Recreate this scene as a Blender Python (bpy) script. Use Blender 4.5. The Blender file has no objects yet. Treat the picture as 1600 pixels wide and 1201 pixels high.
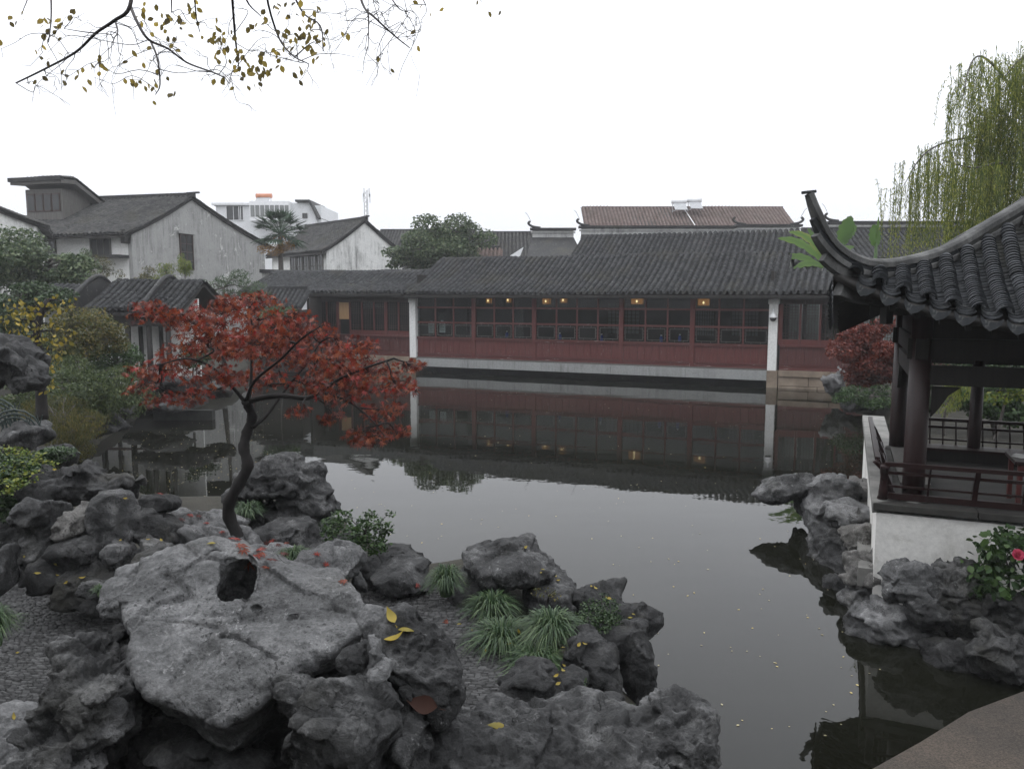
import bpy, math, random
import numpy as np
from mathutils import Vector, Matrix

random.seed(7)
rng = np.random.default_rng(7)
scene = bpy.context.scene
COL = scene.collection

# ------------------------------------------------------------------ camera
F = 1244.4                      # focal length in pixels of the 1600 px wide photograph (28 mm equivalent)
PITCH = math.atan(141.5 / F)
CAMZ = 3.7                      # eye height above the water (water is z = 0)
HAZE = 0.001
cam_d = bpy.data.cameras.new('camera')
cam_d.lens = 28.0
cam_d.sensor_width = 36.0
cam_d.clip_start = 0.05
cam_d.clip_end = 2000.0
cam = bpy.data.objects.new('camera', cam_d)
COL.objects.link(cam)
cam.location = (0, 0, CAMZ)
cam.rotation_euler = (math.pi / 2 - PITCH, 0, 0)
scene.camera = cam

# ------------------------------------------------------------------ world: overcast sky
SUN_EL, SUN_AZ = math.radians(68), math.radians(-60)
world = bpy.data.worlds.new('World')
scene.world = world
world.use_nodes = True
wn, wl = world.node_tree.nodes, world.node_tree.links
wn.clear()
w_out = wn.new('ShaderNodeOutputWorld')
w_bg = wn.new('ShaderNodeBackground')
w_sky = wn.new('ShaderNodeTexSky')
w_sky.sky_type = 'NISHITA'
w_sky.sun_disc = False
w_sky.sun_elevation = SUN_EL
w_sky.sun_rotation = SUN_AZ
w_sky.dust_density = 6.0
w_sky.air_density = 1.0
w_hs = wn.new('ShaderNodeHueSaturation')
w_hs.inputs['Saturation'].default_value = 0.12
# even cloud cover, as bright overhead as an overcast sky is: L = Lh (1 + 1.9 sin(elevation))
w_tc = wn.new('ShaderNodeTexCoord')
w_sep = wn.new('ShaderNodeSeparateXYZ')
w_el = wn.new('ShaderNodeMath'); w_el.operation = 'MULTIPLY_ADD'; w_el.use_clamp = False
w_cl = wn.new('ShaderNodeClamp')
w_el.inputs[1].default_value = 1.9
w_el.inputs[2].default_value = 1.0
w_col = wn.new('ShaderNodeMixRGB'); w_col.blend_type = 'MULTIPLY'; w_col.inputs['Fac'].default_value = 1.0
w_col.inputs['Color1'].default_value = (9.5, 9.75, 10.3, 1)
w_mix = wn.new('ShaderNodeMixRGB')
w_mix.inputs['Fac'].default_value = 0.88
w_bg.inputs['Strength'].default_value = 0.1
wl.new(w_tc.outputs['Generated'], w_sep.inputs[0])
wl.new(w_sep.outputs['Z'], w_cl.inputs['Value'])
wl.new(w_cl.outputs[0], w_el.inputs[0])
wl.new(w_el.outputs[0], w_col.inputs['Color2'])
wl.new(w_sky.outputs[0], w_hs.inputs['Color'])
wl.new(w_hs.outputs[0], w_mix.inputs['Color1'])
wl.new(w_col.outputs[0], w_mix.inputs['Color2'])
wl.new(w_mix.outputs[0], w_bg.inputs['Color'])
wl.new(w_bg.outputs[0], w_out.inputs['Surface'])

sun_d = bpy.data.lights.new('sun', 'SUN')
sun_d.energy = 0.6
sun_d.angle = math.radians(70)
sun_d.color = (1.0, 0.97, 0.93)
sun = bpy.data.objects.new('sun', sun_d)
COL.objects.link(sun)
sun.location = (0, 0, 40)
sdir = Vector((math.sin(SUN_AZ) * math.cos(SUN_EL), math.cos(SUN_AZ) * math.cos(SUN_EL), math.sin(SUN_EL)))
sun.rotation_euler = sdir.to_track_quat('Z', 'Y').to_euler()

cy = scene.cycles
cy.max_bounces = 6
cy.diffuse_bounces = 2
cy.glossy_bounces = 3
cy.transmission_bounces = 3
cy.transparent_max_bounces = 12
cy.volume_bounces = 1
vs = scene.view_settings
vs.view_transform = 'Standard'
vs.look = 'None'
vs.exposure = 0.0
vs.gamma = 1.0
vs.use_curve_mapping = False

# ------------------------------------------------------------------ placing helpers
def ray(px, py):
    dx, dy = (px - 800) / F, (600.5 - py) / F
    c, s = math.cos(PITCH), math.sin(PITCH)
    return Vector((dx, c + dy * s, -s + dy * c))
def at(px, py, Y):
    d = ray(px, py)
    return Vector((0, 0, CAMZ)) + d * (Y / d.y)
def atz(px, py, z=0.0):
    d = ray(px, py)
    return Vector((0, 0, CAMZ)) + d * ((z - CAMZ) / d.z)
def atv(px, py, P, D):
    """point of the ray through (px, py) on the vertical plane through P along the horizontal direction D"""
    d = ray(px, py)
    nx, ny = -D[1], D[0]
    k = (nx * P[0] + ny * P[1]) / (nx * d.x + ny * d.y)
    return Vector((0, 0, CAMZ)) + d * k
def m(px, Y):
    return px * Y / F

# ------------------------------------------------------------------ object helpers
WLOC = {}
def tag(o, label=None, cat=None, group=None, kind=None):
    if label: o['label'] = label
    if cat: o['category'] = cat
    if group: o['group'] = group
    if kind: o['kind'] = kind
    return o
def thing(name, label, cat, loc=(0, 0, 0), rz=0.0, group=None):
    o = bpy.data.objects.new(name, None)
    o.empty_display_size = 0.2
    COL.objects.link(o)
    o.location = loc
    o.rotation_euler = (0, 0, rz)
    tag(o, label, cat, group)
    WLOC[o] = (Vector(loc), rz)
    return o
def link(name, me, parent=None, loc=None, smooth=False):
    o = bpy.data.objects.new(name, me)
    COL.objects.link(o)
    if parent is not None:
        o.parent = parent
        WLOC[o] = WLOC.get(parent, (Vector((0, 0, 0)), 0.0))
    if loc is not None:
        o.location = loc
    if smooth:
        me.polygons.foreach_set('use_smooth', np.ones(len(me.polygons), dtype=bool))
    return o
def np_mesh(name, V, loops, starts, attr=None):
    me = bpy.data.meshes.new(name)
    V = np.ascontiguousarray(V, dtype=np.float32)
    me.vertices.add(len(V))
    me.vertices.foreach_set('co', V.ravel())
    me.loops.add(len(loops))
    me.loops.foreach_set('vertex_index', np.ascontiguousarray(loops, dtype=np.int32))
    me.polygons.add(len(starts))
    me.polygons.foreach_set('loop_start', np.ascontiguousarray(starts, dtype=np.int32))
    if attr is not None:
        a = me.attributes.new('rnd', 'FLOAT', 'POINT')
        a.data.foreach_set('value', np.ascontiguousarray(attr, dtype=np.float32))
    me.update(calc_edges=True)
    return me
def to_local(V, parent, local):
    """vertices in world metres -> the parent's space"""
    V = np.asarray(V, dtype=np.float64)
    if parent is None or local or parent not in WLOC:
        return V
    L, rz = WLOC[parent]
    V = V - np.array(L)
    if rz:
        c, s = math.cos(-rz), math.sin(-rz)
        V = np.stack([V[:, 0] * c - V[:, 1] * s, V[:, 0] * s + V[:, 1] * c, V[:, 2]], 1)
    return V

class MB:
    def __init__(s):
        s.v, s.f = [], []
    def add(s, vs, fs):
        n = len(s.v)
        s.v += [tuple(p) for p in vs]
        s.f += [tuple(i + n for i in f) for f in fs]
        return s
    def box(s, x0, x1, y0, y1, z0, z1):
        return s.add([(x0, y0, z0), (x1, y0, z0), (x1, y1, z0), (x0, y1, z0), (x0, y0, z1), (x1, y0, z1), (x1, y1, z1), (x0, y1, z1)],
                     [(0, 3, 2, 1), (4, 5, 6, 7), (0, 1, 5, 4), (1, 2, 6, 5), (2, 3, 7, 6), (3, 0, 4, 7)])
    def obox(s, c, ax, ay, az):
        """box from centre and three half-axis vectors"""
        c, ax, ay, az = (np.array(q, float) for q in (c, ax, ay, az))
        vs = [c + i * ax + j * ay + k * az for k in (-1, 1) for j in (-1, 1) for i in (-1, 1)]
        return s.add(vs, [(0, 2, 3, 1), (4, 5, 7, 6), (0, 1, 5, 4), (1, 3, 7, 5), (3, 2, 6, 7), (2, 0, 4, 6)])
    def bar(s, p, q, w, h, up=(0, 0, 1)):
        p, q = np.array(p, float), np.array(q, float)
        d = q - p
        L = np.linalg.norm(d)
        d /= L
        sd = np.cross(d, up)
        sd /= max(np.linalg.norm(sd), 1e-6)
        u = np.cross(sd, d)
        return s.obox((p + q) / 2, d * L / 2, sd * w / 2, u * h / 2)
    def prism(s, poly, ext):
        """polygon (3D points) extruded by a vector"""
        n = len(poly)
        e = np.array(ext, float)
        vs = [np.array(p, float) for p in poly] + [np.array(p, float) + e for p in poly]
        fs = [tuple(range(n))[::-1], tuple(range(n, 2 * n))] + [(i, (i + 1) % n, n + (i + 1) % n, n + i) for i in range(n)]
        return s.add(vs, fs)
    def tube(s, pts, rad, n=8, flat=1.0):
        pts = [np.array(p, float) for p in pts]
        if np.isscalar(rad): rad = [rad] * len(pts)
        vs, fs = [], []
        ref = np.array((0.13, 0.21, 0.97))
        for i, p in enumerate(pts):
            d = pts[min(i + 1, len(pts) - 1)] - pts[max(i - 1, 0)]
            d = d / max(np.linalg.norm(d), 1e-9)
            a = ref - d * np.dot(ref, d)
            if np.linalg.norm(a) < 0.05:
                a = np.array((1.0, 0, 0)) - d * d[0]
            a /= np.linalg.norm(a)
            ref = a
            b = np.cross(d, a)
            for k in range(n):
                t = 2 * math.pi * k / n
                vs.append(p + rad[i] * (a * math.cos(t) * flat + b * math.sin(t)))
        for i in range(len(pts) - 1):
            for k in range(n):
                fs.append((i * n + k, i * n + (k + 1) % n, (i + 1) * n + (k + 1) % n, (i + 1) * n + k))
        fs.append(tuple(range(n))[::-1])
        fs.append(tuple(range((len(pts) - 1) * n, len(pts) * n)))
        return s.add(vs, fs)
    def lathe(s, c, prof, n=12):
        vs, fs = [], []
        for r, z in prof:
            for k in range(n):
                t = 2 * math.pi * k / n
                vs.append((c[0] + r * math.cos(t), c[1] + r * math.sin(t), c[2] + z))
        for i in range(len(prof) - 1):
            for k in range(n):
                fs.append((i * n + k, i * n + (k + 1) % n, (i + 1) * n + (k + 1) % n, (i + 1) * n + k))
        fs.append(tuple(range(n))[::-1])
        fs.append(tuple(range((len(prof) - 1) * n, len(prof) * n)))
        return s.add(vs, fs)
    def build(s, name, mat, parent=None, local=False, smooth=False, bevel=0.0, base=False):
        V = np.array(s.v, float)
        loc = None
        if parent is None and base:
            loc = np.array([(V[:, 0].min() + V[:, 0].max()) / 2, (V[:, 1].min() + V[:, 1].max()) / 2, V[:, 2].min()])
            V = V - loc
        V = to_local(V, parent, local)
        me = bpy.data.meshes.new(name)
        me.from_pydata([tuple(p) for p in V], [], s.f)
        me.materials.append(MAT[mat] if isinstance(mat, str) else mat)
        o = link(name, me, parent, loc, smooth)
        if bevel:
            b = o.modifiers.new('bevel', 'BEVEL')
            b.width = bevel
            b.segments = 2
            b.limit_method = 'ANGLE'
        return o
def P_(name, fn, mat, parent, local=True, **k):
    b = MB()
    fn(b)
    return b.build(name, mat, parent, local, **k)
def boxp(name, mat, parent, x0, x1, y0, y1, z0, z1, **k):
    return MB().box(x0, x1, y0, y1, z0, z1).build(name, mat, parent, True, **k)

def smooth_path(pts, n=6):
    """Catmull-Rom through the points"""
    P = [np.array(p, float) for p in pts]
    P = [2 * P[0] - P[1]] + P + [2 * P[-1] - P[-2]]
    out = []
    for i in range(1, len(P) - 2):
        for k in range(n):
            t = k / n
            a, b, c, d = P[i - 1], P[i], P[i + 1], P[i + 2]
            out.append(0.5 * (2 * b + (c - a) * t + (2 * a - 5 * b + 4 * c - d) * t * t + (3 * b - a - 3 * c + d) * t ** 3))
    out.append(P[-2])
    return out

def scatter(tv, tf, pos, rot, scl, rnd=None):
    """many copies of one small template as one mesh (V, loops, starts, attr)"""
    tv = np.asarray(tv, float)
    N, k = len(pos), len(tv)
    scl = np.asarray(scl, float)
    if scl.ndim == 1: scl = scl[:, None]
    T = tv[None] * scl[:, None, :]
    V = np.einsum('nij,nkj->nki', rot, T) + np.asarray(pos)[:, None, :]
    fl = np.concatenate([np.array(f) for f in tf])
    ln = np.array([len(f) for f in tf])
    loops = (fl[None] + (np.arange(N) * k)[:, None]).ravel()
    st = np.concatenate([[0], np.cumsum(ln)[:-1]])
    starts = (st[None] + (np.arange(N) * len(fl))[:, None]).ravel()
    attr = np.repeat(rnd if rnd is not None else rng.random(N), k)
    return V.reshape(-1, 3), loops, starts, attr
def scatter_obj(name, tv, tf, pos, rot, scl, mat, parent=None, rnd=None, smooth=False, local=False, kind=None):
    V, l, s, a = scatter(tv, tf, pos, rot, scl, rnd)
    V = to_local(V, parent, local)
    me = np_mesh(name, V, l, s, a)
    me.materials.append(MAT[mat])
    o = link(name, me, parent, None, smooth)
    if kind: o['kind'] = kind
    return o
def frames(y, z):
    """rotation matrices with columns x, y, z from direction y and approximate normal z"""
    y = y / np.linalg.norm(y, axis=1, keepdims=True)
    x = np.cross(y, z)
    x /= np.maximum(np.linalg.norm(x, axis=1, keepdims=True), 1e-6)
    z = np.cross(x, y)
    return np.stack([x, y, z], 2)
def leaf_frames(N, up=0.8, droop=0.2):
    z = rng.normal(size=(N, 3)) + np.array((0, 0, up * 1.6))
    y = rng.normal(size=(N, 3)) * np.array((1, 1, 0.5)) + np.array((0, 0, -droop * 2))
    return frames(y, z)

# ------------------------------------------------------------------ noise for the stones (numpy)
_LAT = np.random.default_rng(11).random((32, 32, 32)).astype(np.float32)
_JIT = np.random.default_rng(12).random((16, 16, 16, 3)).astype(np.float32)
def vnoise(P, f, seed=0):
    Q = P * f + (seed * 7.31 + 100.0)
    I = np.floor(Q).astype(np.int32)
    t = (Q - I).astype(np.float32)
    t = t * t * (3 - 2 * t)
    I &= 31
    J = (I + 1) & 31
    x0, y0, z0, x1, y1, z1 = I[:, 0], I[:, 1], I[:, 2], J[:, 0], J[:, 1], J[:, 2]
    a, b, c = t[:, 0], t[:, 1], t[:, 2]
    L = _LAT
    v = ((L[x0, y0, z0] * (1 - a) + L[x1, y0, z0] * a) * (1 - b) + (L[x0, y1, z0] * (1 - a) + L[x1, y1, z0] * a) * b) * (1 - c) + \
        ((L[x0, y0, z1] * (1 - a) + L[x1, y0, z1] * a) * (1 - b) + (L[x0, y1, z1] * (1 - a) + L[x1, y1, z1] * a) * b) * c
    return v * 2 - 1
def worley(P, f, seed=0):
    Q = (P * f + (seed * 3.77 + 50.0)).astype(np.float32)
    I = np.floor(Q).astype(np.int32)
    f1 = np.full(len(P), 9.0, np.float32)
    f2 = f1.copy()
    for dx in (-1, 0, 1):
        for dy in (-1, 0, 1):
            for dz in (-1, 0, 1):
                C = I + np.array((dx, dy, dz), np.int32)
                q = C + _JIT[C[:, 0] & 15, C[:, 1] & 15, C[:, 2] & 15] - Q
                d = q[:, 0] ** 2 + q[:, 1] ** 2 + q[:, 2] ** 2
                f2 = np.minimum(f2, np.maximum(d, f1))
                f1 = np.minimum(f1, d)
    return np.sqrt(f1), np.sqrt(f2)

_CN = np.random.default_rng(13).normal(size=(16, 16, 16, 3)).astype(np.float32)
_CN /= np.linalg.norm(_CN, axis=-1, keepdims=True)
def shards(P, f, seed=0):
    """every cell of a random partition tilts its own way: broken faces with steps between them; also the distance to the nearest edge"""
    Q = (P * f + (seed * 5.13 + 40.0)).astype(np.float32)
    I = np.floor(Q).astype(np.int32)
    f1 = np.full(len(P), 9.0, np.float32)
    f2 = f1.copy()
    val = np.zeros(len(P), np.float32)
    for dx in (-1, 0, 1):
        for dy in (-1, 0, 1):
            for dz in (-1, 0, 1):
                C = I + np.array((dx, dy, dz), np.int32)
                x, y, z = C[:, 0] & 15, C[:, 1] & 15, C[:, 2] & 15
                q = C + _JIT[x, y, z] - Q
                d = q[:, 0] ** 2 + q[:, 1] ** 2 + q[:, 2] ** 2
                near = d < f1
                f2 = np.minimum(f2, np.maximum(d, f1))
                val = np.where(near, (q * _CN[x, y, z]).sum(1) + _CN[x, y, z][:, 0] * .25, val)
                f1 = np.minimum(f1, d)
    return val, np.sqrt(f2) - np.sqrt(f1)

def surface_nets(V, org, h):
    nx, ny, nz = V.shape
    ins = V < 0
    cnt = np.zeros((nx - 1, ny - 1, nz - 1), np.int8)
    for a in (0, 1):
        for b in (0, 1):
            for c in (0, 1):
                cnt += ins[a:nx - 1 + a, b:ny - 1 + b, c:nz - 1 + c]
    act = (cnt > 0) & (cnt < 8)
    I, J, K = np.nonzero(act)
    idx = np.full(act.shape, -1, np.int32)
    idx[I, J, K] = np.arange(len(I))
    pos = np.zeros((len(I), 3), np.float32)
    n = np.zeros(len(I), np.float32)
    corners = [(a, b, c) for a in (0, 1) for b in (0, 1) for c in (0, 1)]
    for c0 in corners:
        for ax in range(3):
            if c0[ax] == 1: continue
            c1 = list(c0)
            c1[ax] = 1
            v0 = V[I + c0[0], J + c0[1], K + c0[2]]
            v1 = V[I + c1[0], J + c1[1], K + c1[2]]
            cr = (v0 < 0) != (v1 < 0)
            t = np.where(cr, v0 / np.where(cr, v0 - v1, 1), 0)
            for k in range(3):
                pos[:, k] += np.where(cr, c0[k] + t * (c1[k] - c0[k]), 0)
            n += cr
    pos /= n[:, None]
    pos += np.stack([I, J, K], 1)
    pos = pos * h + np.array(org, np.float32)
    quads = []
    def emit(c, a, b, cc, d, s):
        q = np.stack([a, b, cc, d], 1)
        q[~s] = q[~s][:, ::-1]
        quads.append(q[(q >= 0).all(1)])
    s = ins[:-1, 1:-1, 1:-1] != ins[1:, 1:-1, 1:-1]
    i, j, k = np.nonzero(s); j += 1; k += 1
    emit(0, idx[i, j - 1, k - 1], idx[i, j, k - 1], idx[i, j, k], idx[i, j - 1, k], ins[i, j, k])
    s = ins[1:-1, :-1, 1:-1] != ins[1:-1, 1:, 1:-1]
    i, j, k = np.nonzero(s); i += 1; k += 1
    emit(1, idx[i - 1, j, k - 1], idx[i - 1, j, k], idx[i, j, k], idx[i, j, k - 1], ins[i, j, k])
    s = ins[1:-1, 1:-1, :-1] != ins[1:-1, 1:-1, 1:]
    i, j, k = np.nonzero(s); i += 1; j += 1
    emit(2, idx[i - 1, j - 1, k], idx[i, j - 1, k], idx[i, j, k], idx[i - 1, j, k], ins[i, j, k])
    Q = np.concatenate(quads)
    return pos, Q

def sd_poly(x, y, poly):
    """signed distance to a 2D polygon, vectorised"""
    d = np.full(x.shape, 1e9, np.float32)
    sgn = np.zeros(x.shape, bool)
    n = len(poly)
    for i in range(n):
        ax, ay = poly[i]
        bx, by = poly[(i + 1) % n]
        ex, ey = bx - ax, by - ay
        wx, wy = x - ax, y - ay
        t = np.clip((wx * ex + wy * ey) / (ex * ex + ey * ey + 1e-12), 0, 1)
        d = np.minimum(d, (wx - ex * t) ** 2 + (wy - ey * t) ** 2)
        c = (ay > y) != (by > y)
        sgn ^= c & (x < ex * (y - ay) / ((by - ay) if abs(by - ay) > 1e-9 else 1e-9) + ax)
    d = np.sqrt(d)
    return np.where(sgn, -d, d)

def E(px, py, Y, wpx, hpx, dm, rot=0, p=2.6, yaw=0):
    """a stone lump: pixel centre, distance, pixel width and height, depth in metres"""
    c = at(px, py, Y)
    return ('e', np.array(c), (m(wpx, Y) * .55, dm * .55, m(hpx, Y) * .55), math.radians(rot), p, math.radians(yaw))

def rock(name, blobs, mat='rock_mid', holes=(), label=None, cat='rock', parent=None, seed=0, low=0.09, mid=0.046, facet=0.10, pit=0.04,
         crack=0.04, k=0.14, res=None, group=None, strat=0.0, chip=0.75, shard=1.0, grooves=()):
    """one stone: a union of lumps with broken-off faces minus holes, meshed by surface nets, then roughened along its normals"""
    lo, hi, S, Ym = np.full(3, 1e9), np.full(3, -1e9), [], 1e9
    for b in blobs:
        if b[0] == 'e':
            R = max(b[2][0], b[2][2]) if b[3] else 0
            e = np.array([max(b[2][0], R), b[2][1], max(b[2][2], R)])
            if b[5]: e[:2] = max(e[0], e[1])
            lo = np.minimum(lo, b[1] - e); hi = np.maximum(hi, b[1] + e)
            S.append((b[2][0] * b[2][1] * b[2][2]) ** (1 / 3))
            Ym = min(Ym, b[1][1])
        else:
            _, poly, zf, th, tp, dish = b
            pa = np.array(poly)
            zz = [zf(x, y) for x, y in poly]
            lo = np.minimum(lo, [pa[:, 0].min(), pa[:, 1].min(), min(zz) - th])
            hi = np.maximum(hi, [pa[:, 0].max(), pa[:, 1].max(), max(zz) + 0.1])
            S.append(th * 0.8)
            Ym = min(Ym, pa[:, 1].min())
    Sz = float(np.mean(S))
    mg = 0.3 * Sz
    lo -= mg; hi += mg
    h = res or max(0.008, Ym * 0.0030)
    n = np.maximum(np.ceil((hi - lo) / h).astype(int) + 1, 6)
    while n[0] * n[1] * n[2] > 4.0e6:
        h *= 1.1
        n = np.maximum(np.ceil((hi - lo) / h).astype(int) + 1, 6)
    X = (lo[0] + h * np.arange(n[0], dtype=np.float32))[:, None, None]
    Y = (lo[1] + h * np.arange(n[1], dtype=np.float32))[None, :, None]
    Z = (lo[2] + h * np.arange(n[2], dtype=np.float32))[None, None, :]
    D = None
    kk = k * Sz
    rs = np.random.default_rng(seed * 31 + 5)
    def sde(b, planes=0):
        c, r, a, p, yw = b[1], b[2], b[3], b[4], b[5]
        x, y, z = X - c[0], Y - c[1], Z - c[2]
        if yw:
            cy, sy = math.cos(yw), math.sin(yw)
            x, y = x * cy + y * sy, -x * sy + y * cy
        if a:
            ca, sa = math.cos(a), math.sin(a)
            x, z = x * ca - z * sa, x * sa + z * ca
        x, y, z = x / r[0], y / r[1], z / r[2]
        q = (np.abs(x) ** p + np.abs(y) ** p + np.abs(z) ** p) ** (1 / p)
        for _ in range(planes):
            v = rs.normal(size=3)
            v /= np.linalg.norm(v)
            sup = (np.abs(v) ** (p / (p - 1))).sum() ** ((p - 1) / p)      # how far the lump reaches that way
            t = sup * (1 - chip * rs.uniform(.15, .62))
            q = np.maximum(q, (x * v[0] + y * v[1] + z * v[2]) - t + 1)
        return ((q - 1) * min(r)).astype(np.float32)
    for b in blobs:
        if b[0] == 'e':
            d = sde(b, 13 if chip else 0)
        else:
            _, poly, zf, th, tp, dish = b
            XX, YY = np.broadcast_arrays(X[:, :, 0], Y[:, :, 0])
            pd = sd_poly(XX, YY, poly)[:, :, None]
            zt = (zf(XX, YY) - dish * np.clip(1 + pd[:, :, 0] / 0.35, 0, 1) ** 2)[:, :, None]
            dep = zt - Z
            side = pd + tp * np.clip(dep, 0, None)
            r_ = 0.04
            a_, b_ = side + r_, np.maximum(-dep, dep - th) + r_
            d = (np.minimum(np.maximum(a_, b_), 0) + np.sqrt(np.maximum(a_, 0) ** 2 + np.maximum(b_, 0) ** 2) - r_).astype(np.float32)
        if D is None: D = d
        else:
            hh = np.clip(0.5 + 0.5 * (D - d) / kk, 0, 1)
            D = D * (1 - hh) + d * hh - kk * hh * (1 - hh)
    D = np.array(np.broadcast_to(D, tuple(n)))
    I = np.nonzero(np.abs(D) < 0.25 * Sz + 2 * h)
    P = np.stack([lo[0] + h * I[0], lo[1] + h * I[1], lo[2] + h * I[2]], 1).astype(np.float32)
    f = 1.0 / Sz
    D[I] = D[I] + low * Sz * (vnoise(P, 0.9 * f, seed) + .4 * vnoise(P, 2.0 * f, seed + 1))
    for b in holes:
        D = np.maximum(D, -(sde(b) + 0.12 * min(b[2]) * np.sin(2.7 * X / max(b[2][0], .01)) * np.cos(2.1 * Y / max(b[2][1], .01))))
    D[0] = D[-1] = 1; D[:, 0] = D[:, -1] = 1; D[:, :, 0] = D[:, :, -1] = 1
    V, Q = surface_nets(D, lo, h)
    me = np_mesh(name, V, Q.ravel(), np.arange(len(Q)) * 4)
    # relief along the normals
    N = np.zeros(len(V) * 3, np.float32)
    me.vertex_normals.foreach_get('vector', N)
    N = N.reshape(-1, 3)
    P = V.astype(np.float32)
    wv = np.stack([vnoise(P, 1.1 * f, seed + 1), vnoise(P, 1.1 * f, seed + 2), vnoise(P, 1.1 * f, seed + 3)], 1)
    PW = P + wv * 0.25 * Sz
    a = mid * (vnoise(PW, 2.6 * f, seed + 4) + .45 * vnoise(PW, 6 * f, seed + 5) + .25 * vnoise(P, 14 * f, seed + 6) + .16 * vnoise(P, 29 * f, seed + 7))
    rg = np.abs(vnoise(PW, 2.2 * f, seed + 11))
    a += mid * (1.0 * (0.25 - np.minimum(rg, .5)) + 0.5 * (0.25 - np.abs(vnoise(PW, 4.7 * f, seed + 12))) + 0.3 * (0.25 - np.abs(vnoise(PW, 11 * f, seed + 13))))
    if facet or crack:
        val, e = shards((P + wv * .1 * Sz) * np.array((1, 1, 1.5), np.float32), 1.25 * f, seed + 2)
        a += facet * shard * 1.5 * val + crack * np.clip(1 - e / 0.06, 0, 1) * (vnoise(P, .8 * f, seed + 14) > -.1)
        val, e = shards(PW * np.array((1, 1, 1.3), np.float32), 3.3 * f, seed + 6)
        a += facet * shard * .36 * val + crack * .3 * np.clip(1 - e / 0.07, 0, 1)
    if pit:
        f1, f2 = worley(PW, 3.4 * f, seed + 5)
        g = np.clip(vnoise(P, 1.1 * f, seed + 8) * 2.5 + .5, 0, 1)
        a += pit * np.clip(1 - f1 / 0.55, 0, 1) ** 1.3 * g
    if strat:
        a += strat * np.abs(vnoise(PW * np.array((0.6, 0.6, 3.2), np.float32), 2.4 * f, seed + 9))
    V = V - N * (a * Sz)[:, None]
    for line, gw, gd in grooves:
        L_ = [np.array(q)[:2] for q in line]
        VP = V[:, :2]
        dm = np.full(len(V), 9.0)
        for q0, q1 in zip(L_[:-1], L_[1:]):
            e_ = q1 - q0
            t = np.clip(((VP - q0) @ e_) / (e_ @ e_), 0, 1)
            dm = np.minimum(dm, np.linalg.norm(VP - q0 - t[:, None] * e_, axis=1) + (N[:, 2] < .2) * 9)
        V = V - N * (gd * np.clip(1 - (dm + .006 * vnoise(V.astype(np.float32), 30, 3)) / gw, 0, 1))[:, None]
    loc = None
    if parent is None:
        loc = np.array([(V[:, 0].min() + V[:, 0].max()) / 2, (V[:, 1].min() + V[:, 1].max()) / 2, V[:, 2].min()])
        V = V - loc
    else:
        V = to_local(V, parent, False)
    me.vertices.foreach_set('co', np.ascontiguousarray(V, dtype=np.float32).ravel())
    me.update()
    me.materials.append(MAT[mat])
    o = link(name, me, parent, loc, True)
    if label: tag(o, label, cat, group)
    return o

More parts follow.
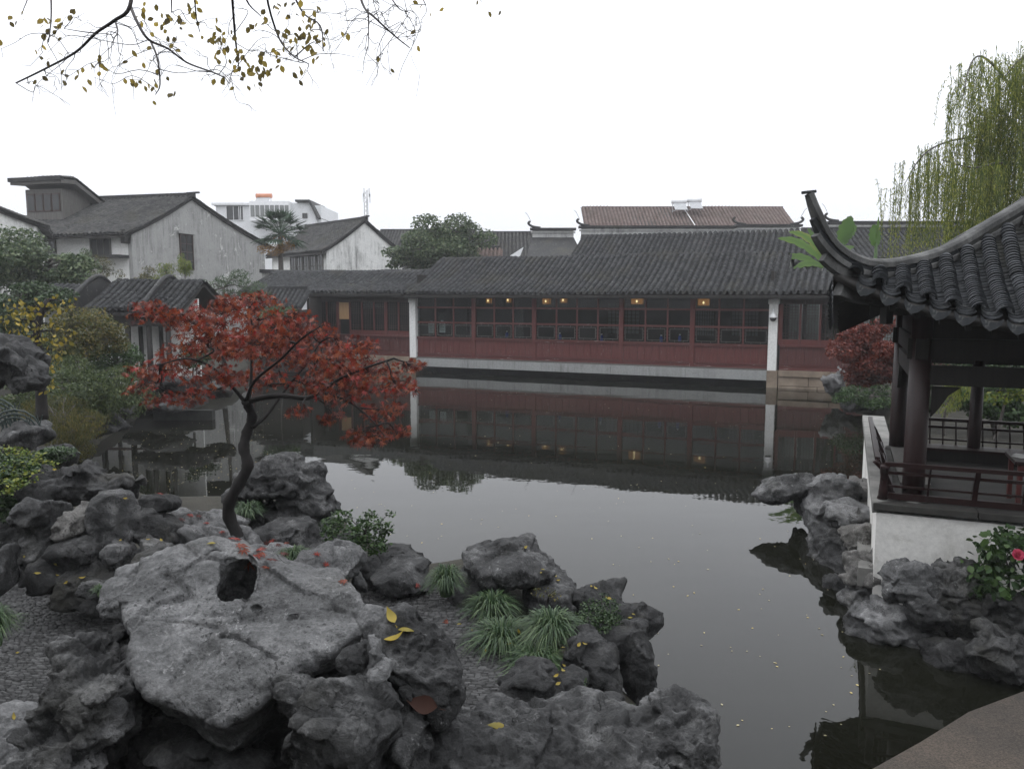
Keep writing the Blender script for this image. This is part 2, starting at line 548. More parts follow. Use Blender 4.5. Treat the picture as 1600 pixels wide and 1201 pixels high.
# ------------------------------------------------------------------ materials (all procedural)
MAT = {}
class NT:
    def __init__(s, name):
        s.mat = bpy.data.materials.new(name)
        s.mat.use_nodes = True
        s.n, s.l = s.mat.node_tree.nodes, s.mat.node_tree.links
        s.n.clear()
        s.out = s.n.new('ShaderNodeOutputMaterial')
        MAT[name] = s.mat
    def node(s, typ, **kw):
        nd = s.n.new(typ)
        for k, v in kw.items():
            if k in nd.inputs: s.put(nd.inputs[k], v)
            else: setattr(nd, k, v)
        return nd
    def put(s, sock, v):
        if hasattr(v, 'links') or hasattr(v, 'is_output'): s.l.new(v, sock)
        else: sock.default_value = v
    def coord(s, scale=(1, 1, 1)):
        tc = s.n.new('ShaderNodeTexCoord')
        mp = s.n.new('ShaderNodeMapping')
        mp.inputs['Scale'].default_value = scale
        s.l.new(tc.outputs['Object'], mp.inputs['Vector'])
        return mp.outputs[0]
    def noise(s, vec, scale, detail=6, rough=0.6, dist=0.0):
        nd = s.node('ShaderNodeTexNoise')
        s.l.new(vec, nd.inputs['Vector'])
        nd.inputs['Scale'].default_value = scale
        nd.inputs['Detail'].default_value = detail
        nd.inputs['Roughness'].default_value = rough
        nd.inputs['Distortion'].default_value = dist
        return nd.outputs[0]
    def vor(s, vec, scale, feature='F1', rand=1.0):
        nd = s.node('ShaderNodeTexVoronoi')
        nd.feature = feature
        s.l.new(vec, nd.inputs['Vector'])
        nd.inputs['Scale'].default_value = scale
        nd.inputs['Randomness'].default_value = rand
        return nd.outputs['Distance']
    def ramp(s, fac, stops):
        nd = s.node('ShaderNodeValToRGB')
        e = nd.color_ramp.elements
        while len(e) < len(stops): e.new(0.5)
        for i, (p, c) in enumerate(stops):
            e[i].position = p
            c = (c, c, c) if np.isscalar(c) else c
            e[i].color = (c[0], c[1], c[2], 1)
        s.l.new(fac, nd.inputs[0])
        return nd.outputs[0]
    def mix(s, fac, a, b, mode='MIX'):
        nd = s.node('ShaderNodeMixRGB')
        nd.blend_type = mode
        for i, v in ((0, fac), (1, a), (2, b)):
            if hasattr(v, 'node'): s.l.new(v, nd.inputs[i])
            elif isinstance(v, (tuple, list)): nd.inputs[i].default_value = (v[0], v[1], v[2], 1)
            else: nd.inputs[i].default_value = v
        return nd.outputs[0]
    def math(s, op, a, b=0.0):
        nd = s.node('ShaderNodeMath')
        nd.operation = op
        for i, v in ((0, a), (1, b)):
            if hasattr(v, 'node'): s.l.new(v, nd.inputs[i])
            else: nd.inputs[i].default_value = v
        return nd.outputs[0]
    def bump(s, h, strength=0.5, dist=0.02, normal=None):
        nd = s.node('ShaderNodeBump')
        nd.inputs['Strength'].default_value = strength
        nd.inputs['Distance'].default_value = dist
        s.l.new(h, nd.inputs['Height'])
        if normal is not None: s.l.new(normal, nd.inputs['Normal'])
        return nd.outputs[0]
    def bsdf(s, col, rough=0.8, normal=None, spec=0.3, **kw):
        nd = s.node('ShaderNodeBsdfPrincipled')
        if hasattr(col, 'node'): s.l.new(col, nd.inputs['Base Color'])
        else: nd.inputs['Base Color'].default_value = (col[0], col[1], col[2], 1)
        if hasattr(rough, 'node'): s.l.new(rough, nd.inputs['Roughness'])
        else: nd.inputs['Roughness'].default_value = rough
        nd.inputs['Specular IOR Level'].default_value = spec
        if normal is not None: s.l.new(normal, nd.inputs['Normal'])
        for k, v in kw.items(): nd.inputs[k].default_value = v
        return nd.outputs[0]
    def surf(s, sh):
        s.l.new(sh, s.out.inputs['Surface'])
        return s.mat

def simple(name, c0, c1, scale=4, rough=0.8, bscale=30, bstr=0.3, bdist=0.01, stretch=(1, 1, 1), spec=0.3, mid=None):
    t = NT(name)
    v = t.coord(stretch)
    n = t.noise(v, scale, 8, 0.62)
    stops = [(0.3, c0), (0.7, c1)] if mid is None else [(0.28, c0), (0.5, mid), (0.72, c1)]
    nb = t.noise(v, bscale, 6, 0.65)
    return t.surf(t.bsdf(t.ramp(n, stops), rough, t.bump(nb, bstr, bdist), spec))

def rock_mat(name, dark, midc, light, spec=0.35, rough=0.72, moss=0.25, blotch=0.5):
    t = NT(name)
    v = t.coord()
    n1 = t.noise(v, 1.7, 7, 0.68, 0.6)
    n2 = t.noise(v, 7.0, 6, 0.72, 0.3)
    n3 = t.noise(v, 60.0, 4, 0.7)
    big = t.math('ADD', t.math('MULTIPLY', n1, 0.62), t.math('MULTIPLY', n2, 0.38))
    col = t.ramp(big, [(0.36, dark), (0.5, midc), (0.63, light)])
    # grain and mottling
    col = t.mix(0.55, col, t.ramp(n3, [(0.3, 0.35), (0.7, 1.45)]), 'MULTIPLY')
    # pale lichen freckles and pale rubbed patches
    fr = t.ramp(t.noise(v, 26.0, 5, 0.75, 0.4), [(0.56, 0.0), (0.66, 1.0)])
    pa = t.ramp(t.noise(v, 2.6, 6, 0.6), [(0.5, 0.0), (0.62, 1.0)])
    col = t.mix(t.math('MULTIPLY', t.math('MULTIPLY', fr, pa), blotch), col, tuple(min(1, c * 1.5) for c in light))
    # dark pores and hairline fractures
    po = t.math('MULTIPLY', t.ramp(t.noise(v, 48.0, 3, 0.6), [(0.36, 1.0), (0.42, 0.0)]), t.ramp(t.noise(v, 3.1, 4, 0.6), [(0.42, 0.0), (0.56, 1.0)]))
    col = t.mix(t.math('MULTIPLY', po, .75), col, tuple(c * .45 for c in dark))
    hv = t.coord((1.0, 2.6, 1.4))
    hl_ = t.vor(hv, 5.0, 'DISTANCE_TO_EDGE')
    hg = t.ramp(t.noise(v, 4.3, 3, .5), [(0.5, 0.0), (0.6, 1.0)])
    col = t.mix(t.math('MULTIPLY', t.math('MULTIPLY', t.ramp(hl_, [(0.0, 1.0), (0.012, 0.0)]), hg), .55), col, dark)
    # brown-green staining
    st = t.ramp(t.noise(v, 1.1, 6, 0.6, 0.8), [(0.52, 0.0), (0.66, 1.0)])
    col = t.mix(t.math('MULTIPLY', st, moss), col, (0.075, 0.07, 0.045))
    # thin dark fissures
    wv = t.n.new('ShaderNodeMixRGB'); wv.blend_type = 'ADD'; wv.inputs[0].default_value = 0.35
    t.l.new(v, wv.inputs[1])
    nv = t.node('ShaderNodeTexNoise'); t.l.new(v, nv.inputs['Vector']); nv.inputs['Scale'].default_value = 3.0; nv.inputs['Detail'].default_value = 6
    t.l.new(nv.outputs['Color'], wv.inputs[2])
    ed = t.vor(wv.outputs[0], 2.3, 'DISTANCE_TO_EDGE')
    gate = t.ramp(t.noise(v, 1.9, 3, 0.5), [(0.54, 0.0), (0.62, 1.0)])
    ck = t.math('MULTIPLY', t.ramp(ed, [(0.0, 1.0), (0.007, 0.0)]), gate)
    col = t.mix(t.math('MULTIPLY', ck, .8), col, (0.012, 0.012, 0.012))
    # relief
    b1 = t.bump(n2, 0.6, 0.06)
    b2 = t.bump(t.noise(v, 18.0, 7, 0.78, 0.3), 0.9, 0.03, b1)
    b3 = t.bump(t.noise(v, 52.0, 4, .7), 0.55, 0.012, b2)
    b4 = t.bump(t.math('SUBTRACT', 1.0, ck), 0.8, 0.02, b3)
    return t.surf(t.bsdf(col, t.ramp(n2, [(0.3, rough - 0.2), (0.7, rough + 0.1)]), b4, spec))
rock_mat('rock_pale', (0.055, 0.0555, 0.056), (0.145, 0.146, 0.147), (0.29, 0.29, 0.29), blotch=0.7, moss=0.10, spec=.22)
rock_mat('rock_mid', (0.013, 0.0132, 0.0133), (0.054, 0.0545, 0.055), (0.215, 0.215, 0.214), blotch=0.7, moss=0.18, spec=.22)
rock_mat('rock_dark', (0.009, 0.0091, 0.0092), (0.029, 0.0293, 0.0295), (0.105, 0.105, 0.105), blotch=0.45, moss=0.22, spec=.22)
rock_mat('rock_warm', (0.06, 0.058, 0.055), (0.155, 0.15, 0.142), (0.31, 0.30, 0.285), blotch=0.7, moss=0.15, spec=.22)

# roof tiles: charcoal with lichen and washed-out grey
def tile_mat(name, a, b, c):
    t = NT(name)
    v = t.coord()
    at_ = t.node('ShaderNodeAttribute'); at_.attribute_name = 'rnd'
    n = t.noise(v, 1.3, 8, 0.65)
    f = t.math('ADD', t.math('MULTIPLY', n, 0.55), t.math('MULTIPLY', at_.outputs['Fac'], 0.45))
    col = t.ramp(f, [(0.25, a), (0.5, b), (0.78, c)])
    sp = t.ramp(t.noise(v, 9.0, 8, 0.7), [(0.57, 0.0), (0.68, 1.0)])
    col = t.mix(t.math('MULTIPLY', sp, 0.55), col, (0.20, 0.205, 0.19))
    ms = t.ramp(t.noise(v, .55, 6, 0.65, .5), [(0.52, 0.0), (0.64, 1.0)])
    col = t.mix(t.math('MULTIPLY', ms, 0.45), col, (0.055, 0.052, 0.036))
    return t.surf(t.bsdf(col, 0.75, t.bump(t.noise(v, 40, 6, 0.7), 0.4, 0.01), 0.3))
tile_mat('tile', (0.013, 0.0135, 0.0145), (0.030, 0.031, 0.033), (0.068, 0.07, 0.072))
tile_mat('tile_old', (0.02, 0.02, 0.021), (0.042, 0.042, 0.042), (0.088, 0.086, 0.082))
tile_mat('tile_red', (0.085, 0.058, 0.05), (0.14, 0.098, 0.086), (0.19, 0.145, 0.13))
tile_mat('tile_near', (0.016, 0.018, 0.02), (0.032, 0.035, 0.039), (0.06, 0.064, 0.07))

def plaster(name, base, stain, amount=0.6, dirt=(0.05, 0.05, 0.05), patch=None):
    t = NT(name)
    v = t.coord()
    vs_ = t.coord((3.2, 3.2, 0.28))
    streak = t.noise(vs_, 1.6, 10, 0.7, 0.4)
    cloud = t.noise(v, 0.55, 8, 0.65)
    f = t.math('MULTIPLY', t.ramp(streak, [(0.42, 0.0), (0.66, 1.0)]), t.ramp(cloud, [(0.40, 0.0), (0.6, 1.0)]))
    col = t.mix(t.math('MULTIPLY', f, amount), base, stain)
    blot = t.ramp(t.noise(v, 2.6, 12, 0.75, 0.3), [(0.56, 0.0), (0.68, 1.0)])
    col = t.mix(t.math('MULTIPLY', blot, amount * 0.45), col, dirt)
    if patch:
        pt = t.ramp(t.noise(v, 1.1, 12, 0.72, 0.6), [(0.59, 0.0), (0.615, 1.0)])
        col = t.mix(pt, col, patch)
    fine = t.ramp(t.noise(v, 14, 6, 0.7), [(0.3, 0.82), (0.7, 1.08)])
    col = t.mix(1.0, col, fine, 'MULTIPLY')
    return t.surf(t.bsdf(col, 0.9, t.bump(t.noise(v, 12, 8, 0.7), 0.35, 0.02), 0.15))
plaster('plaster_white', (0.80, 0.80, 0.78), (0.30, 0.30, 0.29), 0.35)
plaster('plaster_stained', (0.70, 0.70, 0.68), (0.13, 0.13, 0.125), 0.95, (0.08, 0.08, 0.08))
plaster('plaster_grey', (0.36, 0.36, 0.35), (0.13, 0.13, 0.125), 0.85, (0.10, 0.10, 0.10), (0.55, 0.55, 0.53))
plaster('plaster_plinth', (0.70, 0.69, 0.66), (0.30, 0.29, 0.25), 0.8, (0.22, 0.21, 0.17))
plaster('plaster_ridge', (0.42, 0.42, 0.41), (0.12, 0.12, 0.12), 0.8)
plaster('far_white', (0.75, 0.76, 0.77), (0.5, 0.5, 0.5), 0.3)

def wood(name, c0, c1, worn=None, wamt=0.0, axis='z', rough=0.55, spec=0.35):
    t = NT(name)
    s = {'z': (9, 9, 0.7), 'x': (0.7, 9, 9)}[axis]
    v = t.coord(s)
    vo = t.coord()
    n = t.noise(v, 2.2, 8, 0.65, 0.3)
    col = t.ramp(n, [(0.3, c0), (0.7, c1)])
    if worn:
        w = t.math('MULTIPLY', t.ramp(t.noise(v, 3.1, 10, 0.75), [(0.58, 0.0), (0.66, 1.0)]), t.ramp(t.noise(vo, 0.8, 5, 0.6), [(0.45, 0.0), (0.6, 1.0)]))
        col = t.mix(t.math('MULTIPLY', w, wamt), col, worn)
    return t.surf(t.bsdf(col, rough, t.bump(t.noise(v, 9, 6, 0.7), 0.35, 0.006), spec))
wood('red_wood', (0.07, 0.017, 0.015), (0.125, 0.032, 0.028), (0.42, 0.36, 0.34), 0.75)
wood('red_worn', (0.052, 0.015, 0.014), (0.095, 0.028, 0.024), (0.5, 0.46, 0.44), 0.95)
wood('red_rail', (0.068, 0.018, 0.016), (0.12, 0.033, 0.029), (0.6, 0.55, 0.52), 0.95, 'x')
wood('brown_wood', (0.028, 0.017, 0.014), (0.06, 0.034, 0.028), (0.25, 0.22, 0.19), 0.5)
wood('dark_lacquer', (0.012, 0.005, 0.0048), (0.024, 0.008, 0.0075), (0.07, 0.035, 0.03), 0.35, rough=0.4)
wood('dark_lacquer_x', (0.012, 0.005, 0.0048), (0.024, 0.008, 0.0075), (0.07, 0.035, 0.03), 0.35, 'x', 0.4)
wood('black_wood', (0.010, 0.009, 0.008), (0.022, 0.019, 0.017), rough=0.6)
wood('grey_wood', (0.07, 0.066, 0.06), (0.13, 0.125, 0.115), (0.25, 0.24, 0.23), 0.5)
wood('blind', (0.42, 0.25, 0.12), (0.52, 0.33, 0.17), rough=0.8)
plaster('stone_slab', (0.30, 0.305, 0.30), (0.13, 0.13, 0.125), 0.75, (0.12, 0.12, 0.11))
simple('stone_block', (0.13, 0.10, 0.075), (0.30, 0.245, 0.19), 1.6, 0.85, 20, 0.5, 0.02, mid=(0.21, 0.165, 0.125))
simple('stone_cap', (0.10, 0.10, 0.095), (0.24, 0.235, 0.22), 2.5, 0.85, 22, 0.4, 0.015)
def granite():
    t = NT('granite')
    v = t.coord()
    n = t.noise(v, 1.3, 8, 0.65)
    g = t.noise(v, 85, 3, 0.8)
    col = t.ramp(n, [(0.35, (0.034, 0.030, 0.026)), (0.65, (0.07, 0.056, 0.044))])
    col = t.mix(0.8, col, t.ramp(g, [(0.35, 0.35), (0.5, 0.95), (0.66, 1.7)]), 'MULTIPLY')
    b = t.bump(t.noise(v, 55, 5, 0.75), 0.9, 0.012)
    return t.surf(t.bsdf(col, 0.85, t.bump(t.noise(v, 6, 6, 0.6), 0.5, 0.03, b), 0.3))
granite()
simple('soil', (0.016, 0.015, 0.011), (0.04, 0.037, 0.028), 3, 0.95, 30, 0.8, 0.03)
simple('mortar', (0.022, 0.022, 0.021), (0.05, 0.05, 0.047), 3, 0.95, 40, 0.6, 0.01)
simple('bark_dark', (0.007, 0.006, 0.006), (0.022, 0.019, 0.018), 9, 0.75, 45, 0.8, 0.012, (1, 1, 0.4))
simple('bark_grey', (0.05, 0.045, 0.04), (0.11, 0.10, 0.09), 9, 0.85, 40, 0.8, 0.012, (1, 1, 0.4))
simple('twig', (0.025, 0.022, 0.022), (0.06, 0.052, 0.05), 9, 0.8)
simple('iron_green', (0.018, 0.03, 0.027), (0.035, 0.05, 0.045), 6, 0.5)
simple('white_metal', (0.72, 0.73, 0.74), (0.8, 0.8, 0.8), 4, 0.4)
simple('grey_metal', (0.32, 0.33, 0.34), (0.42, 0.43, 0.44), 4, 0.45)
simple('black_plastic', (0.012, 0.012, 0.013), (0.02, 0.02, 0.021), 4, 0.25, spec=0.5)
simple('blue_plastic', (0.02, 0.06, 0.35), (0.03, 0.08, 0.45), 4, 0.35)
simple('paper', (0.60, 0.60, 0.58), (0.72, 0.72, 0.70), 5, 0.9)
simple('ink', (0.03, 0.03, 0.03), (0.05, 0.05, 0.05), 5, 0.9)
simple('orange_tank', (0.45, 0.18, 0.10), (0.5, 0.22, 0.13), 4, 0.5)
simple('pane_dark', (0.018, 0.02, 0.021), (0.035, 0.037, 0.037), 2, 0.12, spec=0.5)
simple('floor_stone', (0.022, 0.021, 0.019), (0.055, 0.053, 0.048), 2.5, 0.7, 22, 0.4, 0.01)
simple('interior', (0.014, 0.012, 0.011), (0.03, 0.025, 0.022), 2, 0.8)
simple('curtain', (0.16, 0.17, 0.165), (0.24, 0.25, 0.245), 3, 0.9, stretch=(6, 6, .3))

def leafmat(name, stops, trans=0.25, rough=0.5, clump=0.35, cs=1.2, spec=0.35):
    t = NT(name)
    v = t.coord()
    a = t.node('ShaderNodeAttribute'); a.attribute_name = 'rnd'
    f = t.math('ADD', t.math('MULTIPLY', a.outputs['Fac'], 1 - clump), t.math('MULTIPLY', t.noise(v, cs, 3, 0.5), clump))
    col = t.ramp(f, stops)
    b = t.bsdf(col, rough, None, spec)
    tr = t.node('ShaderNodeBsdfTranslucent')
    t.l.new(col, tr.inputs['Color'])
    mx = t.node('ShaderNodeMixShader')
    mx.inputs[0].default_value = trans
    t.l.new(b, mx.inputs[1]); t.l.new(tr.outputs[0], mx.inputs[2])
    return t.surf(mx.outputs[0])
leafmat('leaf_maple', [(0.10, (0.035, 0.009, 0.008)), (0.3, (0.11, 0.018, 0.012)), (0.5, (0.19, 0.034, 0.015)), (0.68, (0.28, 0.07, 0.02)), (0.8, (0.22, 0.035, 0.016)), (0.93, (0.36, 0.026, 0.026))], 0.4, 0.4, 0.2, 3.0, 0.5)
leafmat('leaf_redmaple', [(0.2, (0.06, 0.012, 0.010)), (0.5, (0.125, 0.022, 0.015)), (0.85, (0.20, 0.045, 0.022))], 0.3)
leafmat('leaf_autumn', [(0.1, (0.06, 0.05, 0.03)), (0.45, (0.15, 0.115, 0.03)), (0.75, (0.36, 0.27, 0.06)), (0.95, (0.2, 0.10, 0.035))], 0.65)
leafmat('leaf_yellow', [(0.1, (0.07, 0.075, 0.02)), (0.5, (0.20, 0.17, 0.03)), (0.9, (0.40, 0.29, 0.04))], 0.35)
leafmat('leaf_olive', [(0.15, (0.03, 0.04, 0.012)), (0.5, (0.075, 0.08, 0.02)), (0.85, (0.17, 0.13, 0.032))], 0.3)
leafmat('leaf_green', [(0.15, (0.016, 0.034, 0.012)), (0.5, (0.035, 0.072, 0.022)), (0.85, (0.075, 0.13, 0.035))], 0.25)
leafmat('leaf_dark', [(0.15, (0.013, 0.028, 0.011)), (0.5, (0.028, 0.055, 0.020)), (0.85, (0.062, 0.098, 0.036))], 0.2)
leafmat('leaf_camphor', [(0.15, (0.024, 0.044, 0.02)), (0.5, (0.06, 0.095, 0.042)), (0.85, (0.16, 0.195, 0.10))], 0.25)
leafmat('leaf_bright', [(0.15, (0.04, 0.075, 0.012)), (0.5, (0.10, 0.15, 0.022)), (0.85, (0.24, 0.24, 0.03))], 0.35)
leafmat('leaf_willow', [(0.15, (0.08, 0.12, 0.03)), (0.5, (0.19, 0.225, 0.045)), (0.85, (0.36, 0.36, 0.07))], 0.5)
leafmat('leaf_banana', [(0.2, (0.05, 0.11, 0.02)), (0.6, (0.10, 0.19, 0.03)), (0.95, (0.28, 0.25, 0.05))], 0.45, 0.35)
leafmat('leaf_pine', [(0.2, (0.02, 0.045, 0.02)), (0.6, (0.05, 0.09, 0.035)), (0.9, (0.10, 0.14, 0.05))], 0.15)
leafmat('leaf_grass', [(0.1, (0.018, 0.042, 0.018)), (0.5, (0.04, 0.078, 0.03)), (0.85, (0.10, 0.145, 0.06))], 0.25, 0.42)
leafmat('leaf_vine', [(0.15, (0.022, 0.038, 0.014)), (0.5, (0.05, 0.075, 0.026)), (0.85, (0.11, 0.13, 0.045))], 0.25)
leafmat('leaf_palm', [(0.2, (0.045, 0.08, 0.045)), (0.6, (0.09, 0.13, 0.07)), (0.9, (0.15, 0.18, 0.09))], 0.2)
leafmat('palm_fruit', [(0.2, (0.20, 0.10, 0.02)), (0.8, (0.38, 0.21, 0.05))], 0.1)
leafmat('petal', [(0.2, (0.52, 0.05, 0.12)), (0.8, (0.75, 0.16, 0.24))], 0.35)
leafmat('leaf_brown', [(0.2, (0.025, 0.011, 0.008)), (0.8, (0.045, 0.02, 0.014))], 0.02, 0.7, spec=.15)
leafmat('leaf_litter', [(0.1, (0.20, 0.17, 0.09)), (0.6, (0.40, 0.36, 0.22)), (0.9, (0.55, 0.40, 0.08))], 0.1)

def stone_pebble():
    t = NT('pebble')
    v = t.coord()
    a = t.node('ShaderNodeAttribute'); a.attribute_name = 'rnd'
    col = t.ramp(a.outputs['Fac'], [(0.0, 0.015), (0.5, 0.034), (1.0, 0.085)])
    return t.surf(t.bsdf(col, 0.6, t.bump(t.noise(v, 60, 4, 0.6), 0.4, 0.006), 0.4))
stone_pebble()

def water():
    t = NT('water')
    v = t.coord()
    vs_ = t.coord((0.5, 1.0, 1.0))
    h = t.math('ADD', t.math('MULTIPLY', t.noise(vs_, 0.9, 2, 0.4), 1.0), t.math('MULTIPLY', t.noise(v, 5.5, 2, 0.5), 0.10))
    nrm = t.bump(h, 0.05, 0.10)
    col = t.ramp(t.noise(v, 0.3, 4, 0.5), [(0.35, (0.004, 0.0042, 0.0026)), (0.65, (0.0075, 0.008, 0.005))])
    b = t.bsdf(col, 0.012, nrm, 0.5, IOR=1.33)
    return t.surf(b)
water()
def glass(name, tint, rough=0.03, ior=1.45):
    t = NT(name)
    tr = t.node('ShaderNodeBsdfTransparent'); tr.inputs['Color'].default_value = (*tint, 1)
    gl = t.node('ShaderNodeBsdfGlossy'); gl.inputs['Roughness'].default_value = rough
    fr = t.node('ShaderNodeFresnel'); fr.inputs['IOR'].default_value = ior
    mx = t.node('ShaderNodeMixShader')
    t.l.new(fr.outputs[0], mx.inputs[0]); t.l.new(tr.outputs[0], mx.inputs[1]); t.l.new(gl.outputs[0], mx.inputs[2])
    return t.surf(mx.outputs[0])
glass('glass', (0.72, 0.76, 0.76))
glass('glass_dusty', (0.45, 0.47, 0.46), 0.2)
def emit(name, col, st):
    t = NT(name)
    e = t.node('ShaderNodeEmission'); e.inputs['Color'].default_value = (*col, 1); e.inputs['Strength'].default_value = st
    return t.surf(e.outputs[0])
emit('lamp_glow', (1.0, 0.42, 0.10), 0.75)
emit('lamp_bulb', (1.0, 0.78, 0.42), 6.0)

# ------------------------------------------------------------------ ground, pond, paths
HA = atz(1198, 604.5)                    # hall: foot of its front at the right white pier, on the water
HB = atz(653, 580.0)                     # and at the left white pier
HL = (HA - HB).length
HTH = math.atan2(HA.y - HB.y, HA.x - HB.x)   # heading of the front (left to right)
def hall_w(x, y, z=0):
    c, s = math.cos(HTH), math.sin(HTH)
    return Vector((HA.x + x * c - y * s, HA.y + x * s + y * c, z))

pond_px = [(1322, 632), (1372, 655), (1400, 690), (1372, 735), (1352, 792), (1350, 850), (1365, 905), (1385, 945), (1420, 965),
           (1480, 975), (1560, 985), (1680, 1000)]
near_px = [(1060, 1210), (1030, 1150), (975, 1105), (965, 1045), (935, 1000), (895, 968), (860, 935), (845, 912), (760, 922), (700, 925),
           (640, 905), (590, 875), (530, 845), (450, 812), (360, 820), (270, 815), (205, 790), (130, 745), (118, 722), (160, 690), (215, 655),
           (235, 632), (300, 622), (380, 612)]
POND = [(hall_w(-HL - 9.4, 0.3).x, hall_w(-HL - 9.4, 0.3).y), (hall_w(-HL - .3, 0.3).x, hall_w(-HL - .3, 0.3).y), (hall_w(-HL - .3, 1.6).x, hall_w(-HL - .3, 1.6).y),
        (hall_w(0, 1.6).x, hall_w(0, 1.6).y), (hall_w(0, 0.3).x, hall_w(0, 0.3).y), (hall_w(2.6, 0.3).x, hall_w(2.6, 0.3).y)]
POND += [(atz(*p).x, atz(*p).y) for p in pond_px] + [(9.0, 7.0), (9.0, 2.5), (3.6, 2.0), (2.4, 3.2)]
POND += [(atz(*p).x, atz(*p).y) for p in near_px]
def sstep(t):
    t = np.clip(t, 0, 1)
    return t * t * (3 - 2 * t)
def axis_pts(segs):
    out = []
    for a, b, s in segs:
        out += list(np.arange(a, b, s))
    return np.array(out + [segs[-1][1]])
gx = axis_pts([(-220, -100, 60), (-100, -40, 10), (-40, -12, 1.2), (-12, 10, 0.22), (10, 40, 1.2), (40, 100, 10), (100, 220, 60)])
gy = axis_pts([(-40, 1, 4), (1, 20, 0.22), (20, 60, 1.2), (60, 120, 10), (120, 260, 70)])
GX, GY = np.meshgrid(gx, gy, indexing='ij')
gd = sd_poly(GX, GY, POND)
gP = np.stack([GX.ravel(), GY.ravel(), np.zeros(GX.size)], 1).astype(np.float32)
gn = vnoise(gP, 0.9, 3).reshape(GX.shape) * 0.08 + vnoise(gP, 3.1, 4).reshape(GX.shape) * 0.03
hill = 2.2 * sstep((.3 - GY) / 7) + 1.35 * sstep((4.6 - GY) / 2.2) * sstep((1.9 - GX) / 1.2) * sstep((GX + 14) / 4)  # the rise behind the viewpoint is unseen, added with the shade trees
GZ = np.where(gd < 0, np.maximum(-1.1, gd * 2.5), sstep(gd / 0.45) * (0.60 + gn) + hill * sstep(gd / 1.2))
GZ = np.where(GY > 70, 0.3, GZ)
nx_, ny_ = GX.shape
ii = np.arange(nx_ * ny_).reshape(nx_, ny_)
quads = np.stack([ii[:-1, :-1], ii[1:, :-1], ii[1:, 1:], ii[:-1, 1:]], -1).reshape(-1, 4)
me = np_mesh('ground', np.stack([GX.ravel(), GY.ravel(), GZ.ravel()], 1), quads.ravel(), np.arange(len(quads)) * 4)
me.materials.append(MAT['soil'])
tag(link('ground', me, smooth=True), kind='structure')
w_ = MB()
w_.add([(-45, 0.5, 0), (30, 0.5, 0), (30, 52, 0), (-45, 52, 0)], [(0, 1, 2, 3)])
tag(w_.build('pond_water', 'water'), kind='structure')

PZ = 0.80
def path(poly_px, name, seed):
    """a walk of slate shards set on edge: a bed, and the shards as real pieces"""
    poly = [(atz(x, y, PZ).x, atz(x, y, PZ).y) for x, y in poly_px]
    b = MB()
    b.prism([(x, y, PZ - 0.25) for x, y in poly], (0, 0, 0.25))
    bed = tag(b.build(name, 'mortar'), kind='structure')
    pa = np.array(poly)
    lo, hi = pa.min(0), pa.max(0)
    # wavy courses
    ys = np.arange(lo[1], hi[1], 0.024)
    pos, ang, scl = [], [], []
    r = np.random.default_rng(seed)
    for y0 in ys:
        x = lo[0] + r.random() * 0.05
        while x < hi[0]:
            L = 0.038 + r.random() * 0.04
            wob = 0.10 * math.sin(x * 2.1 + y0 * 0.9) + 0.05 * math.sin(x * 5.3 + y0 * 2.0)
            pos.append((x + L / 2, y0 + wob * 0.6, PZ + r.normal() * 0.003))
            ang.append(math.atan(0.6 * (0.21 * math.cos(x * 2.1 + y0 * 0.9) + 0.26 * math.cos(x * 5.3 + y0 * 2.0))) + r.normal() * 0.10)
            scl.append((L * 0.92, 0.012 + r.random() * 0.009, 0.02 + r.random() * 0.008))
            x += L
    pos, ang, scl = np.array(pos), np.array(ang), np.array(scl)
    keep = sd_poly(pos[:, 0], pos[:, 1], poly) < -0.01
    pos, ang, scl = pos[keep], ang[keep], scl[keep]
    R = np.zeros((len(pos), 3, 3))
    R[:, 0, 0] = np.cos(ang); R[:, 0, 1] = -np.sin(ang); R[:, 1, 0] = np.sin(ang); R[:, 1, 1] = np.cos(ang); R[:, 2, 2] = 1
    tv = [(-.5, -.5, -.3), (.5, -.5, -.3), (.5, .5, -.3), (-.5, .5, -.3), (-.46, -.36, .4), (.46, -.36, .4), (.46, .36, .4), (-.46, .36, .4), (-.22, -.1, .55), (.25, .08, .5)]
    tf = [(0, 1, 5, 4), (1, 2, 6, 5), (2, 3, 7, 6), (3, 0, 4, 7), (4, 5, 9, 8), (5, 6, 9), (6, 7, 8, 9), (7, 4, 8)]
    scatter_obj('pebbles', tv, tf, pos, R, scl, 'pebble', bed, kind='stuff')
    return bed
path([(560, 905), (620, 900), (680, 915), (735, 940), (790, 985), (835, 1040), (860, 1100), (840, 1190), (520, 1190), (540, 1000)], 'path', 1)
path([(-160, 850), (20, 845), (120, 885), (190, 930), (260, 960), (300, 1050), (260, 1190), (-220, 1190)], 'path', 2)

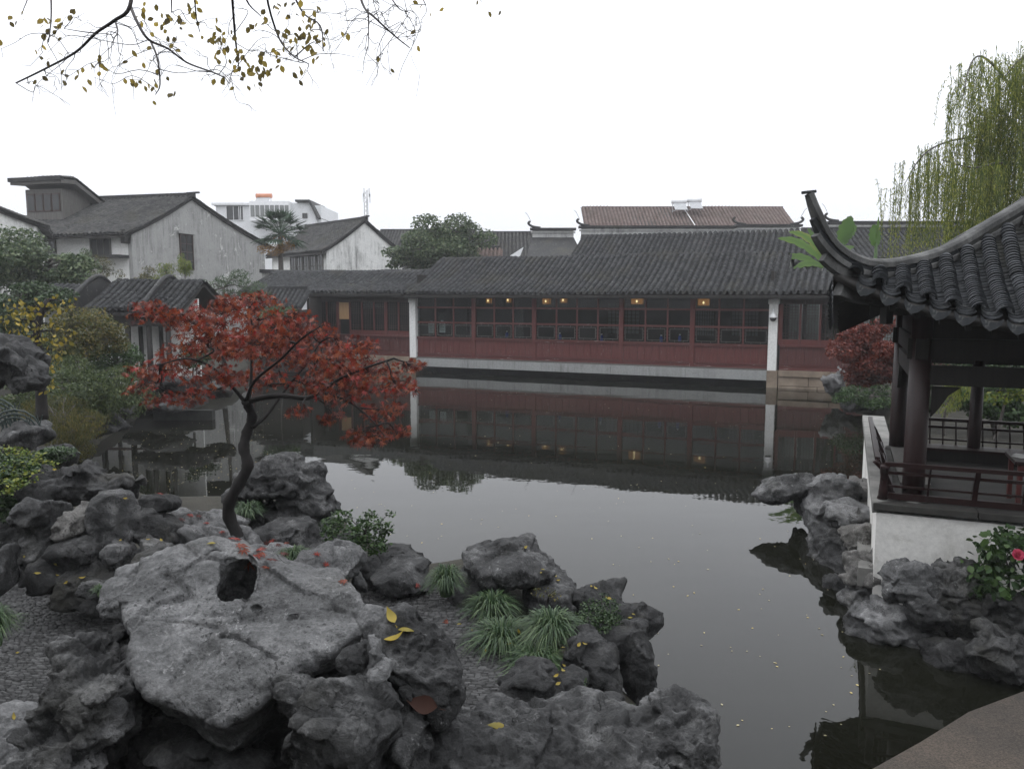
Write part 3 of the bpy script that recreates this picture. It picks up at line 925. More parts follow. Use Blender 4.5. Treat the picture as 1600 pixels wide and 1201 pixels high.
# ------------------------------------------------------------------ tiled roofs
def arc_tile(r, L, a=72, lift=0.014, th=0.016, flip=1, n=4):
    """a curved clay tile: n-sided arc, raised at its lower (front) end, with a visible lip"""
    A = [math.radians(-a + 2 * a * i / n) for i in range(n + 1)]
    zb = math.cos(math.radians(a))
    row = lambda y, up, rr: [(rr * math.sin(t), y, flip * rr * (math.cos(t) - zb) + up) for t in A]
    v = row(0, lift, r) + row(L, 0, r * 0.95) + row(0.0, lift - th, r)
    k = n + 1
    f = []
    for i in range(n):
        f += [(i, i + 1, k + i + 1, k + i), (2 * k + i, 2 * k + i + 1, i + 1, i)]
    return v, f
def drip_shape():
    pts = [(-.098, 0.0), (-.088, -.045), (-.055, -.085), (0, -.115), (.055, -.085), (.088, -.045), (.098, 0), (.05, -.03), (0, -.042), (-.05, -.03)]
    v = [(x, -0.006, z) for x, z in pts] + [(x, 0.010, z) for x, z in pts]
    n = len(pts)
    f = [(0, 1, 9), (1, 2, 9), (2, 3, 8, 9), (3, 4, 7, 8), (4, 5, 7), (5, 6, 7)]
    f = f + [tuple(i + n for i in q)[::-1] for q in f] + [(i, n + i, n + (i + 1) % n, (i + 1) % n) for i in range(n)]
    me = bpy.data.meshes.new('drip_tile')
    me.from_pydata(v, [], f)
    me.materials.append(MAT['tile'])
    return me
DRIP = drip_shape()

def tile_roof(parent, O, ue, ui, width, prof, mat='tile', pitch=0.25, step=0.10, drips=True, local=False, shear=0.0, cut=None, name='roof_tiles', board='black_wood', thick=0.1):
    """rows of cover and pan tiles on a roof slope. O: eave corner, ue: along the eave, ui: inward (horizontal), prof: [(b, z)] polyline"""
    O, ue, ui = np.array(O, float), np.array(ue, float), np.array(ui, float)
    up = np.array((0, 0, 1.0))
    pb = np.array(prof, float)
    seg = np.hypot(np.diff(pb[:, 0]), np.diff(pb[:, 1]))
    cum = np.concatenate([[0], np.cumsum(seg)])
    ss = np.arange(0, cum[-1] - step * 0.3, step)
    bb, zz = np.interp(ss, cum, pb[:, 0]), np.interp(ss, cum, pb[:, 1])
    db = np.interp(np.minimum(ss + step, cum[-1]), cum, pb[:, 0]) - bb
    dz = np.interp(np.minimum(ss + step, cum[-1]), cum, pb[:, 1]) - zz
    nrow = max(2, int(round(width / pitch)))
    pitch = width / nrow
    objs = []
    for kind in (0, 1):
        rows = (np.arange(nrow) + 0.5) * pitch if kind == 0 else np.arange(nrow + 1) * pitch
        A, K = np.meshgrid(rows, np.arange(len(ss)), indexing='ij')
        A, K = A.ravel(), K.ravel()
        B, Zv = bb[K], zz[K]
        wob = 0.02 * np.sin(A * .55 + 1.0) + 0.012 * np.sin(A * 1.7 + B * 0.8) + 0.010 * vnoise(np.stack([A, B, A * 0], 1).astype(np.float32), 1.7, 2)
        J = rng.normal(size=A.size) * 0.006
        pos = O + (A + J)[:, None] * ue + B[:, None] * ui + (Zv - O[2] * 0 + wob)[:, None] * up
        t = db[K][:, None] * ui + dz[K][:, None] * up + rng.normal(size=(A.size, 3)) * 0.004
        nrm = np.cross(ue, t)
        if nrm[0, 2] < 0: nrm = -nrm
        R = frames(t, nrm)
        # a light spring in every tile's height so that courses do not look ruled
        pos[:, 2] += rng.normal(size=A.size) * 0.004
        slip = rng.random(A.size) < .025
        pos[slip] += rng.normal(size=(int(slip.sum()), 3)) * np.array((.03, .03, .012)) + np.array((0, 0, .012))
        if kind == 0:
            tv, tf = arc_tile(pitch * 0.31, step * 1.35, 84, 0.022)
            pos[:, 2] += 0.078
        else:
            tv, tf = arc_tile(pitch * 0.42, step * 1.35, 60, 0.014, flip=-1)
            pos[:, 2] += 0.055
        o = scatter_obj(name if kind == 0 else 'pan_tiles', tv, tf, pos, R, np.ones(len(pos)), mat, parent, rnd=(.38 + .62 * rng.random(len(pos))) if kind == 0 else .45 * rng.random(len(pos)), local=local, smooth=False, kind='stuff')  # covers toned lighter, pans darker: highlight and shade put into the rows
        objs.append(o)
    # boarding below
    b = MB()
    top = [O + ui * p[0] + up * (p[1] - 0.02) for p in prof]
    bot = [O + ui * p[0] + up * (p[1] - 0.02 - thick) for p in prof][::-1]
    b.prism(top + bot, ue * width)
    b.build('roof_boards', board, parent, local)
    if drips:
        yaw = math.atan2(ue[1], ue[0])
        L, rz = WLOC.get(parent, (Vector((0, 0, 0)), 0)) if not local else (Vector((0, 0, 0)), 0)
        for i in range(nrow + 1):
            p = O + ue * (i * pitch) - ui * 0.012 + up * (prof[0][1] + 0.035)
            p = p - np.array(L)
            o = bpy.data.objects.new('drip_tile', DRIP)
            COL.objects.link(o)
            o.parent = parent
            o.location = p
            o.rotation_euler = (random.gauss(-0.12, 0.05), random.gauss(0, 0.04), yaw + random.gauss(0, 0.03))
            o.scale = (pitch / 0.25, 1, random.uniform(0.92, 1.1))
    return objs

def ridge_scallops(parent, O, ue, width, z, pitch, mat='tile', local=False, r=0.1):
    """the rolled crown of a ridgeless roof: a row of little half rings, each its own piece"""
    n = int(round(width / pitch))
    pitch = width / n
    A = (np.arange(n) + 0.5) * pitch
    pos = np.array(O, float) + A[:, None] * np.array(ue, float) + np.array((0, 0, z))
    tv, tf = [], []
    for j, (y, zz, rr) in enumerate([(-.16, -.02, .75), (-.08, .035, .95), (0, .055, 1.0), (.08, .035, .95), (.16, -.02, .75)]):
        for i in range(5):
            t = math.radians(-80 + 40 * i)
            tv.append((r * rr * math.sin(t), y, zz + r * rr * math.cos(t)))
    for j in range(4):
        for i in range(4):
            tf.append((j * 5 + i, j * 5 + i + 1, j * 5 + i + 6, j * 5 + i + 5))
    yy = np.tile(np.cross((0, 0, 1.0), np.array(ue, float)), (n, 1))
    R = frames(yy, np.tile((0, 0, 1.0), (n, 1)))
    R = R + rng.normal(size=R.shape) * 0.02
    me_src = None
    L = np.array(WLOC[parent][0]) if not local else np.zeros(3)
    me_src = bpy.data.meshes.new('ridge_tile')
    me_src.from_pydata(tv, [], tf)
    me_src.materials.append(MAT[mat])
    me_src.polygons.foreach_set('use_smooth', np.ones(len(tf), dtype=bool))
    yaw = math.atan2(ue[1], ue[0])
    for i in range(n):
        o = bpy.data.objects.new('ridge_tile', me_src)
        COL.objects.link(o)
        o.parent = parent
        o.location = pos[i] - L
        o.rotation_euler = (random.gauss(0, 0.04), random.gauss(0, 0.03), yaw + random.gauss(0, 0.03))
        s = random.uniform(0.9, 1.1)
        o.scale = (s, s, s)

def curve_prof(b0, z0, b1, z1, sag=0.12, n=8, over=None):
    """a slope from eave to ridge that sags a little; over = (b, z) of the far side when the roof rolls over its crown"""
    P = []
    for i in range(n + 1):
        t = i / n
        P.append((b0 + (b1 - b0) * t, z0 + (z1 - z0) * t - sag * math.sin(math.pi * t)))
    return P

# ------------------------------------------------------------------ waterside hall
UX, UY = (1, 0, 0), (0, 1, 0)
hall = thing('waterside_hall', 'long waterside hall with dark red timber front, glass windows and grey tile roof', 'hall', HA, HTH)
W = HL / 16
bays = [(-16, 3), (-13, 3), (-10, 4), (-6, 3), (-3, 3)]
def mesh_glass(name, parent, x0, x1, z0, z1, y, mat='glass'):
    return boxp(name, mat, parent, x0, x1, y, y + 0.006, z0, z1)
def frame_ring(parent, name, x0, x1, z0, z1, y, t, d, mat):
    b = MB()
    b.box(x0, x1, y, y + d, z0, z0 + t); b.box(x0, x1, y, y + d, z1 - t, z1)
    b.box(x0, x0 + t, y, y + d, z0 + t, z1 - t); b.box(x1 - t, x1, y, y + d, z0 + t, z1 - t)
    return b.build(name, mat, parent, True)
# stone sill slab over the water
for i in range(5):
    x0 = -HL + i * HL / 5
    boxp('slab', 'stone_slab', hall, x0 + (0.0 if i == 0 else 0.008), x0 + HL / 5, -0.16, 1.8, 0.27 + random.uniform(-.004, .004), 0.66 + random.uniform(-.006, .006), bevel=0.012)
boxp('sill_board', 'grey_wood', hall, -HL, 0, -0.10, 0.10, 0.668, 0.72)
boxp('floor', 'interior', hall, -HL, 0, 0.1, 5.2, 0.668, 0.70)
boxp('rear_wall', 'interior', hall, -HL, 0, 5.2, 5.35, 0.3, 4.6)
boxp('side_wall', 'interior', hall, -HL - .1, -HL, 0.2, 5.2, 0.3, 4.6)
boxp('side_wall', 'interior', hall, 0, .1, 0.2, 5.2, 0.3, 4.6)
for px_, w_p in ((-8.2, 1.6), (-2.2, 1.2), (-3.9, .9)):
    # rear lattice windows seen through the room, daylight painted as pale panes
    fr = boxp('rear_window', 'brown_wood', hall, px_ * 1.0 - .05, px_ + w_p + .05, 5.16, 5.19, 1.7, 3.3)
    boxp('pane', 'curtain', fr, px_, px_ + w_p, 5.14, 5.155, 1.75, 3.25)
    b = MB()
    for k in range(9):
        b.box(px_ + w_p * k / 8 - .012, px_ + w_p * k / 8 + .012, 5.11, 5.13, 1.75, 3.25)
        b.box(px_, px_ + w_p, 5.115, 5.125, 1.75 + 1.5 * k / 8 - .012, 1.75 + 1.5 * k / 8 + .012)
    b.build('lattice', 'brown_wood', fr, True)
for bi, (s, n) in enumerate(bays):
    x0, x1 = s * W, (s + n) * W
    if bi:
        boxp('post', 'red_wood', hall, x0 - .10, x0 + .10, -0.05, 0.12, 0.722, 3.64, bevel=0.01)
    a, e = x0 + (.10 if bi else .02), x1 - (.10 if bi < 4 else .02)
    boxp('bottom_rail', 'red_rail', hall, a, e, -0.03, 0.05, 0.722, 0.86)
    boxp('trim', 'red_rail', hall, a, e, -0.065, 0.0, 0.87, 0.915)
    nb = n * 3
    for k in range(nb):
        q0, q1 = a + (e - a) * k / nb, a + (e - a) * (k + 1) / nb
        boxp('board', 'red_wood', hall, q0 + .004, q1 - .004, -0.005 + random.uniform(-.005, .005), 0.03, 0.915, 1.56)
    boxp('trim', 'red_rail', hall, a, e, -0.06, 0.0, 1.56, 1.605)
    boxp('window_sill', 'red_rail', hall, a, e, -0.085, 0.09, 1.61, 1.685)
    for z0, z1 in ((2.32, 2.40), (3.02, 3.10), (3.56, 3.64)):
        boxp('rail', 'red_rail', hall, a, e, 0.0, 0.07, z0, z1)
    for k in range(n):
        p0, p1 = a + (e - a) * k / n, a + (e - a) * (k + 1) / n
        if k:
            for z0, z1 in ((1.687, 2.318), (2.402, 3.018), (3.102, 3.558)):
                boxp('mullion', 'red_wood', hall, p0 - .035, p0 + .035, -0.003, 0.072, z0, z1)
        q0, q1 = p0 + (.037 if k else .002), p1 - (.037 if k < n - 1 else .002)
        mesh_glass('pane', hall, q0, q1, 1.69, 2.318, 0.035)
        mesh_glass('pane', hall, q0, q1, 2.402, 3.018, 0.035 + random.uniform(-.004, .004))
        mesh_glass('pane', hall, q0, q1, 3.102, 3.558, 0.035, 'glass_dusty')
        fr = frame_ring(hall, 'lattice_frame', q0 + .06, q1 - .06, 1.76, 2.25, 0.012, 0.018, 0.018, 'grey_wood')
        b = MB()
        for z_ in (1.87, 2.005, 2.14):
            b.box(q0 + .002, q0 + .06, .014, .028, z_ - .007, z_ + .007); b.box(q1 - .06, q1 - .002, .014, .028, z_ - .007, z_ + .007)
        for q in (q0 + (q1 - q0) * .3, q0 + (q1 - q0) * .7):
            b.box(q - .007, q + .007, .014, .028, 1.69, 1.76); b.box(q - .007, q + .007, .014, .028, 2.25, 2.318)
        b.build('fret', 'grey_wood', fr, True)['kind'] = 'stuff'
boxp('lintel', 'brown_wood', hall, -HL, 0, -0.08, 0.15, 3.642, 3.80)
for x in (-HL - .34, 0.0):
    boxp('pier_footing', 'stone_block', hall, x - .005, x + .41 if x == 0 else x + .335, -0.20, 0.3, -.5, .676, bevel=.015)
    r_ = boxp('pier', 'plaster_white', hall, x, x + .34, -0.17, 0.22, 0.68, 3.30, bevel=0.012)
    boxp('pier_capital', 'plaster_white', r_, x - .035, x + .375, -0.20, 0.25, 3.302, 3.62, bevel=0.012)
# roof: tile rows that roll over a rounded crown
mp = curve_prof(-0.85, 3.66, 2.75, 5.30, 0.10) + [(3.0, 5.37), (3.25, 5.37), (3.5, 5.28), (5.4, 4.55)]
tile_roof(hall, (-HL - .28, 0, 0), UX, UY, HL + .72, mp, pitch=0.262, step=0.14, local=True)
ridge_scallops(hall, (-HL - .28, 3.1, 0), UX, HL + .72, 5.40, 0.262, 'tile', True, 0.085)
boxp('fascia', 'black_wood', hall, -HL - .25, .42, -0.78, -0.74, 3.50, 3.60)
for i in range(58):
    x = -HL - .2 + i * (HL + .55) / 57
    P_('rafter', lambda b: b.bar((x, -0.74, 3.535), (x, 0.3, 3.86), 0.06, 0.07), 'black_wood', hall)
P_('gable', lambda b: b.prism([(.43, -.4, 3.6)] + [(.43, p[0], p[1] - .05) for p in mp[1:]] + [(.43, 5.2, 3.6)], (-.12, 0, 0)), 'plaster_grey', hall)

def gallery(name, label, x0, x1, zr, dz, back_open, curtain_at=None, nwin=12):
    """a low timber gallery continuing the hall's front"""
    g = thing(name, label, 'gallery', HA, HTH)
    boxp('plinth_core', 'stone_block', g, x0, x1, 0.02, 3.2, -0.6, 0.40)
    # stone plinth of separate blocks in two courses
    for z0, z1, L0 in ((-0.3, 0.10, 1.5), (0.105, 0.46, 1.15), (0.465, 0.70, 1.9)):
        x = x0
        while x < x1 - .05:
            L = min(random.uniform(.75, 1.25) * L0, x1 - x)
            boxp('block', 'stone_block', g, x + .006, x + L - .006, -0.16 + random.uniform(-.03, .02) - (0.06 if z0 > .4 else 0), 0.05, z0, z1, bevel=0.015)
            x += L
    boxp('bottom_rail', 'red_rail', g, x0, x1, -0.03, 0.05, 0.705, 0.86)
    boxp('trim', 'red_rail', g, x0, x1, -0.06, -0.005, 0.865, 0.905)
    nb = int((x1 - x0) / .3)
    for k in range(nb):
        q0, q1 = x0 + (x1 - x0) * k / nb, x0 + (x1 - x0) * (k + 1) / nb
        boxp('board', 'red_worn', g, q0 + .004, q1 - .004, -0.005 + random.uniform(-.006, .006), 0.03, 0.91, 1.62)
    boxp('window_sill', 'red_rail', g, x0, x1, -0.09, 0.09, 1.625, 1.70)
    boxp('lintel', 'brown_wood', g, x0, x1, -0.05, 0.13, 3.30, 3.66)
    for k in range(nwin + 1):
        q = x0 + (x1 - x0) * k / nwin
        big = (k % 4 == 0)
        boxp('post' if big else 'stile', 'red_wood', g, q - (.08 if big else .035), q + (.08 if big else .035), -0.04 if big else 0.0, 0.10, 1.702, 3.298)
    for k in range(nwin):
        q0, q1 = x0 + (x1 - x0) * k / nwin + .085, x0 + (x1 - x0) * (k + 1) / nwin - .085
        if curtain_at == k:
            boxp('blind', 'blind', g, q0 - .03, q1 + .03, 0.0, 0.02, 2.45, 3.28)
            continue
        sash = boxp('sash', 'red_wood', g, q0 - .04, q1 + .04, 0.0, 0.06, 1.702, 1.92)
        boxp('pane', 'glass', sash, q0 - .02, q1 + .02, 0.03, 0.036, 1.922, 3.298)
        b = MB()
        nv = 5
        for j in range(1, nv):
            xx = q0 + (q1 - q0) * j / nv
            b.box(xx - .008, xx + .008, 0.012, 0.026, 1.922, 3.296)
        for z_ in (2.05, 2.16, 2.75, 2.86, 2.97, 3.08, 3.19):
            b.box(q0, q1, 0.014, 0.024, z_ - .008, z_ + .008)
        b.build('lattice', 'brown_wood', sash, True)
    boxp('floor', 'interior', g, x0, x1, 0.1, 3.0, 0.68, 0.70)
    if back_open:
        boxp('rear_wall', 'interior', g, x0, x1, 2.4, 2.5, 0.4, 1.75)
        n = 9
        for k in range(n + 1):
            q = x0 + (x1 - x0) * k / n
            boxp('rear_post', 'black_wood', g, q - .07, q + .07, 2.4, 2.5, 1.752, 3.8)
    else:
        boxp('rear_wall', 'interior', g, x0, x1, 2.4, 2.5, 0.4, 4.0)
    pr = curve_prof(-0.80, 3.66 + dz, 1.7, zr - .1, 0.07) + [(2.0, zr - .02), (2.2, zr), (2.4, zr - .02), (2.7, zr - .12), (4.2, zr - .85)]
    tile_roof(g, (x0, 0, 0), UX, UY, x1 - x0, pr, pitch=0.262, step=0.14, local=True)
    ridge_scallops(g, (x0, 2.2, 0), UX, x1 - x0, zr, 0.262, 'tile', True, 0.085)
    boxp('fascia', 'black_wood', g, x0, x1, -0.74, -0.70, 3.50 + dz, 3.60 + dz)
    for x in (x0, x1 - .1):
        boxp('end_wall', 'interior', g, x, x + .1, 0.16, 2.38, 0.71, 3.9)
    return g
gallery('side_gallery', 'low timber gallery with rolled yellow blind, left of the white pier', -HL - 10.2, -HL - .345, 4.80, 0.06, False, 8, 14)
gallery('side_gallery', 'low timber gallery with pale worn red boards, right of the camera pier', .435, 7.0, 4.60, 0.0, True, None, 9)

# lanterns hanging in the hall, each a little box lamp
def lantern(px, py, w, label):
    # lies on the vertical plane 1.1 m behind the front
    P = atv(px, py, hall_w(0, 1.1), (math.cos(HTH), math.sin(HTH)))
    t = thing('lantern', label, 'lantern', P, HTH, 'lit lanterns inside the hall')
    h = 0.30
    boxp('lantern_cap', 'brown_wood', t, -w / 2 - .02, w / 2 + .02, -.13, .13, h / 2, h / 2 + .03)
    boxp('lantern_base', 'brown_wood', t, -w / 2 - .01, w / 2 + .01, -.12, .12, -h / 2 - .02, -h / 2)
    for sx in (-1, 1):
        for sy in (-1, 1):
            boxp('lantern_post', 'brown_wood', t, sx * w / 2 - .012, sx * w / 2 + .012, sy * .11 - .012, sy * .11 + .012, -h / 2, h / 2)
    boxp('lantern_shade', 'lamp_glow', t, -w / 2 + .02, w / 2 - .02, -.09, .09, -h / 2 + .01, h / 2 - .01)
    MB().lathe((0, -.115, -.02), [(.008, -.05), (.034, -.03), (.042, 0), (.03, .035), (.008, .055)], 8).build('bulb', 'lamp_bulb', t, True, smooth=True)
    P_('cord', lambda b: b.tube([(0, 0, h / 2 + .03), (0, 0, 4.7 - P.z)], .008, 5), 'black_wood', t)
for px, py, w, lab in ((764, 469, .26, 'small amber lantern in the second window bay, leftmost of all the lanterns'),
                       (795, 468, .22, 'small amber lantern in the second window bay, nearest the third bay'),
                       (854, 470, .38, 'wide amber lantern at the left of the four-pane middle bay'),
                       (881, 468, .30, 'amber lantern beside the wide one in the four-pane middle bay'),
                       (996, 470, .55, 'long amber lantern in the fourth window bay'),
                       (1100, 472, .52, 'long amber lantern in the fifth window bay, rightmost of all the lanterns')):
    lantern(px, py, w, lab)
# notices and blue bottles behind the lower panes
FD = (math.cos(HTH), math.sin(HTH))
for px, py, lab in ((674, 512, 'pale paper notice in the first lower window, nearest the white pier'), (691, 511, 'pale paper notice on a stand in the second lower window')):
    P = atv(px, py, hall_w(0, .16), FD)
    t = thing('notice', lab, 'notice', P, HTH)
    boxp('sheet', 'paper', t, -.16, .16, 0, .012, -.26, .24)
    for k in range(5):
        boxp('text_line', 'ink', t, -.11, .11 - random.random() * .08, -.003, -.001, .14 - k * .07, .155 - k * .07)
    boxp('clip', 'grey_metal', t, -.06, .06, -.01, .02, .245, .33)
for px, py, where in ((792, 522, 'in the second bay'), (875, 525, 'at the left of the middle bay'), (940, 527, 'at the right of the middle bay'), (1033, 529, 'in the fourth bay, left one'), (1062, 528, 'in the fourth bay, right one')):
    P = atv(px, py + 5, hall_w(0, .3), FD)
    t = thing('thermos', 'blue thermos flask on the window table ' + where, 'flask', P, HTH)
    MB().lathe((0, 0, 0), [(.065, 0), (.07, .02), (.07, .17), (.04, .22), (.035, .25)], 10).build('flask_body', 'blue_plastic', t, True, smooth=True)
    MB().lathe((0, 0, .25), [(.04, 0), (.04, .04), (.02, .05)], 10).build('stopper', 'white_metal', t, True, smooth=True)
for i, s in enumerate((-14.5, -11.5, -8, -4.5, -1.5)):
    t = thing('tea_table', 'dark tea table inside the window of bay %s from the left' % ('one', 'two', 'three', 'four', 'five')[i], 'table', hall_w(s * W, .75, .70), HTH)
    boxp('table_top', 'brown_wood', t, -.6, .6, -.45, .4, .72, .76)
    for sx in (-1, 1):
        for sy in (-1, 1):
            boxp('leg', 'brown_wood', t, sx * .52 - .03, sx * .52 + .03, sy * .36 - .03, sy * .36 + .03, 0, .72)
# dome security camera on the right pier
P = atv(1208, 494, hall_w(0, -.40), FD)
t = thing('security_camera', 'white dome security camera on a bracket on the right white pier', 'camera', P, HTH)
MB().lathe((0, 0, 0), [(.02, .24), (.025, .16), (.06, .12), (.13, .05), (.155, -.03), (.15, -.06)], 14).build('housing', 'white_metal', t, True, smooth=True)
MB().lathe((0, 0, 0), [(.125, -.06), (.12, -.12), (.085, -.18), (.03, -.205)], 14).build('dome', 'black_plastic', t, True, smooth=True)
P_('bracket', lambda b: b.tube([(0, 0, .22), (0, .03, .29), (0, .12, .31), (0, .24, .31)], .022, 7), 'white_metal', t, smooth=True)

# rear hall: the higher roof behind the crown
rear = thing('rear_hall', 'higher grey tiled roof directly behind the waterside hall', 'building', HA, HTH)
x_l = -10.6
boxp('wall', 'plaster_grey', rear, x_l + .3, 1.6, 5.6, 11.0, 0.3, 5.0)
rp = curve_prof(5.0, 4.95, 8.3, 6.62, 0.10) + [(8.6, 6.70), (8.85, 6.70), (9.1, 6.62), (11.5, 5.3)]
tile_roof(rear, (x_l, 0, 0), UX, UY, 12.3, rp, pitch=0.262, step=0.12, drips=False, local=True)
ridge_scallops(rear, (x_l, 8.7, 0), UX, 12.3, 6.73, 0.262, 'tile', True, 0.09)
P_('gable', lambda b: b.prism([(x_l + .1, 5.3, 4.6)] + [(x_l + .1, p[0], p[1] - .06) for p in rp] + [(x_l + .1, 11.2, 4.6)], (.12, 0, 0)), 'far_white', rear)

# ------------------------------------------------------------------ houses in the background
def V2(a, b=None):
    v = np.array((a[0], a[1], 0.0)) if b is None else np.array((a, b, 0.0))
    return v
def unit(v):
    return v / np.linalg.norm(v)
def wall_window(parent, P, dx, w, h, n, panes=(2, 2), frame='grey_wood', glass_='pane_dark', deep=0.12, lintel=None):
    """a window set in a wall: frame, dark reveal, panes, bars. P: centre, dx: along the wall, n: outward"""
    P, dx, n = np.array(P, float), np.array(dx, float), np.array(n, float)
    up = np.array((0, 0, 1.0))
    b = MB()
    t = 0.06
    o_ = n * 0.02
    for s in (-1, 1):
        b.obox(P + dx * s * (w / 2 - t / 2) + o_, dx * t / 2, n * 0.05, up * h / 2)
        b.obox(P + up * s * (h / 2 - t / 2) + o_, dx * (w / 2 - t), n * 0.048, up * t / 2)
    fr = b.build('window', frame, parent)
    MB().obox(P - n * 0.004, dx * (w / 2 - .03), n * 0.003, up * (h / 2 - .03)).build('reveal', 'interior', fr)
    cx, cz = panes
    gw, gh = (w - 2 * t) / cx, (h - 2 * t) / cz
    for i in range(cx):
        for j in range(cz):
            c = P + dx * (-w / 2 + t + gw * (i + .5)) + up * (-h / 2 + t + gh * (j + .5)) + n * 0.025
            MB().obox(c, dx * (gw / 2 - .012), n * 0.003, up * (gh / 2 - .012)).build('pane', glass_, fr)
    for i in range(1, cx):
        MB().obox(P + dx * (-w / 2 + t + gw * i) + n * .03, dx * .02, n * .02, up * (h / 2 - t)).build('bar', frame, fr)
    for j in range(1, cz):
        MB().obox(P + up * (-h / 2 + t + gh * j) + n * .03, dx * (w / 2 - t), n * .018, up * .02).build('bar', frame, fr)
    if lintel:
        MB().obox(P + up * (h / 2 + .07) + n * .06, dx * (w / 2 + .15), n * .08, up * .05).build('window_hood', lintel, fr)
    return fr

def house(name, label, C, g, r, Lg, t, Lr, ze, za, gable_m, front_m, tile='tile_old', oh=0.45, pitch=0.27, step=0.16, z0=0.2, sag=0.12, ridge_end=True, zrear=None):
    C, g, r = V2(C), unit(V2(g)), unit(V2(r))
    up = np.array((0, 0, 1.0))
    root = thing(name, label, 'house', (C[0], C[1], z0))
    zr_ = ze if zrear is None else zrear
    A = C + g * Lg * t
    Dd = C + g * Lg
    def gab(base, th):
        poly = [base + up * z0, base + g * Lg + up * z0, base + g * Lg + up * (zr_ - .05), base + g * Lg * t + up * (za - .10), base + up * (ze - .05)]
        return MB().prism(poly, th).build('gable_wall', gable_m, root)
    gab(C, r * 0.24)
    gab(C + r * (Lr - .24), r * 0.24)
    MB().prism([C + r * .245 + up * z0, C + r * (Lr - .245) + up * z0, C + r * (Lr - .245) + up * (ze - .12), C + r * .245 + up * (ze - .12)], g * .22).build('front_wall', front_m, root)
    MB().prism([Dd + r * .245 + up * z0, Dd + r * (Lr - .245) + up * z0, Dd + r * (Lr - .245) + up * (zr_ - .12), Dd + r * .245 + up * (zr_ - .12)], -g * .22).build('rear_wall', front_m, root)
    s1 = (za - ze) / (Lg * t)
    s2 = (za - zr_) / (Lg * (1 - t))
    vo = 0.12
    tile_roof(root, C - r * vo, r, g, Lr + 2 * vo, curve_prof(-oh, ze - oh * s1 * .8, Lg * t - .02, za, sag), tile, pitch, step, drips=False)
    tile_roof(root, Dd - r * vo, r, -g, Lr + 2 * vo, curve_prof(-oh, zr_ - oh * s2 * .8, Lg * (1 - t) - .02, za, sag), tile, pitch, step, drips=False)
    # ridge of tiles on edge, with a kicked-up end
    b = MB()
    p0, p1 = A - r * .25 + up * (za + .12), A + r * (Lr + .25) + up * (za + .12)
    b.bar(p0, p1, .22, .22)
    b.bar(p0 + up * .14 - r * .05, p1 + up * .14 + r * .05, .12, .06)
    if ridge_end:
        b.bar(p0 + up * .16 - r * .3, p0 + up * .14 + r * .5, .16, .09)
    b.build('ridge', 'tile_old', root)
    # verge mouldings down the gable
    for q0, q1, base in ((C - g * oh + up * (ze - oh * s1 * .8 - .08), A + up * (za - .04), 0), (Dd + g * oh + up * (zr_ - oh * s2 * .8 - .08), A + up * (za - .04), 0)):
        MB().bar(q0 - r * .06, q1 - r * .06, .12, .15).build('verge', 'tile_old', root)
    return root

# house with the grey stained gable (near corner at x = 205)
C1 = at(205, 362, 42); D1 = at(413, 382, 54)
g1 = unit(V2(D1 - C1)); r1 = np.array((-g1[1], g1[0], 0))
L1 = float(np.linalg.norm(V2(D1 - C1)))
ap = at(300, 309, C1.y + g1[1] * L1 * .4)
h1 = house('gable_house', 'grey stained gable house with one small window and tiled roof, left of the palm', C1, g1, r1, L1, .4, 9.4, C1.z, ap.z, 'plaster_grey', 'plaster_white', zrear=D1.z, oh=.6)
def on_wall(px, py, C, d):
    return np.array(atv(px, py, C, d))
P = on_wall(291, 394, C1, g1)
wall_window(h1, P - r1 * .01, g1, 1.15, 2.0, -r1, (2, 4), 'brown_wood', lintel='plaster_grey')
for px, w, hh in ((158, 1.3, 1.05), (74, 1.2, .9)):
    P = on_wall(px, 388, C1, r1)
    wall_window(h1, P - g1 * .01, r1, w, hh, -g1, (3, 1), 'grey_wood', lintel='tile_old')
P0, P1 = on_wall(202, 401, C1 , r1), on_wall(88, 402, C1, r1)
MB().bar(P0 - g1 * .35, P1 - g1 * .35, .7, .16).build('ledge', 'tile_old', h1)
MB().obox(on_wall(203, 370, C1, r1) - g1 * .2 + r1 * .12, r1 * .12, g1 * .2, np.array((0, 0, .35))).build('eave_bracket', 'black_wood', h1)
# raised dormer on its roof
cD = at(78, 318, 46.2)
u, v = r1, g1
b = MB(); b.obox(np.array(cD) + np.array((0, 0, -.1)) + v * .6, u * 1.25, v * 1.0, (0, 0, .85)); b.build('dormer_wall', 'grey_wood', h1)
for k in range(4):
    c = np.array(cD) - v * .42 + u * (-.85 + k * .57) + np.array((0, 0, .0))
    fr = MB().obox(c, u * .27, v * .02, (0, 0, .5)).build('dormer_window', 'brown_wood', h1)
    MB().obox(c - v * .03, u * .21, v * .006, (0, 0, .42)).build('pane', 'pane_dark', fr)
top = np.array(cD) + np.array((0, 0, .95))
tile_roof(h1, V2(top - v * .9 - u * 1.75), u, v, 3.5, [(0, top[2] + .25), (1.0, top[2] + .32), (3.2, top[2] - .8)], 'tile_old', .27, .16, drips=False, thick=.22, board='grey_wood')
MB().bar(top - v * .9 - u * 1.8 + np.array((0, 0, .28)), top - v * .9 + u * 1.8 + np.array((0, 0, .28)), .25, .22).build('dormer_fascia', 'tile_old', h1)

# white gable at the far left
C0 = at(58, 350, 37); g0 = unit(V2(-.88, -.47)); r0 = np.array((g0[1], -g0[0], 0))
z_ap = at(-40, 292, 36.0).z
house('white_gable_house', 'white streaked gable wall at the far left edge, roof sloping down to the right', C0, g0, r0, 8.0, .42, 6.0, C0.z, z_ap, 'plaster_stained', 'plaster_stained')

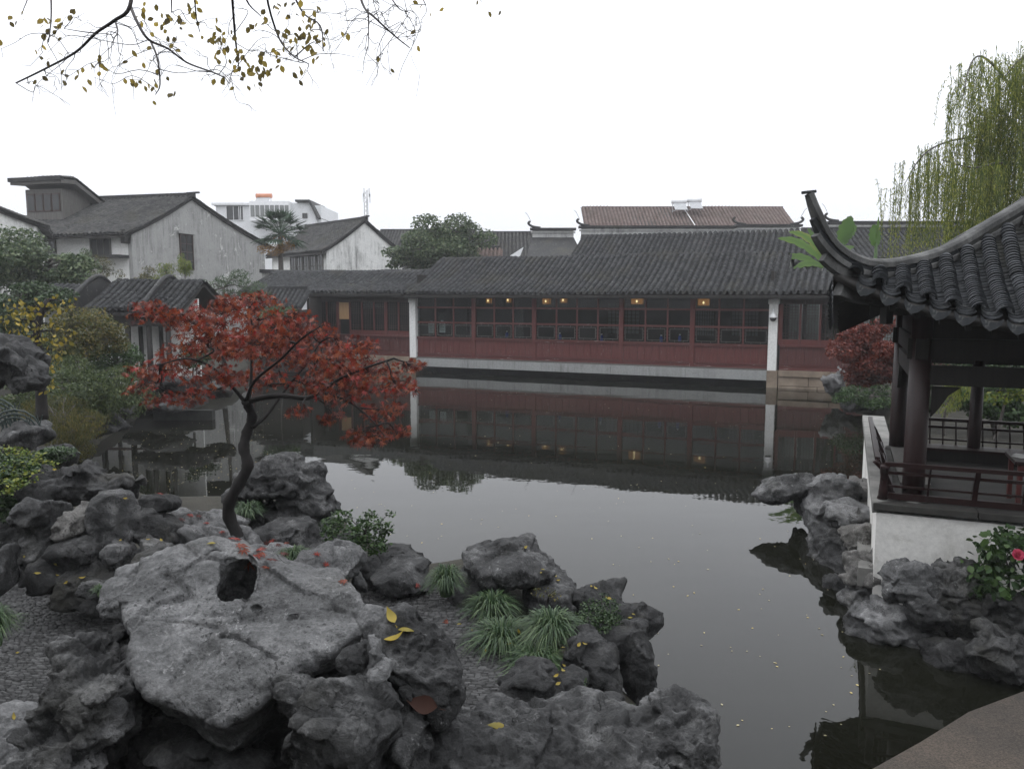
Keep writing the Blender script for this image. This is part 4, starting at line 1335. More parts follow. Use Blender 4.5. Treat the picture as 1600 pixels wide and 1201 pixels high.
# second gable house behind the palm
C2 = at(510, 389, 53); D2 = at(634, 400, 57)
g2 = unit(V2(D2 - C2)); r2 = np.array((-g2[1], g2[0], 0))
L2 = float(np.linalg.norm(V2(D2 - C2)))
ap2 = at(567, 345, C2.y + g2[1] * L2 * .47)
h2 = house('gable_house', 'white gable house with black streaks, just right of the palm', C2, g2, r2, L2, .47, 8.5, C2.z, ap2.z, 'plaster_stained', 'plaster_white', zrear=C2.z - .25)
for k in range(5):
    P = np.array(C2) + r2 * (.9 + k * 1.0) + np.array((0, 0, -1.05)) - g2 * .01
    wall_window(h2, P, r2, .9, 1.5, -g2, (2, 2), 'grey_wood')
# low grey parapet roof in front of it
pr_ = thing('garden_wall', 'low tile-capped garden wall below the white streaked gable', 'wall', at(470, 420, 50))
q0, q1 = at(408, 421, 50), at(512, 424, 50)
MB().bar(np.array(q0) - (0, 0, 2.5), np.array(q1) - (0, 0, 2.5), .3, 4.6).build('wall', 'plaster_stained', pr_)
MB().bar(np.array(q0) + (0, 0, -.1), np.array(q1) + (0, 0, -.1), .7, .22).build('coping', 'tile_old', pr_)

# white block with a glazed sunroom and a solar heater
Yb = 82
bl = thing('white_block', 'white modern house with a glazed sunroom above the grey gable roof', 'house', at(420, 350, Yb))
p0, p1 = at(338, 346, Yb), at(462, 346, Yb)
zt = at(400, 321, Yb).z
MB().box(p0.x, p1.x + 2.6, Yb, Yb + 8, 0, zt).build('wall', 'far_white', bl)
MB().box(p0.x - .3, p1.x + .1, Yb - .35, Yb + 8.2, zt + .002, zt + .22).build('roof', 'far_white', bl)
for px, w, n in ((365, 1.5, 2), (377, .5, 1)):
    wall_window(bl, np.array(at(px, 333, Yb)) - (0, .01, 0), np.array((1, 0, 0)), w, 1.5, np.array((0, -1, 0)), (n, 1), 'white_metal')
sr = MB().box(at(386, 0, Yb).x, at(448, 0, Yb).x, Yb - 1.6, Yb - .36, at(400, 347, Yb).z, zt + .25).build('sunroom', 'white_metal', bl)
for k in range(8):
    x = at(387 + k * 7.7, 0, Yb).x
    MB().box(x + .05, x + .44, Yb - 1.64, Yb - 1.61, at(400, 341, Yb).z, zt - .15).build('pane', 'curtain', sr)
gx0 = at(450, 325, Yb + 1); gx1 = at(500, 343, Yb + 1)
MB().prism([(gx0.x, Yb - .6, zt - 2.2), (gx1.x, Yb - .6, zt - 2.2), (gx1.x, Yb - .6, gx1.z), (at(478, 0, Yb).x, Yb - .6, at(478, 318, Yb).z), (gx0.x, Yb - .6, at(478, 318, Yb).z)], (0, 6, 0)).build('side_gable', 'far_white', bl)
MB().bar((at(456, 0, Yb).x, Yb + 2.2, at(478, 317, Yb).z + .1), (at(479, 0, Yb).x, Yb + 2.2, at(478, 317, Yb).z + .1), 6.6, .2).build('side_roof', 'tile_old', bl)
MB().bar((at(478, 0, Yb).x, Yb + 2.2, at(478, 317, Yb).z + .12), (gx1.x + .3, Yb + 2.2, gx1.z - .05), 6.6, .2).build('side_roof', 'tile_old', bl)
wall_window(bl, np.array(at(479, 338, Yb)) - (0, .63, 0), np.array((1, 0, 0)), .5, .5, np.array((0, -1, 0)), (2, 1), 'grey_wood')
def solar(px, py, Y, w, label, tank='white_metal', panel='grey_metal', face=0):
    P = at(px, py, Y)
    t = thing('solar_heater', label, 'water heater', P, face)
    n = 9
    for k in range(n):
        x = -w / 2 + w * (k + .5) / n
        P_('tube', lambda b: b.bar((x, -.75, .10), (x, .35, .85), w / n * .8, .05), panel, t)
    MB().tube([(-w / 2 - .1, .42, 1.0), (w / 2 + .1, .42, 1.0)], .24, 10).build('tank', tank, t, True, smooth=True)
    for x in (-w / 2, w / 2):
        P_('stand', lambda b: b.bar((x, .45, 0), (x, .42, .9), .05, .05), 'grey_metal', t)
        P_('stand', lambda b: b.bar((x, -.75, .05), (x, .45, .05), .05, .05), 'grey_metal', t)
solar(411, 321, Yb + .4, 1.4, 'solar water heater with orange tank on the white modern house', 'orange_tank')

# telecom mast
mt = thing('radio_mast', 'thin lattice radio mast with antennas in the haze', 'mast', at(573, 440, 150))
mb_, mt_ = at(573, 352, 150), at(573, 297, 150)
for sx, sy in ((-1, -1), (1, -1), (0, 1)):
    MB().bar((mb_.x + sx * .45, 150 + sy * .4, 0), (mb_.x + sx * .3, 150 + sy * .3, mt_.z), .1, .1).build('mast_leg', 'grey_metal', mt)
for k in range(16):
    z = mt_.z - 13 + k * .8
    MB().bar((mb_.x - .38, 149.65, z), (mb_.x + .36, 149.65, z + .8), .06, .06).build('brace', 'grey_metal', mt)
    MB().bar((mb_.x + .38, 149.64, z), (mb_.x - .36, 149.64, z + .8), .06, .06).build('brace', 'grey_metal', mt)
for px, py in ((569, 301), (577, 301), (568, 309), (578, 310), (573, 304)):
    p = at(px, py, 149.4)
    MB().box(p.x - .14, p.x + .14, 149.3, 149.5, p.z - .8, p.z + .8).build('antenna', 'white_metal', mt)
MB().bar((mb_.x, 150, mt_.z - .5), (mb_.x, 150, mt_.z + 1.8), .08, .08).build('lightning_rod', 'grey_metal', mt)

def low_roof(name, label, pts, Y0, Y1, mat='tile_old', wall='plaster_grey', pitch=.27, step=.16, zlow=None):
    """a roof slope seen above others: eave corners and ridge corners given by pixels"""
    (ex0, ey0), (ex1, ey1), (rx0, ry0), (rx1, ry1) = pts
    e0, e1 = np.array(at(ex0, ey0, Y0)), np.array(at(ex1, ey1, Y0))
    z_e, z_r = (e0[2] + e1[2]) / 2, (at(rx0, ry0, Y1).z + at(rx1, ry1, Y1).z) / 2
    t = thing(name, label, 'building', ((e0[0] + e1[0]) / 2, Y0, 0))
    w = e1[0] - e0[0]
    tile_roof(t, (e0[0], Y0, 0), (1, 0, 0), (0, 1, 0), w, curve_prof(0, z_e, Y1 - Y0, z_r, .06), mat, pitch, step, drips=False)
    MB().box(e0[0] + .15, e1[0] - .15, Y0 + .5, Y1 - .05, 0.1, z_e - .05).build('wall', wall, t)
    MB().prism([(e0[0] + .16, Y0 + .5, z_e - .06), (e0[0] + .16, Y1 + .3, z_r - .12), (e0[0] + .16, Y1 + .3, z_e - .06)], (.15, 0, 0)).build('gable', 'far_white', t)
    MB().prism([(e1[0] - .31, Y0 + .5, z_e - .06), (e1[0] - .31, Y1 + .3, z_r - .12), (e1[0] - .31, Y1 + .3, z_e - .06)], (.15, 0, 0)).build('gable', 'far_white', t)
    MB().box(e0[0] + .1, e1[0] - .1, Y1 - .1, Y1 + .15, z_r - .3, z_r + .22).build('ridge', 'tile_old', t)
    MB().box(e0[0] + .05, e1[0] - .05, Y1 - .04, Y1 + 3.5, 0.1, z_r - .32).build('rear_wall', wall, t)
    return t
low_roof('tiled_roof_house', 'low grey roof peeking out left of the round evergreen tree', [(575, 405), (740, 405), (585, 362), (740, 362)], 66, 72)
low_roof('tiled_roof_house', 'grey roof between the round evergreen and the white roof triangle', [(745, 403), (868, 403), (765, 366), (868, 366)], 56, 61)
low_roof('red_shed', 'small red tiled shed roof at the foot of the round evergreen', [(745, 404), (783, 404), (748, 390), (779, 390)], 50, 51.5, 'tile_red')
# white roof triangle (a gable end peeping over the crown)
tr = thing('white_gable', 'small bright white gable triangle above the tile crown', 'gable', hall_w(-10.2, 5.5, 5))
a_, b2, c_ = at(790, 404, 47), at(818, 386, 47), at(811, 404, 47)
MB().prism([tuple(a_), tuple(c_), tuple(b2)], (0, .5, 0)).build('gable_wall', 'far_white', tr)
# red-brown roof with two heaters, far behind
rb = thing('red_roof_house', 'large weathered red tiled roof with two solar heaters behind the ridges', 'house', (at(1100, 360, 70).x, 70, 0))
e0, e1 = at(918, 366, 70), at(1256, 360, 70)
z1_ = at(1100, 325, 76).z
sk = m(1253 - 1256, 70)
tile_roof(rb, (e0.x, 70, 0), (1, 0, 0), (0, 1, 0), e1.x - e0.x, curve_prof(0, e0.z - .3, 6, z1_, .0), 'tile_red', .32, .26, drips=False)
MB().box(e0.x + .2, e1.x - .1, 70.5, 76, .1, e0.z - .4).build('wall', 'far_white', rb)
MB().prism([(e1.x - .05, 70.4, 0.1), (e1.x - .05, 76.1, .1), (e1.x - .05, 76.1, z1_ - .15), (e1.x - .05, 70.4, e0.z - .35)], (.25, 0, 0)).build('gable_wall', 'far_white', rb)
MB().box(e0.x, e1.x + .1, 75.9, 76.2, z1_ - .1, z1_ + .14).build('ridge', 'tile_red', rb)
MB().bar((at(1068, 330, 75).x, 75.0, z1_ - .1), (at(1084, 350, 72).x, 71.5, e0.z + .9), .05, .05).build('pipe', 'white_metal', rb)
solar(1062, 331, 74.2, 1.15, 'solar water heater on the red roof, left one of the pair')
solar(1086, 329, 74.3, 1.1, 'solar water heater on the red roof, right one of the pair')

def ridge_wall(name, label, px0, py0, px1, py1, Y, h, upl=True, upr=False):
    """a free-standing plastered roof ridge with dark coping and hooked ends"""
    a, b = np.array(at(px0, py0, Y)), np.array(at(px1, py1, Y))
    t = thing(name, label, 'roof ridge', ((a[0] + b[0]) / 2, Y, 0))
    z = (a[2] + b[2]) / 2
    MB().prism([(a[0] - .5, Y - 3.2, z - h - 1.6), (b[0] + .5, Y - 3.2, z - h - 1.6), (b[0], Y - .1, z - h), (a[0], Y - .1, z - h)], (0, .12, -.1)).build('roof_slope', 'tile_old', t)
    MB().box(a[0], b[0], Y - .15, Y + .15, 0.2, z - .14).build('ridge_wall', 'plaster_ridge', t)
    MB().box(a[0] - .15, b[0] + .15, Y - .3, Y + .3, z - .138, z).build('coping', 'tile_old', t)
    MB().box(a[0] - .1, b[0] + .1, Y - .22, Y + .22, z - .3, z - .22).build('moulding', 'plaster_ridge', t)
    for ok, s, x in ((upl, -1, a[0]), (upr, 1, b[0])):
        if ok:
            MB().tube(smooth_path([(x - s * .5, Y, z + .02), (x, Y, z + .1), (x + s * .25, Y, z + .28), (x + s * .15, Y, z + .42)], 4), .075, 6).build('ridge_end', 'tile_old', t)
            MB().tube(smooth_path([(x + s * .1, Y, z + .4), (x + s * .3, Y, z + .8), (x + s * .45, Y, z + .95)], 3), .012, 4).build('wire_hook', 'black_wood', t)
ridge_wall('roof_ridge', 'short pale roof ridge with hooked left end, left of the red roof', 832, 356, 896, 357, 50, .55)
ridge_wall('roof_ridge', 'long pale roof ridge with hooked left end in front of the red roof', 908, 354, 1150, 352, 49, .5)
ridge_wall('roof_ridge', 'pale roof ridge below the right end of the red roof', 1152, 353, 1248, 349, 47.5, .55, True, True)
ridge_wall('roof_ridge', 'long dark roof ridge seen above the pavilion eave, under the willow', 1296, 346, 1620, 346, 44, .6)
low_roof('tiled_roof_house', 'dark grey tiled roof seen between willow and upturned pavilion eave', [(1290, 420), (1620, 420), (1296, 362), (1620, 362)], 40, 43.8, 'tile')
low_roof('tiled_roof_house', 'nearer dark tiled roof behind the sweeping pavilion ridge', [(1312, 440), (1600, 440), (1316, 410), (1600, 410)], 35.5, 37.5, 'tile')

# garden corridor with white walls on the left bank
gc = thing('garden_corridor', 'small white-walled garden corridor with grey tile roof behind the maple', 'corridor', (at(190, 560, 24.5).x, 24.5, 0.6))
e0, e1 = at(128, 488, 24), at(276, 490, 24)
zr_ = at(170, 444, 26.2).z
tile_roof(gc, (e0.x, 24, 0), (1, 0, 0), (0, 1, 0), e1.x - e0.x, curve_prof(0, e0.z, 2.1, zr_, .06) + [(2.3, zr_ + .02), (4.4, e0.z)], 'tile', .2, .08)
ew0 = at(20, 470, 26.5)
tile_roof(gc, (ew0.x, 26.6, 0), (1, 0, 0), (0, 1, 0), e0.x - ew0.x, [(0, e0.z + .15), (2.0, zr_ - .1), (4.0, e0.z)], 'tile', .2, .08)
MB().box(e0.x + .2, e1.x - .1, 25.9, 26.0, .3, e0.z + .4).build('wall', 'plaster_white', gc)
MB().box(ew0.x + .2, e0.x, 27.9, 28.0, .3, e0.z + .4).build('wall', 'plaster_white', gc)
MB().box(e0.x, e1.x, 24.2, 24.34, e0.z - .42, e0.z - .12).build('lintel', 'black_wood', gc)
MB().box(e0.x - .1, e1.x, 24.1, 26.2, .1, .62).build('plinth', 'mortar', gc)
for px in (152, 199, 232, 262):
    x = at(px, 500, 24.3).x
    MB().lathe((x, 24.3, .62), [(.09, 0), (.085, e0.z - .95)], 8).build('column', 'black_wood', gc, smooth=True)
for px in (176, 218, 250):
    x = at(px, 500, 25.8).x
    MB().box(x - .05, x + .05, 25.78, 25.88, .62, e0.z + .1).build('wall_post', 'black_wood', gc)
MB().box(e0.x, e1.x, 24.26, 24.36, 1.05, 1.12).build('rail', 'brown_wood', gc)
for px0, px1, pk in ((105, 128, 436), (215, 250, 436)):
    a, b, c = at(px0 - 8, 470, 24.0), at((px0 + px1) / 2 + 2, pk, 26), at(px1 + 22, 462 if px0 > 200 else 470, 27.6)
    x = at((px0 + px1) / 2 + 6, 450, 25).x
    pts = [(x, 23.85, e0.z - .02), (x, 24.6, e0.z + .42), (x, 25.6, zr_ + .08), (x, 26.2, zr_ + .26), (x, 26.8, zr_ + .12), (x, 27.8, e0.z + .4), (x, 28.4, e0.z)]
    MB().tube(smooth_path(pts, 4), .075, 6).build('gable_ridge', 'tile_old', gc, smooth=True)
    MB().prism([(x - .05, 24.1, e0.z - .3)] + [(x - .05, p[1], p[2] - .05) for p in pts[1:-1]] + [(x - .05, 28.2, e0.z - .3)], (.1, 0, 0)).build('gable', 'tile_old', gc)
# latticed low parapet by the water
pl = thing('lattice_parapet', 'low dark parapet with pale square fretwork at the water edge behind the maple', 'parapet', (at(275, 640, 23).x, 23, 0))
a, b = at(238, 622, 23.2), at(330, 622, 23.2)
MB().box(a.x, b.x, 23.2, 23.45, -.4, .29).build('wall', 'mortar', pl)
for k in range(7):
    x = a.x + (b.x - a.x) * (k + .5) / 7
    for s in (.13, .07):
        frame_ring(pl, 'fret', x - s * .8, x + s * .8, .14 - s, .14 + s, 23.185 if s > .1 else 23.18, .02, .02, 'stone_cap')
# link roof stepping down to the gallery
low_roof('link_roof', 'small tiled roof stepping down between maple crown and the timber gallery', [(395, 480), (468, 486), (400, 452), (470, 458)], 36, 38, 'tile', 'interior', .22, .1)

# ------------------------------------------------------------------ pavilion on the right bank
K = np.array((3.40, 8.50, 0.0))                 # eave corner nearest the camera
e1 = np.array((0.922, -0.387, 0.0))             # along the front eave, to the right
e2 = np.array((0.387, 0.922, 0.0))              # inward, along the left eave
SID = 5.2
UPV = np.array((0, 0, 1.0))
def z_eave(a):
    a = np.minimum(a, SID - a)
    return 3.22 + 0.70 * np.exp(-np.maximum(a, -.3) / 1.15)
def z_roof(a, b):
    return z_eave(a) + .35 * b + .125 * b * b
CEN = K + (e1 + e2) * SID / 2
pav = thing('pavilion', 'dark timber water pavilion with sweeping upturned tiled roof on white plinth', 'pavilion', tuple(CEN * (1, 1, 0) + (0, 0, 0.8)))
COLS = [(4.63, 9.0)]
c1 = np.array((4.63, 9.0, 0.0)); s1 = 3.25
c2 = c1 + e2 * s1; c3 = c1 + e1 * s1; c4 = c2 + e1 * s1
ZF = 1.34
N0 = c1 - e1 * .38 - e2 * .30                   # plinth corner
far_len = 7.1
# plinth: long left wall and front wall
pl_poly = [N0, N0 + e1 * 5.0, N0 + e1 * 5.0 + e2 * 4.2, N0 + e2 * 4.2]
MB().prism([tuple(p + UPV * .0) for p in pl_poly], UPV * 1.22).build('plinth', 'plaster_plinth', pav)
MB().prism([tuple(p) for p in (N0 + e2 * 4.202, N0 + e2 * 4.202 + e1 * .3, N0 + e2 * far_len + e1 * .3, N0 + e2 * far_len)], UPV * 1.22).build('plinth_wall', 'plaster_plinth', pav)
for i in range(6):
    q0, q1 = far_len * i / 6, far_len * (i + 1) / 6
    p = [N0 - e1 * .05 + e2 * (q0 - (.05 if i == 0 else -.004)), N0 + e1 * .34 + e2 * (q0 + (.34 if i == 0 else .004)), N0 + e1 * .34 + e2 * (q1 - .004), N0 - e1 * .05 + e2 * (q1 - .004)]
    MB().prism([tuple(v + UPV * 1.222) for v in p], UPV * .12).build('coping_stone', 'stone_cap', pav, bevel=.008)
for i in range(5):
    q0, q1 = i * 1.0, (i + 1) * 1.0
    p = [N0 - e2 * .04 + e1 * (q0 - (.045 if i == 0 else -.004)), N0 + e2 * .335 + e1 * (q0 + (.345 if i == 0 else .004)), N0 + e2 * .335 + e1 * (q1 - .004), N0 - e2 * .05 + e1 * (q1 - .004)]
    MB().prism([tuple(v + UPV * 1.2615) for v in p][::-1], UPV * .08).build('coping_stone', 'floor_stone', pav, bevel=.008)
MB().prism([tuple(p + UPV * 1.223) for p in (N0 + e1 * .35 + e2 * .345, N0 + e1 * 4.9 + e2 * .345, N0 + e1 * 4.9 + e2 * 4.1, N0 + e1 * .35 + e2 * 4.1)], UPV * .02).build('floor', 'floor_stone', pav)
# paved strip and brick toe along the left wall
MB().prism([tuple(p + UPV * .3) for p in (N0 - e1 * .16 + e2 * .1, N0 - e1 * .003 + e2 * .1, N0 - e1 * .003 + e2 * 4.4, N0 - e1 * .16 + e2 * 4.4)], UPV * .22).build('toe_strip', 'stone_cap', pav)
# columns
cs = [(c1, .118), (c2, .115), (c3, .118), (c4, .115), (c2 + e1 * 1.02, .085), (c2 + e1 * 2.2, .085)]
for c, r in cs:
    base = MB().lathe((c[0], c[1], 1.243), [(r * 1.45, 0), (r * 1.6, .06), (r * 1.35, .13), (r * 1.1, .15)], 14).build('column_base', 'stone_cap', pav, smooth=True)
    MB().lathe((c[0], c[1], 1.395), [(r, 0), (r * 1.02, .3), (r * .94, 2.2)], 16).build('column', 'dark_lacquer', pav, smooth=True)
# tie beams, brackets, fretted drop boards
def beam(a, b, z0, z1, w, name='beam', mat='black_wood'):
    MB().bar(a + UPV * (z0 + z1) / 2, b + UPV * (z0 + z1) / 2, w, z1 - z0).build(name, mat, pav)
for a, b in ((c1, c2), (c1, c3), (c3, c4), (c2, c4)):
    d = unit(b - a)
    beam(a - d * .14, b + d * .14, 2.97, 3.20, .13)
    beam(a, b, 2.68, 2.90, .10)
    beam(a - d * .55, b + d * .55, 3.46, 3.62, .15)
    beam(a, b, 3.205, 3.455, .05, 'board')
    for q, s in ((a, 1), (b, -1)):
        MB().prism([tuple(q + d * s * .13 + UPV * 2.66), tuple(q + d * s * .42 + UPV * 2.66), tuple(q + d * s * .30 + UPV * 2.56), tuple(q + d * s * .22 + UPV * 2.42), tuple(q + d * s * .13 + UPV * 2.30)], np.cross(UPV, d) * .05).build('bracket', 'black_wood', pav)
# corner cantilever under the upturned eave
for c, dd in ((c1, -(e1 + e2)), (c2, e2 - e1), (c3, e1 - e2), (c4, e1 + e2)):
    d = unit(dd)
    pts = [c + UPV * 3.60, c + d * .5 + UPV * 3.62, c + d * .85 + UPV * 3.66, c + d * 1.15 + UPV * 3.74]
    MB().tube(smooth_path(pts, 4), [.075] * 9 + [.07, .065, .06, .05], 6).build('corner_beam', 'black_wood', pav, smooth=True)
    MB().obox(c + d * .55 + UPV * 3.47, d * .05, np.cross(UPV, d) * .045, UPV * .10).build('hanging_boss', 'black_wood', pav)
# roof: four faces
faces = [(K, e1, e2), (K + e2 * SID, -e2, e1), (K + e1 * SID + e2 * SID, -e1, -e2), (K + e1 * SID, e2, -e1)]
PITCH_T, STEP_T = 0.23, 0.046
tvc, tfc = arc_tile(.078, .085, 86, .024, .020, n=8)
tvp, tfp = arc_tile(.108, .085, 62, .014, .014, flip=-1, n=5)
COVER = []
for i in range(8):
    me = bpy.data.meshes.new('cover_tile')
    me.from_pydata(tvc, [], tfc)
    me.materials.append(MAT['tile_near'])
    a_ = me.attributes.new('rnd', 'FLOAT', 'POINT')
    a_.data.foreach_set('value', np.full(len(tvc), (i + .5) / 8, np.float32))
    COVER.append(me)
DRIPN = DRIP.copy(); DRIPN.materials.clear(); DRIPN.materials.append(MAT['tile_near'])
pavL = np.array(pav.location)
n_single = 0
for fi, (O, ea, eb) in enumerate(faces):
    if fi == 1: O, ea, eb = K, e2, e1            # left face measured from the same corner
    rest_c, rest_p, rc_R, rp_R = [], [], [], []
    nr = int(SID / PITCH_T)
    for i in range(nr):
        a = .10 + (i + .5) * PITCH_T if True else 0
        for kind in (0, 1):
            aa = a if kind == 0 else a - PITCH_T / 2
            bmax = min(aa, SID - aa) - .10
            if bmax < .04: continue
            stp = STEP_T if kind == 0 else .058
            ks = np.arange(0, bmax, stp)
            wob = np.cumsum(rng.normal(size=len(ks))) * .0012
            # the eave line: rows start at the eave and climb
            for j, b in enumerate(ks):
                ja = aa + wob[j] + rng.normal() * .0025
                p = O + ea * ja + eb * b + UPV * (z_roof(ja, b) + (.098 if kind == 0 else .085) + rng.normal() * .0018)
                dz = z_roof(ja, b + .05) - z_roof(ja, b)
                t = eb * .05 + UPV * dz + rng.normal(size=3) * .0012
                da = (z_roof(ja + .02, b) - z_roof(ja - .02, b)) / .04
                nrm = np.cross(ea + UPV * da, t)
                if nrm[2] < 0: nrm = -nrm
                R = frames(t[None], nrm[None])[0]
                if fi == 0 and kind == 0 and a < 1.95 and n_single < 296:
                    n_single += 1
                    o = bpy.data.objects.new('cover_tile', COVER[int(rng.integers(8))])
                    COL.objects.link(o)
                    o.parent = pav
                    M = Matrix([list(R[0]) + [p[0] - pavL[0]], list(R[1]) + [p[1] - pavL[1]], list(R[2]) + [p[2] - pavL[2]], [0, 0, 0, 1]])
                    o.matrix_local = M
                elif kind == 0:
                    rest_c.append(p); rc_R.append(R)
                else:
                    rest_p.append(p); rp_R.append(R)
            if kind == 1 and fi in (0, 1, 3):
                o = bpy.data.objects.new('drip_tile', DRIPN)
                COL.objects.link(o)
                o.parent = pav
                p = O + ea * aa - eb * .015 + UPV * (z_roof(aa, 0) + .055) - pavL
                o.location = p
                tilt = math.atan((z_roof(aa + .05, 0) - z_roof(aa - .05, 0)) / .1)
                yaw = math.atan2(ea[1], ea[0])
                o.rotation_euler = (-.25 if fi == 0 else .25 if fi == 1 else -.25, -tilt, yaw)
                o.scale = (1.05, 1, 1.25)
    scatter_obj('cover_tiles', tvc, tfc, np.array(rest_c), np.array(rc_R), np.ones(len(rest_c)), 'tile_near', pav, kind='stuff')
    scatter_obj('pan_tiles', tvp, tfp, np.array(rest_p), np.array(rp_R), np.ones(len(rest_p)), 'tile_near', pav, kind='stuff')
    # boarding: a curved sheet with thickness
    ga = np.linspace(0, 1, 27)
    b = MB()
    grid = {}
    for i, u_ in enumerate(ga):
        for j, v_ in enumerate(np.linspace(0, 1, 11)):
            bq = v_ * SID / 2
            aq = bq + u_ * (SID - 2 * bq)
            for k_, off in ((0, .018), (1, -.07)):
                grid[i, j, k_] = len(b.v)
                b.v.append(tuple(O + ea * aq + eb * bq + UPV * (z_roof(aq, bq) + off)))
    for i in range(26):
        for j in range(10):
            b.f.append((grid[i, j, 0], grid[i + 1, j, 0], grid[i + 1, j + 1, 0], grid[i, j + 1, 0]))
            b.f.append((grid[i, j, 1], grid[i, j + 1, 1], grid[i + 1, j + 1, 1], grid[i + 1, j, 1]))
        b.f.append((grid[i, 0, 0], grid[i, 0, 1], grid[i + 1, 0, 1], grid[i + 1, 0, 0]))
    b.build('roof_boards', 'black_wood', pav, smooth=True)
    if fi in (0, 1, 3):
        for i in range(20):
            a = .35 + i * .235
            p0 = O + ea * a + eb * .06 + UPV * (z_roof(a, .06) - .11)
            q = min(1.3, max(.3, min(a, SID - a)))
            p1 = O + ea * a + eb * q + UPV * (z_roof(a, q) - .12)
            MB().bar(p0, p1, .06, .07).build('rafter', 'black_wood', pav)
# hip ridges sweeping up into horns: stacked mouldings
hip_px = [(1640, 283), (1600, 311), (1546, 343), (1480, 381), (1413, 401), (1363, 404), (1323, 389), (1297, 363), (1280, 327), (1270, 299)]
hd = unit(e1 + e2)
hip = [np.array(atv(x, y, K, hd)) for x, y in hip_px][::-1]
hipc = smooth_path(hip, 6)
def sweep(pts, hw, hh, off, name, mat, taper=None, rnd=False):
    b = MB()
    side = np.cross(UPV, hd)
    ring = []
    n = len(pts)
    for i, p in enumerate(pts):
        d = unit(pts[min(i + 1, n - 1)] - pts[max(i - 1, 0)])
        nrm = hd * -d[2] + UPV * np.dot(d, hd)
        w = hw * (taper[0] + (1 - taper[0]) * min(1, i / taper[1]) if taper else 1)
        c = p + nrm * off
        prof = [(-1, -1), (1, -1), (1, .3), (.6, .9), (0, 1.1), (-.6, .9), (-1, .3)] if rnd else [(-1, -1), (1, -1), (1, 1), (-1, 1)]
        ring.append(len(prof))
        for u_, v_ in prof:
            b.v.append(tuple(c + side * w * u_ + nrm * hh * v_))
    k = ring[0]
    for i in range(n - 1):
        for j in range(k):
            b.f.append((i * k + j, i * k + (j + 1) % k, (i + 1) * k + (j + 1) % k, (i + 1) * k + j))
    b.f.append(tuple(range(k))[::-1]); b.f.append(tuple(range((n - 1) * k, n * k)))
    return b
def around(b, name, mat):
    """the same moulding on all four hips"""
    for q in range(4):
        c_, s_ = [(1, 0), (0, 1), (-1, 0), (0, -1)][q]
        nb = MB()
        nb.f = b.f
        nb.v = [(CEN[0] + (x - CEN[0]) * c_ - (y - CEN[1]) * s_, CEN[1] + (x - CEN[0]) * s_ + (y - CEN[1]) * c_, z) for x, y, z in b.v]
        nb.build(name, mat, pav, smooth=False, bevel=.006)
simple('ridge_mortar', (0.035, 0.035, 0.035), (0.17, 0.17, 0.165), 3.5, 0.85, 18, 0.7, 0.02, mid=(0.075, 0.075, 0.073))
around(sweep(hipc, .065, .045, -.045, 'ridge_cap', 'ridge_mortar', (.5, 8), True), 'ridge_cap', 'ridge_mortar')
around(sweep(hipc[7:], .045, .03, -.118, '', '', (.6, 6)), 'ridge_band', 'tile_near')
around(sweep(hipc[10:], .075, .03, -.17, '', '', (.6, 6)), 'ridge_band', 'ridge_mortar')
around(sweep(hipc[14:], .06, .05, -.245, '', '', (.6, 6)), 'ridge_base', 'ridge_mortar')
around(sweep(hipc[19:], .095, .11, -.385, '', '', (.6, 6)), 'ridge_base', 'ridge_mortar')
tip = hip[0]
hk = MB(); hk.bar(tip + hd * .03 + UPV * .0, tip - hd * .13 - UPV * .02, .05, .03)
around(hk, 'horn_hook', 'tile_near')
cu = MB(); kq = hipc[20] - UPV * .42 - hd * .05
cu.tube(smooth_path([kq + hd * .25 + UPV * .02, kq + UPV * .0, kq - hd * .10 + UPV * .06, kq - hd * .06 + UPV * .14, kq + hd * .02 + UPV * .12, kq + hd * .01 + UPV * .07], 4), .028, 7)
around(cu, 'scroll', 'stone_cap')
# finial on the apex
MB().lathe(tuple(CEN + UPV * (z_roof(SID / 2, SID / 2) - .05)), [(.3, 0), (.28, .25), (.12, .35), (.22, .5), (.2, .65), (.05, .85)], 12).build('finial', 'ridge_mortar', pav, smooth=True)

# leaning goose-neck seat rails on the front and the far side
def goose_rail(A, B, out, name, z0=1.345, post_every=.75, thick=1.0, end_curl=True):
    d = unit(B - A)
    L = np.linalg.norm(B - A)
    lean = [(0.0, 0.04), (.02, .14), (.07, .26), (.13, .36), (.17, .44)]
    def pt(q, o, z): return A + d * q + out * o + UPV * (z0 + z)
    root = MB().bar(pt(0, .17, .45), pt(L, .17, .45), .055 * thick, .045).build('top_rail', 'dark_lacquer_x', pav)
    MB().bar(pt(0, .125, .345), pt(L, .125, .345), .03, .035).build('rail', 'dark_lacquer_x', pav)
    MB().bar(pt(0, .0, .05), pt(L, .0, .05), .06, .07).build('bottom_rail', 'dark_lacquer_x', pav)
    MB().bar(pt(0, .03, .17), pt(L, .03, .17), .025, .025).build('rail', 'dark_lacquer_x', pav)
    n = int(L / (.17 if name == 'back' else .42))
    for i in range(n + 1):
        q = L * i / n
        main = i % (5 if name == 'back' else 2) == 0
        pts = [pt(q, o, z) for o, z in lean]
        b = MB()
        for k in range(4): b.bar(pts[k], pts[k + 1], .05 if main else .02, .05 if main else .02, tuple(out))
        b.build('post' if main else 'baluster', 'dark_lacquer', pav)
    if end_curl:
        pts = smooth_path([pt(0, -.02, .0), pt(0, .06, .08), pt(0, .06, .2), pt(0, .10, .32), pt(0, .20, .43)], 4)
        MB().tube(pts, [.06, .06, .055, .05, .05, .05, .045, .045, .04, .04, .04, .04, .045, .05, .05, .05, .05], 8, .6).build('end_scroll', 'dark_lacquer', pav, smooth=True)
goose_rail(N0 + e1 * .06 + e2 * .16, N0 + e1 * 4.2 + e2 * .16, -e2, 'front')
